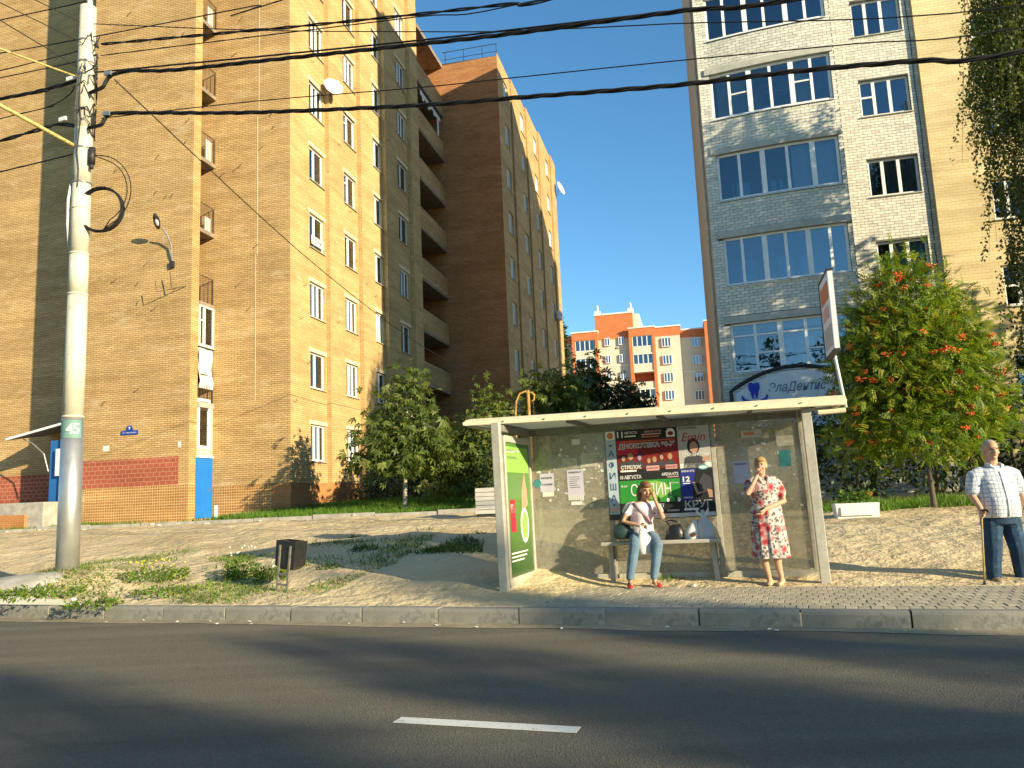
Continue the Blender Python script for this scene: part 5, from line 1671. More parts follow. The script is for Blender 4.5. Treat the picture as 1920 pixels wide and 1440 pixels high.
for hx, kx, fx in ((1.62, 1.535, 1.455), (1.80, 1.845, 1.775)):
    limb(b, [W3(hx, 11.1, .80), W3(kx, 10.70, .70), W3((kx + fx) / 2 - .005, 10.73, .46), W3(fx, 10.74, .235)], [.085, .058, .05, .03])
    limb(b, [W3(fx, 10.75, .22), W3(fx, 10.64, .195)], [.028, .024])
fuse(b.build('body', 'skin_tan', WT, True), .008, 3)
face_parts(WT, L2, M2, .98, 'hair_brown'); hair_cap(WT, L2, M2, .98, 'hair_brown', .10)
b = MB()
rings(b, [(W3(0, 0, z)[2], cx - 1.70, cy - 11.05, rx, ry) for z, cx, cy, rx, ry in [(.80, 1.70, 11.11, .185, .155), (.9, 1.70, 11.11, .172, .142), (1.0, 1.71, 11.09, .152, .122), (1.1, 1.715, 11.06, .165, .132), (1.19, 1.72, 11.03, .178, .122), (1.25, 1.725, 11.02, .165, .095), (1.275, 1.725, 11.02, .10, .075)]], 28, .012, 7, 1.2)
limb(b, [W3(1.60, 11.02, 1.225), W3(1.535, 11.02, 1.21), W3(1.50, 11.01, 1.14)], [.065, .066, .062]); limb(b, [W3(1.85, 11.02, 1.225), W3(1.91, 11.0, 1.2), W3(1.935, 10.94, 1.145)], [.065, .066, .06])
fuse(b.build('tee_shirt', 'tee_pink', WT, True), .010, 3)
b = MB()
rings(b, [(W3(0, 0, z)[2], 0.0, .06, rx, ry) for z, rx, ry in [(.735, .175, .15), (.78, .185, .16), (.86, .176, .146)]])
for hx, kx, fx in ((1.62, 1.535, 1.455), (1.80, 1.845, 1.775)):
    limb(b, [W3(hx, 11.1, .81), W3((hx + kx) / 2, 10.9, .775), W3(kx, 10.70, .705), W3((kx + fx) / 2 - .005, 10.72, .47), W3(fx, 10.74, .30)], [.095, .088, .073, .066, .054])
fuse(b.build('jeans', 'jeans_pale', WT, True), .010, 3)
b = MB(); b.tube([W3(1.60, 10.955, 1.27), W3(1.66, 10.93, 1.18), W3(1.77, 10.945, 1.06), W3(1.83, 10.975, .97)], [.016, .026, .026, .016], 8); b.build('scarf', 'mauve_scarf', WT, True)  # mauve band modelled in place of the shadow falling across the tee
for fx, o in ((1.455, -.02), (1.775, .05)):
    shoe(WT, W3(fx, 10.80, ZP), W3(fx + o, 10.585, ZP), 'red_shoe', .95)

# ---- man with the cane
MN = thing('person', 'heavyset man in a white checked shirt and dark jeans leaning on a cane', 'person', (5.82, 9.75, ZP), 0.0)
def W4(x, z, y=9.75): return (x - 5.82, y - 9.75, z - ZP)
b = MB()
L3, M3 = head(b, W4(5.835, 1.735, 9.735), (-.12, -1, -.03), 1.08)
limb(b, [W4(5.835, 1.5, 9.77), W4(5.835, 1.66, 9.755)], [.075, .07])
rings(b, [(z - ZP, cx - 5.82, 0, rx, ry) for z, cx, rx, ry in [(.92, 5.85, .185, .15), (1.1, 5.84, .2, .165), (1.3, 5.83, .19, .14), (1.45, 5.83, .19, .11), (1.54, 5.83, .09, .07)]])
limb(b, [W4(5.61, 1.46), W4(5.535, 1.2, 9.74), W4(5.55, 1.05, 9.62)], [.062, .048, .033]); hand(b, W4(5.55, 1.045, 9.615), (0, -.35, -1), (.3, -1, 0), .9, 1.0)
limb(b, [W4(6.06, 1.46), W4(6.16, 1.2, 9.78), W4(6.17, .99, 9.70)], [.062, .05, .034]); hand(b, W4(6.17, .98, 9.70), (0, -.2, -1), (-.6, -1, 0), .4, 1.0)
fuse(b.build('body', 'skin', MN, True), .009, 3)
face_parts(MN, L3, M3, 1.08, 'hair_grey', 'hair_grey'); hair_cap(MN, L3, M3, 1.03, 'hair_grey', 0, False, True)
b = MB()
rings(b, [(z - ZP, cx - 5.82, -.01, rx, ry) for z, cx, rx, ry in [(.925, 5.85, .235, .19), (.95, 5.85, .238, .195), (1.05, 5.845, .245, .212), (1.15, 5.84, .245, .212), (1.28, 5.835, .232, .182), (1.4, 5.83, .232, .15), (1.49, 5.83, .20, .115), (1.545, 5.83, .095, .085)]], 32, .02, 6, 1.35)
limb(b, [W4(5.68, 1.46), W4(5.60, 1.43), W4(5.555, 1.26, 9.745)], [.085, .092, .086]); limb(b, [W4(5.99, 1.46), W4(6.07, 1.43), W4(6.135, 1.26, 9.77)], [.085, .092, .086])
fuse(b.build('shirt', 'check_cloth', MN, True), .011, 2)
b = MB()
for e in (-1, 1):
    b.tube([W4(5.83 + e * .012, 1.475, 9.625), W4(5.83 + e * .07, 1.545, 9.66), W4(5.83 + e * .085, 1.575, 9.75)], [.006, .024, .016], 8)
fuse(b.build('shirt_collar', 'check_cloth', MN, True), .008, 2)
b = MB(); b.tube([W4(5.835, 1.47, 9.615), W4(5.838, 1.3, 9.565), W4(5.842, 1.12, 9.532), W4(5.848, .94, 9.55)], .014, 6); b.build('placket', 'white_paint', MN, True)
for px in (5.72, 5.94):
    b = MB(); b.bar(W4(px - .05, 1.345, 9.59), W4(px + .05, 1.345, 9.59), .02, .02); bevel(b.build('pocket_flap', 'check_cloth', MN), .005)
b = MB()
rings(b, [(z - ZP, .03, 0, rx, ry) for z, rx, ry in [(.84, .2, .16), (.95, .215, .175), (1.0, .21, .17)]], 28)
limb(b, [W4(5.74, .88), W4(5.71, .55, 9.73), W4(5.70, .40, 9.75), W4(5.69, .235, 9.75)], [.125, .10, .092, .085]); limb(b, [W4(5.96, .88), W4(6.005, .55, 9.73), W4(6.02, .40, 9.75), W4(6.03, .235, 9.75)], [.125, .10, .092, .085])
fuse(b.build('trousers', 'jeans_dark', MN, True), .011, 3)
shoe(MN, W4(5.69, ZP, 9.82), W4(5.66, ZP, 9.56), 'tan_shoe', 1.1); shoe(MN, W4(6.03, ZP, 9.82), W4(6.06, ZP, 9.56), 'tan_shoe', 1.1)
b = MB(); b.tube([W4(6.165, 1.03, 9.71), W4(6.167, 1.0, 9.705)], .042, 12); b.build('watch', 'watch_black', MN, True)
CN = thing('walking_cane', 'wooden walking cane held by the man in the checked shirt', 'cane', (5.5, 9.55, ZP), 0.0)
b = MB(); b.tube([(-.06, -.02, .03), (-.0075, .015, .44), (.045, .05, .83)], .011, 8); b.build('shaft', 'cane_wood', CN, True)
b = MB(); b.tube([(.045, .05, .82), (.05, .03, .855), (.05, -.04, .86), (.05, -.09, .84)], .015, 8); b.build('handle', 'dark_metal', CN, True)
b = MB(); b.tube([(-.063, -.022, .0), (-.06, -.02, .04)], [.018, .015], 8); b.build('rubber_tip', 'dark_metal', CN, True)

# ---- bags
t = thing('carrier_bag', 'white plastic carrier bag hanging between the knees of the seated woman', 'bag', (1.69, 10.80, .58), 0.0)
def sack(par, rows, mat, name, seg=20, j=.012):
    b = MB(); rs = []
    for z, cx, cy, rx, ry in rows:
        rs.append([(cx + rx * math.cos(a) * (1 + j * 8 * mn.noise((a * 2, z * 9, rx * 50))), cy + ry * math.sin(a) * (1 + j * 8 * mn.noise((a * 2, z * 9 + 4, 3))), z) for a in [2 * math.pi * i / seg for i in range(seg)]])
    b.loft(rs); return b.build(name, mat, par, True)
sack(t, [(0, 0, 0, .07, .04), (.02, 0, 0, .095, .055), (.12, 0, 0, .105, .06), (.22, -.005, 0, .09, .05), (.29, -.02, .01, .05, .03), (.33, -.03, .02, .03, .02)], 'bag_plastic', 'bag_body')
b = MB(); b.tube([(-.02, 0, .30), (-.045, .03, .37), (-.04, .06, .40)], [.022, .014, .008], 6); b.tube([(.0, .0, .30), (-.01, .03, .36), (-.035, .06, .39)], [.02, .012, .008], 6); b.build('handle', 'bag_plastic', t, True)
t = thing('shoulder_bag', 'dark green leather shoulder bag at the side of the seated woman', 'bag', (1.45, 11.03, .80), 0.0)
sack(t, [(-.02, 0, 0, .10, .05), (.02, 0, 0, .15, .075), (.10, 0, 0, .16, .08), (.17, .01, 0, .12, .06), (.20, .02, 0, .06, .03)], 'bag_green', 'bag_body')
b = MB(); b.tube([(-.08, -.03, .16), (-.0, -.06, .33), (.12, -.09, .465), (.13, .0, .48), (.10, .05, .33), (.08, .03, .17)], .012, 6); b.build('strap', 'bag_green', t, True)
def shw(lx, ly, z):
    c, s = math.cos(SR), math.sin(SR)
    return (SO[0] + lx * c - ly * s, SO[1] + lx * s + ly * c, z)
t = thing('hand_bag', 'black leather handbag standing on the shelter bench', 'bag', shw(2.05, -.22, .737), SR)
sack(t, [(0, 0, 0, .115, .06), (.02, 0, 0, .13, .07), (.12, .01, 0, .11, .055), (.20, .02, 0, .075, .03), (.215, .02, 0, .03, .015)], 'bag_black', 'bag_body')
b = MB(); b.tube([(-.05, -.01, .19), (-.10, -.03, .26), (-.04, -.04, .275), (.06, -.02, .25), (.09, 0, .19)], .011, 6); b.build('handle', 'bag_black', t, True)
t = thing('carrier_bag', 'white plastic bag with an orange print leaning on the shelter bench', 'bag', shw(2.28, -.2, .737), SR)
sack(t, [(0, 0, 0, .085, .06), (.03, 0, 0, .11, .075), (.12, .01, 0, .10, .07), (.2, .03, 0, .06, .045), (.26, .05, 0, .03, .02)], 'bag_plastic', 'bag_body')
b = MB(); b.ell((.02, -.075, .07), (.045, .006, .025), 10, 5); b.build('print', 'ink_orange', t)
t = thing('carrier_bag', 'tall pale grey plastic bag with knotted handles on the bench end', 'bag', shw(2.47, -.2, .737), SR)
sack(t, [(0, 0, 0, .09, .07), (.03, 0, 0, .12, .085), (.15, 0, 0, .125, .085), (.24, -.01, 0, .09, .06), (.29, -.02, 0, .04, .03), (.33, -.02, 0, .045, .03), (.40, -.03, 0, .02, .01)], 'bag_plastic_grey', 'bag_body')
b = MB(); b.tube([(-.02, 0, .3), (-.09, -.01, .36), (-.12, 0, .42)], [.02, .018, .006], 6); b.tube([(-.01, 0, .3), (.04, -.01, .38), (.05, 0, .43)], [.02, .018, .006], 6); b.build('handle', 'bag_plastic', t, True)
# ------------------------------------------------------------ utility pole, fittings and cables
PX, PY = -7.19, 12.8
PZ = 0.50
UP = thing('utility_pole', 'tall tapered cream and silver steel utility pole with wrapped cables', 'pole', (PX, PY, 0), 0.0)
def pr_(z): return 0.172 - 0.036 * (z - .5) / 9.8
b = MB(); b.tube([(0, 0, PZ - .3), (0, 0, 3.0)], [pr_(.2), pr_(3.0)], 28); b.build('lower_shaft', 'pole_silver', UP, True)
zs = [3.0, 5.05, 5.75, 7.0, 8.0, 10.28]
for i in range(len(zs) - 1):
    b = MB(); b.tube([(0, 0, zs[i] + .006), (0, 0, zs[i + 1])], [pr_(zs[i]) - .002, pr_(zs[i + 1]) - .004], 28); b.build('upper_shaft', 'pole_cream', UP, True)
for z in (3.0, 5.05, 5.75, 6.55, 7.0, 7.62, 8.95, 9.2, 9.6):
    b = MB(); b.tube([(0, 0, z), (0, 0, z + .03)], pr_(z) + .006, 28); b.build('band', 'steel_grey' if z > 6.8 else 'pole_cream', UP, True)
b = MB(); b.tube([(0, 0, 10.28), (0, 0, 10.30)], [.132, .05], 20); b.build('cap', 'pole_cream', UP, True)
b = MB(); b.tube([(.02, 0, 10.2), (.03, 0, 11.2)], .05, 10); b.build('top_pipe', 'sign_white', UP, True)
# number label wrapped on the front
b = MB()
n = 12
ring = lambda z, r: [(r * math.sin(a), -r * math.cos(a), z) for a in [R(-78 + 156 * i / n) for i in range(n + 1)]]
b.loft([ring(2.66, pr_(2.6) + .003), ring(2.95, pr_(2.9) + .003)], caps=False, closed=False)
lb_ = b.build('number_label', 'label_green', UP)
for ch, a in (('4', 14), ('5', 46)):
    o = text(ch, 'ink_white', lb_, (math.sin(R(a)) * .175, -math.cos(R(a)) * .175, 2.81), h=.17, w=.105, bold=.01)
    o.rotation_euler = (0, 0, R(a))
b = MB(); b.tube([(-.17, -.03, 7.0), (-.19, -.06, 6.7), (-.2, -.03, 6.3), (-.17, -.02, 5.9)], .022, 8); b.build('conduit', 'planter_white', UP, True)
random.seed(5)
for k in range(9):
    b = MB()
    z0 = random.uniform(8.0, 9.7)
    pts = []
    for i in range(9):
        a = R(random.uniform(-110, -70) + i * 20 * random.choice((1, 1, .6)))
        r = pr_(z0) + random.uniform(.012, .05)
        pts.append((r * math.cos(a), r * math.sin(a), z0 + random.uniform(-.12, .12) - i * random.uniform(-.03, .05)))
    b.tube(pts, .009, 5); b.build('wrapped_wire', 'cable_black', UP)
for k in range(3):
    b = MB(); a = R(-112 + 14 * k)
    b.tube([(.172 * math.cos(a + .12 * math.sin(q * 1.9 + k)), .172 * math.sin(a + .12 * math.sin(q * 1.9 + k)), 9.0 - q * .3) for q in range(4 + 2 * k)], .008, 5); b.build('wrapped_wire', 'dark_metal', UP)
for z in (9.55, 9.35, 9.15, 8.97):
    b = MB(); b.tube([(.14, -.03, z), (.20, -.05, z), (.22, -.05, z - .07)], .02, 6); b.build('insulator', 'dark_metal', UP)
b = MB(); b.tube([(.2, -.08, 7.62), (.2, -.08, 7.33)], .055, 10); b.tube([(.2, -.08, 7.34), (.2, -.08, 7.24)], .03, 8); b.build('transformer_can', 'dark_metal', UP, True)
for z in (8.9, 8.16):
    b = MB(); b.bar((.42, -.16, z + .02), (.56, -.21, z - .0), .06, .07); b.build('cable_clamp', 'steel_grey', UP)
for z, x in ((8.97, -.32), (8.22, -.42)):
    b = MB(); b.bar((x - .06, .1, z + .02), (x + .08, .06, z + .03), .06, .07); b.build('cable_clamp', 'sign_white', UP)
# coil hanging on the pole
CO = thing('cable_coil', 'coil of spare black cable hanging on the utility pole', 'cable coil', (PX + .36, PY - .06, 6.52), 0)
for k in range(7):
    b = MB(); rr = .37 + .012 * math.sin(k * 2.1)
    b.tube([(rr * math.cos(a) + .006 * k % .02, -.03 + .012 * k, rr * 1.03 * math.sin(a)) for a in [2 * math.pi * i / 32 for i in range(33)]], .013, 6)
    b.build('loop', 'cable_black', CO, True)
for rr, dx in ((.62, .05), (.55, .02)):
    b = MB(); b.tube([(-.2 + dx, -.02, .98)] + [(-.05 + rr * math.cos(a) * .95, -.05, .30 + (rr * 1.05) * math.sin(a)) for a in [R(70 - 12 * i) for i in range(12)]] + [(.1, -.04, -.36)], .009, 6)
    b.build('loose_loop', 'cable_black', CO, True)

def cable(label, pts, r, twist=0, mat='cable_black', name='overhead_cable', sub=6, group=None):
    pts = [Vector(p) for p in pts]
    P_ = []
    for i in range(len(pts) - 1):
        p0 = pts[max(i - 1, 0)]; p1 = pts[i]; p2 = pts[i + 1]; p3 = pts[min(i + 2, len(pts) - 1)]
        for j in range(sub):
            t = j / sub
            P_.append(0.5 * ((2 * p1) + (p2 - p0) * t + (2 * p0 - 5 * p1 + 4 * p2 - p3) * t * t + (3 * p1 - p0 - 3 * p2 + p3) * t ** 3))
    P_.append(pts[-1])
    if not twist:
        b = MB(); b.tube(P_, r, 6)
        return tag(b.build(name, mat, None, True), label, 'cable', group)
    o = link(name, None)
    tag(o, label, 'cable', group)
    # resample for the strands
    Q = []
    for i in range(len(P_) - 1):
        for j in range(5):
            Q.append(P_[i].lerp(P_[i + 1], j / 5))
    Q.append(P_[-1])
    s = 0
    for k in range(twist):
        b = MB(); pp_ = []; s = 0
        for i, p in enumerate(Q):
            if i: s += (Q[i] - Q[i - 1]).length
            a = s * 5.2 + 2 * math.pi * k / twist
            d = (Q[min(i + 1, len(Q) - 1)] - Q[max(i - 1, 0)]).normalized(); x = d.cross(Vector((0, 0, 1))).normalized(); z = x.cross(d)
            pp_.append(p + (x * math.cos(a) + z * math.sin(a)) * r * 1.05)
        b.tube(pp_, r, 5); b.build('strand', mat, o, True)
    return o
def ext(p, t, dz):
    """continue a cable along the street"""
    a = Vector(p[-1]); return list(p) + [(a.x + KX * t, a.y + KY * t, a.z + dz)]
E1 = lambda p: ext(ext(p, 5, .0), 12, 1.2)
cable('thin wire leaving the very top band of the pole towards the right', E1([(-7.13, 12.78, 9.96), (-3.85, 11.65, 8.97), (-1.03, 10.68, 8.2), (0.21, 10.26, 7.89), (2.29, 9.54, 7.44), (5.98, 8.27, 6.68)]), .008)
cable('steep thin wire rising from the pole past the corner balconies', ext([(-9.18, 13.49, 9.92), (-7.01, 12.74, 9.69), (-3.85, 11.65, 9.4), (-3.28, 11.46, 9.37)], 14, .3), .010)
cable('twisted bundle, highest of the thick cables on the right of the pole', E1([(-6.88, 12.7, 9.51), (-3.85, 11.65, 8.97), (-3.28, 11.46, 8.87), (-1.15, 10.72, 8.51), (0.23, 10.25, 8.3), (0.82, 10.05, 8.22)]), .013, 2)
cable('thin wire just under the highest twisted bundle', E1([(-6.88, 12.7, 9.3), (-3.85, 11.65, 8.86), (-1.15, 10.72, 8.47), (0.23, 10.25, 8.27)]), .009)
cable('single black cable riding right above the middle twisted bundle', E1([(-6.98, 12.73, 9.01), (-3.85, 11.65, 8.51), (-1.16, 10.73, 8.1), (0.21, 10.25, 7.9), (2.43, 9.49, 7.59), (4.0, 8.95, 7.35)]), .014)
cable('thick twisted black bundle, middle of the three on the right', E1([(-7.05, 12.7, 8.62), (-6.8, 12.62, 8.66), (-6.69, 12.63, 8.85), (-6.31, 12.5, 8.87), (-5.45, 12.2, 8.67), (-3.85, 11.65, 8.43), (-1.16, 10.73, 8.04), (0.21, 10.26, 7.85), (2.46, 9.48, 7.58), (3.77, 9.03, 7.4)]), .017, 3)
cable('thin straight wire between the middle and lowest twisted bundles', E1([(-6.83, 12.68, 8.13), (-3.84, 11.65, 7.76), (-1.18, 10.73, 7.36), (0.18, 10.27, 7.19), (2.25, 9.55, 6.92), (4.28, 8.85, 6.64), (5.95, 8.28, 6.42)]), .008)
cable('thick twisted black bundle, lowest of the three on the right', E1([(-7.05, 12.7, 7.98), (-6.8, 12.62, 7.98), (-6.61, 12.6, 8.16), (-5.64, 12.27, 7.96), (-3.84, 11.65, 7.57), (-1.19, 10.74, 7.09), (0.17, 10.27, 6.89), (2.23, 9.56, 6.59), (3.69, 9.06, 6.44), (4.91, 8.64, 6.27), (5.92, 8.29, 6.13)]), .017, 3)
def extl(p, dz=.1):
    a, c = Vector(p[0]), Vector(p[1]); return [tuple(a + (a - c).normalized() * 12 + Vector((0, 0, dz)))] + list(p)
for lb, p, r, tw in (('thick twisted cable reaching the pole from the left at its bracket', [(-9.12, 13.47, 9.01), (-8.26, 13.17, 8.95), (-7.4, 12.88, 8.95)], .017, 3),
                 ('looping thick cable with a white clamp left of the pole', [(-9.07, 13.45, 8.18), (-8.16, 13.14, 8.22), (-7.75, 12.99, 8.21), (-7.36, 12.86, 8.1)], .018, 2),
                 ('thin cable, lowest of those left of the pole', [(-9.03, 13.44, 7.59), (-7.34, 12.85, 7.6)], .012, 0),
                 ('thin wire left of the pole below its top bands', [(-9.16, 13.48, 9.57), (-7.38, 12.87, 9.51)], .010, 0),
                 ('second thin wire left of the pole under the top bands', [(-9.15, 13.48, 9.43), (-7.37, 12.86, 9.31)], .010, 0),
                 ('wire crossing over the very top of the pole', [(-9.23, 13.51, 10.6), (-7.27, 12.83, 10.43), (-5.2, 12.1, 10.3)], .010, 0),
                 ('thin wire drooping to a white connector left of the pole', [(-9.1, 13.46, 8.62), (-8.0, 13.08, 8.6), (-7.54, 12.92, 8.72), (-7.43, 12.89, 8.87)], .010, 0)):
    cable(lb, extl(p), r, tw)
for lb, p, r in (('thin wire coming over the road to the pole top', [(-8.17, 11.93, 9.84), (-7.29, 12.7, 9.59)], .008), ('short wire over the road joining the highest pole band', [(-7.79, 12.26, 10.09), (-7.26, 12.73, 9.95)], .008), ('wire over the road joining the pole above the rusty rod', [(-8.16, 11.94, 9.53), (-7.24, 12.75, 9.09)], .009)):
    a, c = Vector(p[0]), Vector(p[1]); d = (a - c)
    cable(lb, [tuple(c + d * 9), p[0], p[1]], r)
def rod(label, p, q, r, mat):
    a, c = Vector(p), Vector(q)
    b = MB(); b.tube([c + (a - c) * 2.2, a, c], r, 8)
    return tag(b.build('bracket_rod', mat, None, True), label, 'rod')
rod('thin rusty yellow rod slanting up from the pole to the left', (-8.14, 11.95, 9.03), (-7.24, 12.75, 8.92), .016, 'yellow_rod')
rod('thick yellowish bracket rod slanting up from the pole', (-8.11, 11.98, 8.06), (-7.24, 12.75, 7.64), .034, 'yellow_rod')
cable('long thin wire dropping from the pole to the rear brick wing', [(-6.69, 12.8, 8.9), (-4.9, 20.5, 7.6), (-2.8, 31.0, 7.1), (.10, 44.8, 7.65)], .011, name='drop_wire')
# ------------------------------------------------------------ vegetation
def unit(a): return a / np.maximum(np.linalg.norm(a, axis=1, keepdims=True), 1e-9)
def place(tpl, pos, fwd, nrm, size):
    """tpl (K,3) quads in leaf space (x along the leaf, y across, z normal) -> world vertices"""
    x = unit(fwd); y = unit(np.cross(nrm, x)); z = np.cross(x, y)
    t = tpl[None, :, :] * size[:, None, None]
    w = pos[:, None, :] + t[:, :, 0:1] * x[:, None, :] + t[:, :, 1:2] * y[:, None, :] + t[:, :, 2:3] * z[:, None, :]
    return w.reshape(-1, 3)
def leaflet(ang, x0, ln, wd, droop=0.15):
    c, s = math.cos(ang), math.sin(ang)
    q = [(0, 0, 0), (ln * .55, -wd / 2, -.0), (ln, 0, -droop * ln), (ln * .55, wd / 2, 0)]
    return [(x0 + px * c - py * s, px * s + py * c, pz) for px, py, pz in q]
T_CHEST = np.array(sum([leaflet(R(a), 0, l, .26, .3) for a, l in ((-75, .6), (-38, .85), (0, 1.0), (38, .85), (75, .6))], []))
T_ROWAN = np.array(sum([leaflet(R(s * 62), .12 + .17 * i, .36 - .02 * i, .15, .15) for i in range(5) for s in (-1, 1)], []) + leaflet(0, .95, .3, .14))
T_BIRCH = np.array(leaflet(0, 0, 1.0, .75, .1))
T_OVAL = np.array(leaflet(0, 0, 1.0, .5, .2))
def in_lobes(lobes, n, shell=0.55):
    """random points in ellipsoids, denser towards the outside; returns pos, outward"""
    vol = np.array([l[1][0] * l[1][1] * l[1][2] for l in lobes]) ** 0.8
    idx = rng.choice(len(lobes), n, p=vol / vol.sum())
    c = np.array([l[0] for l in lobes])[idx]; r = np.array([l[1] for l in lobes])[idx]
    d = unit(rng.normal(size=(n, 3))); q = rng.random((n, 1)) ** (1 / 3.0)
    q = shell + (1 - shell) * q if shell else q
    q = q * (0.82 + 0.3 * rng.random((n, 1)))
    return c + d * r * q, d
def crown(name, par, lobes, n, tpl, size, mats, droop=.3, shell=.45, clump=None):
    if clump:
        k = n // clump
        cp, cd = in_lobes(lobes, k, shell)
        pos = np.repeat(cp, clump, 0) + rng.normal(size=(k * clump, 3)) * size[1] * .75
        out = np.repeat(cd, clump, 0); n = k * clump
        mi = np.where(rng.random(k * clump) < .65, np.repeat(rng.integers(0, len(mats), k), clump), rng.integers(0, len(mats), k * clump))
    else:
        pos, out = in_lobes(lobes, n, shell); mi = rng.integers(0, len(mats), n)
    fwd = out + rng.normal(size=(n, 3)) * .8; fwd[:, 2] -= droop
    nrm = np.array([0, 0, 1.0]) + rng.normal(size=(n, 3)) * .45 + out * .4
    sz = rng.uniform(size[0], size[1], n)
    v = place(tpl, pos, fwd, nrm, sz)
    kq = len(tpl) // 4
    return link(name, fastmesh(name, v, 4, mats, np.repeat(mi, kq)), par)
def limbs(par, base, top, r0, lobes, mat, nb=10, name='trunk', bend=.06, h0=.35):
    base, top = Vector(base), Vector(top)
    b = MB()
    N = 8
    path = [base.lerp(top, i / N) + Vector((bend * math.sin(i * 1.3), bend * math.cos(i * 1.7), 0)) * (i / N) for i in range(N + 1)]
    b.tube(path, [r0 * (1.25 if i == 0 else 1 - .72 * i / N) for i in range(N + 1)], 10)
    b.build(name, mat, par, True)
    b = MB()
    for k in range(nb):
        q = random.uniform(h0, .95); s = base.lerp(top, q)
        l = random.choice(lobes)
        d = Vector([random.gauss(0, 1) for _ in range(3)]).normalized()
        e = Vector(l[0]) + Vector((d.x * l[1][0], d.y * l[1][1], abs(d.z) * l[1][2])) * .8
        m = s.lerp(e, .5) + Vector((0, 0, .12))
        b.tube([s, m, e], [r0 * .38 * (1 - q * .5), r0 * .22, r0 * .07], 6)
    return tag(b.build('branches', mat, par, True), kind='stuff')
def tree(name, label, base, top, r0, lobes, n, tpl, size, mats, bark, group=None, nb=10, cat='tree', **kw):
    o = thing(name, label, cat, (0, 0, 0), 0, group)
    limbs(o, base, top, r0, lobes, bark, nb)
    crown('crown', o, lobes, n, tpl, size, mats, **kw)
    return o
CH = ['chestnut_leaf_0', 'chestnut_leaf_1', 'chestnut_leaf_2']; RW = ['rowan_leaf_0', 'rowan_leaf_1', 'rowan_leaf_2', 'rowan_leaf_3']; BI = ['birch_leaf_0', 'birch_leaf_1', 'birch_leaf_2']; DK = ['dark_leaf_0', 'dark_leaf_1', 'dark_leaf_2']
def gz(x, y): return ground_z(x, y)
# young chestnut before the brick block
cx, cy = -3.67, 26.0
g0 = gz(cx, cy)
tree('chestnut_tree', 'young chestnut tree with a slim pale trunk on the lawn by the brick block', (cx, cy, g0 - .1), (cx + .15, cy, 5.2), .085,
     [((cx - .1, cy, 3.35), (1.45, 1.3, .75)), ((cx - .9, cy + .1, 3.1), (.75, .7, .55)), ((cx + .85, cy - .1, 3.2), (.8, .7, .6)), ((cx + .1, cy, 4.2), (1.0, .95, .7)), ((cx + .25, cy, 4.95), (.62, .6, .6)), ((cx + .3, cy, 5.4), (.32, .3, .3)), ((cx, cy - .2, 2.75), (.8, .7, .35)), ((cx - 1.35, cy, 2.95), (.35, .3, .3))],
     1500, T_CHEST, (.20, .34), CH, 'bark_pale', nb=16, droop=.55, clump=3)
cx, cy = -1.45, 28.0
tree('chestnut_tree', 'darker chestnut tree between the young chestnut and the bus shelter roof', (cx, cy, gz(cx, cy) - .1), (cx + .1, cy, 4.9), .09,
     [((cx, cy, 3.0), (1.5, 1.2, 1.0)), ((cx + .5, cy, 4.0), (1.0, .9, .8)), ((cx + .35, cy, 4.9), (.55, .5, .5)), ((cx - .6, cy, 2.4), (1.1, 1, .7)), ((cx + 1.1, cy, 3.6), (.6, .6, .4))], 1500, T_CHEST, (.20, .34), CH, 'bark_pale', droop=.5, clump=3)
# dark shrubs in the shade at the foot of the brick block
for i, (u, v, rr, hh) in enumerate(((2.3, 5.6, 1.1, 1.4), (3.2, 8.6, 1.4, 1.9), (3.6, 12.0, 1.6, 2.2), (5.5, 10.5, 1.5, 2.0), (2.0, 2.6, .7, .9))):
    x, y = buv(u, v); z = gz(x, y)
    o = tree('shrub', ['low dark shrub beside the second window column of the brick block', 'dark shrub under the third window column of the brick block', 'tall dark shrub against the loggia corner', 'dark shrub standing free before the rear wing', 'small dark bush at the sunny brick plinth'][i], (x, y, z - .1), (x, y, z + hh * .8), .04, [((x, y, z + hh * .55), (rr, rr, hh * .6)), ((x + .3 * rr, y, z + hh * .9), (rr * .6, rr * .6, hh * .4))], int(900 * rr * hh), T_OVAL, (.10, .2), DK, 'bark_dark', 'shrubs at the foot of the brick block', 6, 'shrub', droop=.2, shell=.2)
# trees behind the shelter
tree('chestnut_tree', 'sunlit chestnut crown just left behind the shelter roof', (1.45, 29.0, gz(1.4, 29) - .1), (1.5, 29, 5.6), .1, [((1.4, 29, 4.2), (1.5, 1.3, 1.2)), ((1.2, 29, 5.2), (.9, .9, .8)), ((1.9, 28.8, 4.9), (.9, .9, .8)), ((.7, 29, 3.9), (.8, .8, .7)), ((1.5, 29, 3), (1.6, 1.4, .9))], 1700, T_CHEST, (.22, .36), CH, 'bark_pale', droop=.5, clump=3)
tree('chestnut_tree', 'dark broad tree behind the shelter against the far cream block', (3.55, 33, gz(3.5, 33) - .1), (3.6, 33, 6.3), .12, [((3.6, 33, 4.6), (2.0, 1.8, 1.5)), ((3.2, 33, 6.0), (1.0, 1, .8)), ((4.6, 33, 5.0), (1.1, 1, .9)), ((3.4, 33, 6.7), (.5, .5, .4)), ((2.6, 33, 5.3), (.9, .9, .7))], 2000, T_CHEST, (.24, .38), DK + ['chestnut_leaf_1'], 'bark_dark', droop=.5, clump=3)
tree('distant_tree', 'slim dark tree at the far end of the rear brick wing', (4.9, 75, 1.2), (4.9, 75, 16), .3, [((4.9, 75, 12), (1.0, 1.2, 5)), ((4.6, 75, 16), (.8, 1, 3))], 1500, T_OVAL, (.35, .6), DK, 'bark_dark', droop=.2)
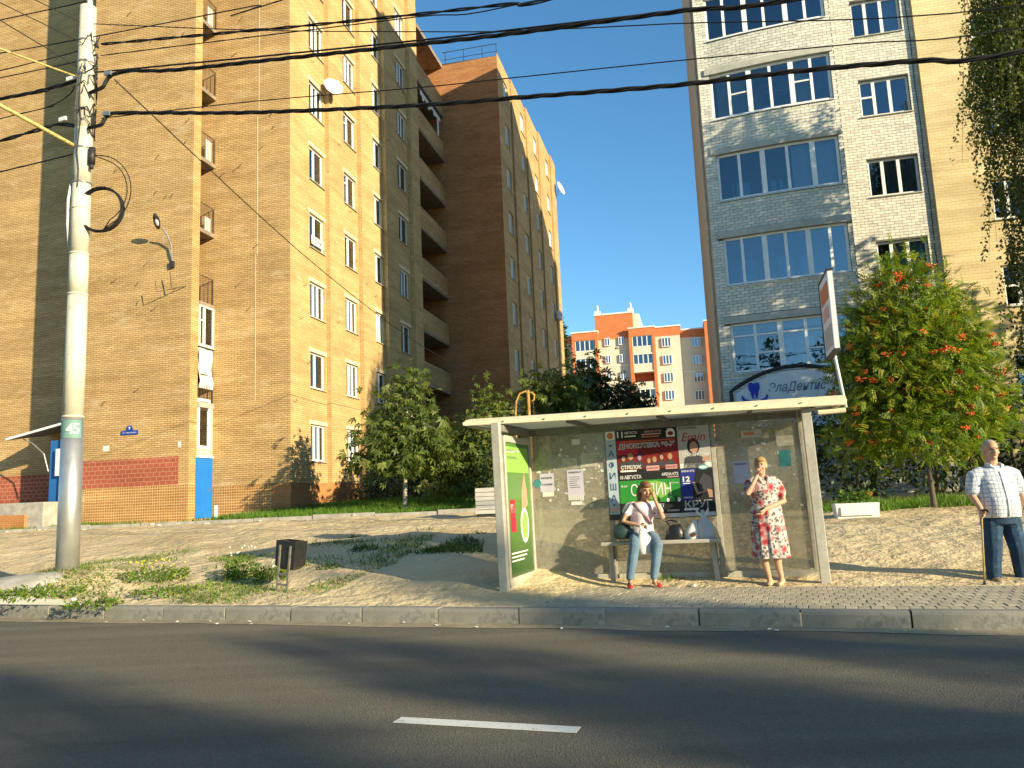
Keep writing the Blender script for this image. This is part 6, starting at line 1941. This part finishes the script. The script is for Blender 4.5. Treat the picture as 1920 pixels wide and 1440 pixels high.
for i, (x, y, rx, hh) in enumerate(((.2, 23.5, 1.5, 2.4), (2.4, 23.8, 1.6, 2.9), (4.6, 23.0, 1.5, 2.6), (6.3, 21.8, 1.3, 2.3))):
    z = gz(x, y)
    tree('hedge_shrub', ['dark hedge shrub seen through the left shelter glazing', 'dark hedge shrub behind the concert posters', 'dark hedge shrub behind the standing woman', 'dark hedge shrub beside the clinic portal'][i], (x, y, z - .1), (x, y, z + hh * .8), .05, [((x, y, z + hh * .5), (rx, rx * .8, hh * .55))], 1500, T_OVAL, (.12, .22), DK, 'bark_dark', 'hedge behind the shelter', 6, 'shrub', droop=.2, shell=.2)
for i, (x, y, rx, hh) in enumerate(((7.6, 22.3, 1.0, 2.2), (9.4, 22.0, 1.3, 3.0), (11.4, 21.6, 1.4, 3.3), (13.4, 21.4, 1.4, 3.0), (15.4, 21.0, 1.4, 2.6))):
    z = gz(x, y)
    tree('wall_shrub', ['dark shrub at the clinic portal post', 'dark shrub behind the rowan trunk', 'tall dark shrub under the flat white wall windows', 'dark shrub under the cream brick wall', 'dark shrub at the foot of the birch'][i], (x, y, z - .1), (x, y, z + hh * .8), .05, [((x, y, z + hh * .5), (rx, rx * .7, hh * .55))], 1700, T_OVAL, (.12, .22), DK, 'bark_dark', 'shrubs along the white block', 6, 'shrub', droop=.2, shell=.2)
# rowan with berries
rx, ry = 9.05, 17.5
RWT = thing('rowan_tree', 'bushy rowan tree full of orange red berry clusters before the white block', 'tree', (0, 0, 0))
rl = [((rx - .05, ry, 4.2), (1.55, 1.4, 1.15)), ((rx - .1, ry, 5.35), (1.05, 1.0, .85)), ((rx - .15, ry, 6.05), (.55, .55, .45)), ((rx + .7, ry, 3.4), (1.2, 1.1, .85)), ((rx - .8, ry, 3.5), (1.0, 1.0, .9)), ((rx + .1, ry, 2.6), (1.5, 1.2, .6)), ((rx + 1.45, ry, 2.75), (.55, .5, .4)), ((rx - 1.05, ry + .3, 2.5), (.7, .7, .55)), ((rx + .9, ry, 4.6), (.75, .7, .6)), ((rx - 1.0, ry, 4.6), (.6, .6, .5))]
limbs(RWT, (rx + .05, ry, gz(rx, ry) - .1), (rx - .1, ry, 5.2), .06, rl, 'bark_dark', 22)
crown('crown', RWT, rl, 10000, T_ROWAN, (.17, .26), RW, droop=.35, clump=4, shell=.5)
b = MB()
for i in range(16):
    p = Vector([random.gauss(0, .028) for _ in range(3)]); b.ell(p, .017, 6, 4)
berry_me = b.mesh('berry_cluster', ['berry'], True)
bp, bd = in_lobes(rl, 190, .95)
for p, d in zip(bp, bd):
    if d[1] < .35:
        o = link('berry_cluster', berry_me, RWT, tuple(p), random.uniform(0, 6)); s = random.uniform(1.0, 1.8); o.scale = (s, s, s * .7)
# weeping birch: hanging strands of small leaves
def birch(name, label, base, top, r0, hubs, n_str, length, mats=BI, size=(.06, .10), per=60):
    o = thing(name, label, 'tree', (0, 0, 0))
    limbs(o, base, top, r0, [(h[0], h[1]) for h in hubs], 'bark_birch', 14, bend=.15)
    pos, out = in_lobes([(h[0], h[1]) for h in hubs], n_str, .3)
    t = rng.random((n_str, per)) ** .8
    ln = rng.uniform(length[0], length[1], (n_str, 1))
    sway = rng.normal(size=(n_str, 2)) * .14
    P_ = pos[:, None, :] + np.stack([sway[:, 0:1] * t * ln + .10 * t * out[:, 0:1] * ln, sway[:, 1:2] * t * ln, -t * ln], 2)
    P_ = P_.reshape(-1, 3) + rng.normal(size=(n_str * per, 3)) * .045
    n = len(P_)
    fwd = rng.normal(size=(n, 3)) * .6 + np.array([0, 0, -1.0]); nrm = rng.normal(size=(n, 3))
    v = place(T_BIRCH, P_, fwd, nrm, rng.uniform(size[0], size[1], n))
    link('crown', fastmesh('crown', v, 4, mats, np.repeat(rng.integers(0, len(mats), n_str), per)), o)
    b = MB()
    for i in range(0, n_str, 2):
        a = Vector(pos[i]); e = a + Vector((sway[i, 0] * ln[i, 0], sway[i, 1] * ln[i, 0], -ln[i, 0]))
        b.tube([a, a.lerp(e, .5), e], [.010, .006, .003], 4, caps=False)
    tag(b.build('twigs', 'bark_dark', o), kind='stuff')
    return o
birch('birch_tree', 'weeping birch with long hanging leafy branches before the cream block', (14.3, 19.6, .6), (14.4, 19.6, 17), .16,
      [((13.4, 19.0, 13.3), (1.1, 1.0, 2.6)), ((12.6, 18.8, 12.0), (.7, .8, 1.3)), ((13.2, 19, 9.5), (.8, .9, 1.6)), ((12.9, 18.7, 7.0), (.75, .9, 1.2)), ((14.3, 19.4, 14), (1.4, 1.4, 3)), ((13.6, 19, 5.5), (.9, .9, 1.0))], 950, (1.0, 2.8))
# ------------------------------------------------------------ trees across the road and along it that shade the place
def shade_tree(label, x, y, top, rad, zc, n, size=(.28, .5), mats=None, group='street trees on the sunny side', lob=None):
    z = 0.12 if (x * NX + y * NY) < 0 else gz(x, y)
    lobes = lob or [((x, y, zc), (rad, rad, (top - zc) * .8)), ((x + rad * .4, y - rad * .3, zc - 1.0), (rad * .8, rad * .8, (top - zc) * .6)), ((x - rad * .3, y + rad * .2, top - .8), (rad * .5, rad * .5, 1.2)), ((x - rad * .7, y - rad * .4, zc - .6), (rad * .55, rad * .55, 1.3))]
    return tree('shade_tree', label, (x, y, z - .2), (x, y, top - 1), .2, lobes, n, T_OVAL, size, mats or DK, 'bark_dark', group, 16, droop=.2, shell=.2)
def sun_pos(perp, q):
    s, c = math.sin(R(SUN_AZ)), math.cos(R(SUN_AZ))
    return perp * s - q * c, perp * c + q * s
TE = math.tan(R(SUN_EL))
for i, (pp_, q_, qe, rad, zd, n) in enumerate(((2.0, -38, 6.8, 2.2, 3.2, 5200), (-2.2, -40, 8.0, 2.2, 3.5, 3200), (4.9, -42, 6.0, 1.5, 3.0, 3400), (7.5, -44, 11.0, .75, 2.6, 700))):
    top = TE * (qe - q_); zc = top - zd
    x, y = sun_pos(pp_, q_)
    shade_tree(['tall leafy street tree across the road, broadest of the row', 'tall street tree across the road behind the viewer', 'slim street tree across the road between broader ones', 'tall thin poplar like tree across the road'][i], x, y, top, rad, zc, n)
for i, (t_, d_, rad) in enumerate(((-9, -10.5, 4.0), (0, -11.0, 4.2), (9.5, -11.5, 4.0))):  # broad trees out of view, added to cut the sky light on the road
    shade_tree(['broad lime tree across the road behind the viewer, next to a gap', 'broad lime tree across the road right behind the viewer', 'broad lime tree across the road before the tall street trees'][i], t_ * KX + d_ * NX, t_ * KY + d_ * NY, 12.5, rad, 7.0, 4200, (.35, .6))
shade_tree('big leafy tree beside the white block beyond the birch', 18.2, 17.2, 15.0, 3.3, 9.5, 5200)
shade_tree('broad low tree beyond the birch towards the cream block', 22.5, 17.5, 10.0, 3.2, 5.5, 4000)

# ------------------------------------------------------------ grass and weeds
def blades(name, pts, h, mats, w=.012, kind='stuff', parent=None, lean=.45):
    n = len(pts)
    pts = np.asarray(pts)
    hh = rng.uniform(h[0], h[1], n)[:, None]
    a = rng.random(n) * 2 * np.pi
    side = np.stack([np.cos(a), np.sin(a), np.zeros(n)], 1) * (w * rng.uniform(.6, 1.4, n))[:, None]
    ln = rng.normal(size=(n, 3)) * lean; ln[:, 2] = 1
    tip = pts + unit(ln) * hh
    v = np.stack([pts - side, pts + side, tip], 1).reshape(-1, 3)
    o = link(name, fastmesh(name, v, 3, mats, rng.integers(0, len(mats), n)), parent)
    if kind: tag(o, kind=kind)
    return o
GR = ['grass_0', 'grass_1', 'grass_2']
def scatter(n, fx, dens=None):
    out = []
    while len(out) < n:
        x, y = fx()
        if dens and random.random() > dens(x, y): continue
        out.append((x, y, ground_z(x, y) + .0))
    return out
def rect_uv(u0, u1, v0, v1, o=C0):
    return lambda: buv(random.uniform(u0, u1), random.uniform(v0, v1), o)
nz = lambda s, k, lo, hi: (lambda x, y: sstep(lo, hi, mn.noise((x * s, y * s, k))))
tag(blades('lawn_grass', [(x, y, z + .015) for x, y, z in scatter(26000, rect_uv(-1.1, 8.8, -3.6, 3.0))], (.10, .26), GR, .014), 'bright green grass on the lawn before the brick block', 'grass')
tag(blades('yard_grass', scatter(7000, rect_uv(-14, 0, -3.9, -1.6), nz(.6, 2.0, -.1, .35)), (.06, .2), GR + ['grass_3'], .012), 'sparse grass between the yard kerb and the brick block', 'grass')
def verge():
    t, s = random.uniform(-12.8, -6.0), random.uniform(.05, 4.2)
    return xy(t, s)
tag(blades('verge_grass', scatter(8000, verge, nz(.9, 5.5, -.3, .55)), (.03, .11), GR + ['grass_3', 'grass_3'], .010, lean=.9), 'dry sparse grass on the sandy verge round the pole', 'grass')
def dip():
    return (random.uniform(-3.4, -.6), random.uniform(12.5, 16.5))
tag(blades('sand_grass', scatter(1500, dip, nz(1.3, 8.5, .1, .5)), (.03, .12), ['dark_leaf_0', 'grass_2'], .012, lean=.9), 'scattered weeds on the sand left of the shelter', 'grass')
tag(blades('white_block_grass', scatter(9000, lambda: (random.uniform(6.8, 15), random.uniform(17.6, 20.5))), (.08, .24), GR, .013), 'grass strip under the rowan before the white block', 'grass')
tag(blades('shelter_grass', [(x, y, .16) for x, y in [shw(random.gauss(.12, .08), random.gauss(-.3, .12), 0)[:2] for _ in range(420)]] + [(x, y, .16) for x, y in [shw(random.gauss(1.9, .12), random.gauss(-.12, .04), 0)[:2] for _ in range(160)]], (.05, .16), GR, .008), 'grass tufts growing at the shelter feet', 'grass')
def weed(label, x, y, r, h, n, flower=None, group='weeds on the verge'):
    z = ground_z(x, y)
    o = thing('weed', label, 'plant', (x, y, z), 0, group)
    a = rng.random(n) * 2 * np.pi; q = np.sqrt(rng.random(n)) * r
    pos = np.stack([q * np.cos(a), q * np.sin(a), rng.random(n) * h * (1 - .5 * q / r)], 1)
    fwd = np.stack([np.cos(a), np.sin(a), rng.normal(size=n) * .5 + .3], 1) + rng.normal(size=(n, 3)) * .4
    v = place(T_OVAL, pos, fwd, np.array([0, 0, 1.0]) + rng.normal(size=(n, 3)) * .5, rng.uniform(.04, .09, n))
    link('leaves', fastmesh('leaves', v, 4, GR + ['rowan_leaf_3'], rng.integers(0, 4, n)), o)
    blades('stems', np.stack([q[:n // 5] * np.cos(a[:n // 5]), q[:n // 5] * np.sin(a[:n // 5]), np.zeros(n // 5)], 1), (h * .7, h * 1.2), GR, .006, 'stuff', o, .25)
    if flower:
        b = MB()
        for i in range(int(14 * r / .3)):
            aa, qq = random.uniform(0, 6.28), r * math.sqrt(random.random()); b.ell((qq * math.cos(aa), qq * math.sin(aa), h * random.uniform(.8, 1.3)), .014, 6, 4)
        tag(b.build('blossoms', flower, o), kind='stuff')
    return o
weed('broad leafy green weed patch at the kerb beside the pole mound', -7.0, 11.75, .62, .18, 520)
weed('yellow flowering weed bush right of the pole', -5.75, 12.7, .5, .26, 560, 'flower_yellow')
weed('low dark green weeds in front of the yellow flowering bush', -5.15, 11.75, .45, .12, 260)
weed('tall weed with white flower heads left of the trash bin', -4.35, 12.6, .25, .42, 330, 'flower_white')
weed('small white flowering weed next to the trash bin', -3.75, 12.15, .22, .24, 220, 'flower_white')
weed('green weed clump at the left foot of the pole mound', -8.9, 13.0, .35, .3, 300)
weed('little green weed patch at the kerb edge', -5.9, 11.15, .35, .10, 220)
# ------------------------------------------------------------ small things
# concrete mound at the pole foot
b = MB(); rs = []
for k, (q, z) in enumerate(((1.0, .0), (.85, .13), (.6, .20), (.3, .24), (.17, .26))):
    rs.append([((1.25 if math.cos(a) < 0 else .75) * q * math.cos(a) * (1 + .1 * mn.noise((a, q, 2))) - .2 * q, .62 * q * math.sin(a), z - .12 * (q if math.sin(a) > 0 else 0)) for a in [2 * math.pi * i / 28 for i in range(28)]])
b.loft(rs)
tag(b.build('pole_footing', 'concrete', None, True, (PX - .1, PY - .25, ground_z(PX, PY) - .27)), 'rough concrete footing round the base of the utility pole', 'footing')
# trash bin on legs
bx_, by_ = -3.28, 11.42
g = ground_z(bx_, by_) - .02
TB = thing('trash_bin', 'small black tilted trash bin on two thin legs at the kerbside', 'trash bin', (bx_, by_, g), R(-24))
TB.rotation_euler = (0, R(6), R(-24))
b = MB()
o8 = lambda w, d, z: [(-w, -d, z), (w, -d, z), (w, d, z), (-w, d, z)]
outer = [o8(.10, .07, .30), o8(.165, .125, .36), o8(.17, .13, .66), o8(.172, .132, .70)]
b.loft(outer, caps=False); b.add(outer[0], [(3, 2, 1, 0)])
inner = [o8(.155, .115, .70), o8(.15, .11, .40)]
b.loft(inner, caps=False); b.add(inner[1], [(0, 1, 2, 3)])
b.add(outer[3] + inner[0], [(0, 1, 5, 4), (1, 2, 6, 5), (2, 3, 7, 6), (3, 0, 4, 7)])
b.build('bucket', 'bin_black', TB)
for x in (-.09, .09):
    b = MB(); b.bar((x, -.135, -.1), (x, -.135, .64), .028, .02); b.build('leg', 'bin_leg', TB)
for z in (.1, .24):
    b = MB(); b.bar((-.09, -.137, z), (.09, -.137, z), .016, .03); b.build('crossbar', 'bin_leg', TB)
# planter
px, py = 7.0, 16.6
PL = thing('flower_planter', 'white concrete flower planter with plants at the sand edge', 'planter', (px, py, ground_z(px, py) - .03), -TH)
b = MB()
b.loft([[(-.40, -.2, 0), (.40, -.2, 0), (.40, .2, 0), (-.40, .2, 0)], [(-.43, -.23, .32), (.43, -.23, .32), (.43, .23, .32), (-.43, .23, .32)]])
bevel(b.build('trough', 'planter_white', PL), .015)
b = MB(); b.box(-.33, .33, -.246, -.23, .07, .25); bevel(b.build('panel', 'planter_white', PL), .01)
n = 420
pos = np.stack([rng.uniform(-.3, .34, n), rng.uniform(-.16, .16, n), .34 + rng.random(n) * .2], 1)
v = place(T_OVAL, pos, rng.normal(size=(n, 3)) + np.array([0, 0, .4]), np.array([0, 0, 1.0]) + rng.normal(size=(n, 3)) * .5, rng.uniform(.05, .1, n))
link('plants', fastmesh('plants', v, 4, GR, rng.integers(0, 3, n)), PL)
b = MB()
for i in range(14):
    b.ell((random.uniform(-.2, .36), random.uniform(-.15, .1), .5 + random.uniform(-.05, .05)), .02, 6, 4)
tag(b.build('blossoms', 'flower_red', PL), kind='stuff')
# stacked white crate at the shelter's left rear
cx_, cy_ = -.55, 20.2
CR = thing('white_crate', 'white slatted crate on a dark base behind the left shelter post', 'crate', (cx_, cy_, ground_z(cx_, cy_) - .02), -TH)
b = MB(); b.box(-.42, .42, -.3, .3, .0, .09); b.build('base', 'dark_metal', CR)
b = MB(); b.box(-.40, .40, -.28, .28, .09, .74); b.build('core', 'pallet_white', CR)
for i in range(6):
    b = MB(); b.box(-.43, .43, -.315, .315, .10 + i * .108, .195 + i * .108); b.build('slat', 'pallet_white', CR)
# wooden stake on the yard strip
x, y = buv(-1.6, -2.2)
b = MB(); b.loft([[(.07 * q * math.cos(a), .07 * q * math.sin(a), z) for a in [2 * math.pi * i / 10 for i in range(10)]] for q, z in ((1, -.1), (1, .48), (.85, .52))])
tag(b.build('stub_post', 'planter_white', None, False, (x, y, ground_z(x, y))), 'short pale stub post before the mosaic plinth', 'post')
# orange bent vent pipes behind the shelter
OP = thing('bent_pipe', 'orange bent pipe hoops sticking up behind the shelter roof', 'pipe', (.25, 18, 0), 0)
gz_ = ground_z(.25, 18)
b = MB(); b.tube([(-.22, 0, gz_), (-.2, 0, 3.3), (-.17, 0, 3.6), (-.08, 0, 3.78), (.06, 0, 3.82), (.11, 0, 3.78)], .022, 8); b.build('hoop', 'orange_pipe', OP, True)
b = MB(); b.tube([(.13, 0, gz_), (.11, 0, 3.84)], .035, 8); b.build('standpipe', 'orange_pipe', OP, True)
b = MB(); b.tube([(.11, 0, 3.78), (.2, 0, 3.79), (.25, 0, 3.72), (.24, 0, 3.62), (.17, 0, 3.58)], .02, 8); b.build('hoop', 'orange_pipe', OP, True)
b = MB(); b.tube([(.22, .05, gz_), (.22, .05, 3.6)], .01, 6); b.build('rod', 'rusty_rail', OP, True)
# stop sign panel seen edge-on above the shelter's right end
SB = thing('stop_sign_panel', 'tall narrow advertising panel on a thin pole over the right end of the shelter roof', 'sign', (4.27, 10.15, 0), 0)
b = MB(); b.tube([(.02, 0, 2.38), (-.03, .12, 3.3), (-.04, .2, 3.95)], .022, 10); b.build('pole', 'sign_white', SB, True)
ang = math.atan2(9.6 - 10.4, 3.99 - 4.19)
b = MB(); b.box(0, .80, -.03, .03, 3.06, 4.05); pn = b.build('panel', 'sign_white', SB, loc=(-.055, .2, 0), rotz=ang)
b = MB(); b.box(-.012, .812, -.04, .04, 4.05, 4.075); b.build('trim', 'dark_metal', pn)
b = MB(); b.box(-.012, .812, -.04, .04, 3.035, 3.06); b.build('trim', 'dark_metal', pn)
b = MB(); b.box(-.014, -.001, -.04, .04, 3.035, 4.075); b.build('trim', 'dark_metal', pn)
for x0, x1, z0, z1, mt in ((.08, .7, 3.72, 3.95, 'ink_orange'), (.12, .6, 3.5, 3.66, 'ink_pink'), (.1, .7, 3.13, 3.4, 'poster_grey')):
    for s in (-1, 1):
        b = MB(); y0 = s * .0315; b.box(x0, x1, min(y0, y0 + s * .002), max(y0, y0 + s * .002), z0, z1); b.build('print', mt, pn)
# litter by the kerb and in the shelter
random.seed(21)
for i in range(26):
    t = random.uniform(-9, 2.2); d = random.uniform(8.35, 8.62)
    b = MB(); s = random.uniform(.01, .03)
    b.add([(-s, -s * .5, .0), (s, -s * .6, .004), (s * .8, s * .6, .008), (-s * .7, s * .5, .002), (0, 0, s * .5)], [(0, 1, 4), (1, 2, 4), (2, 3, 4), (3, 0, 4)])
    tag(b.build('paper_scrap', 'litter_white', None, False, (t * KX + d * NX, t * KY + d * NY, .006), random.uniform(0, 6)), 'tiny pale scrap of litter in the dusty gutter along the kerb', 'litter', 'litter along the kerb')
x, y, _ = shw(1.75, -.06, 0)
b = MB(); b.ell((0, 0, .02), (.05, .02, .022), 8, 5)
tag(b.build('crisp_packet', 'litter_red', None, False, (x, y, .29), .3), 'crumpled red packet on the shelter base beam under the bench', 'litter')
for i, (x, y) in enumerate(((.62, 11.1), (2.25, 10.55))):
    b = MB(); s = .06
    b.add([(-s, -s * .5, .0), (s, -s * .6, .01), (s * .8, s * .6, .02), (-s * .7, s * .5, .004), (0, 0, s * .4)], [(0, 1, 4), (1, 2, 4), (2, 3, 4), (3, 0, 4)])
    tag(b.build('paper_scrap', 'litter_white', None, False, (x, y, .17), i), ['pale paper scrap on the ground before the left glazing', 'flattened pale wrapper on the pavers before the bench'][i], 'litter')
b = MB(); b.ell((0, 0, .03), (.05, .03, .03), 8, 5)
tag(b.build('crumpled_bottle', 'bag_plastic_grey', None, False, (-6.25, 11.3, ground_z(-6.25, 11.3) + .05)), 'crumpled clear bottle lying in the weeds at the kerb', 'litter')
# stones on the yard edge
for i in range(14):
    u = random.uniform(-9, 7); x, y = buv(u, -4.35 + random.uniform(-.2, .1)); s = random.uniform(.04, .1)
    b = MB(); b.ell((0, 0, 0), (s, s * .8, s * .5), 8, 5)
    tag(b.build('stone', 'concrete', None, False, (x, y, ground_z(x, y) + .02), random.uniform(0, 3)), 'small pale stone lying along the yard kerb', 'stone', 'stones along the yard kerb')
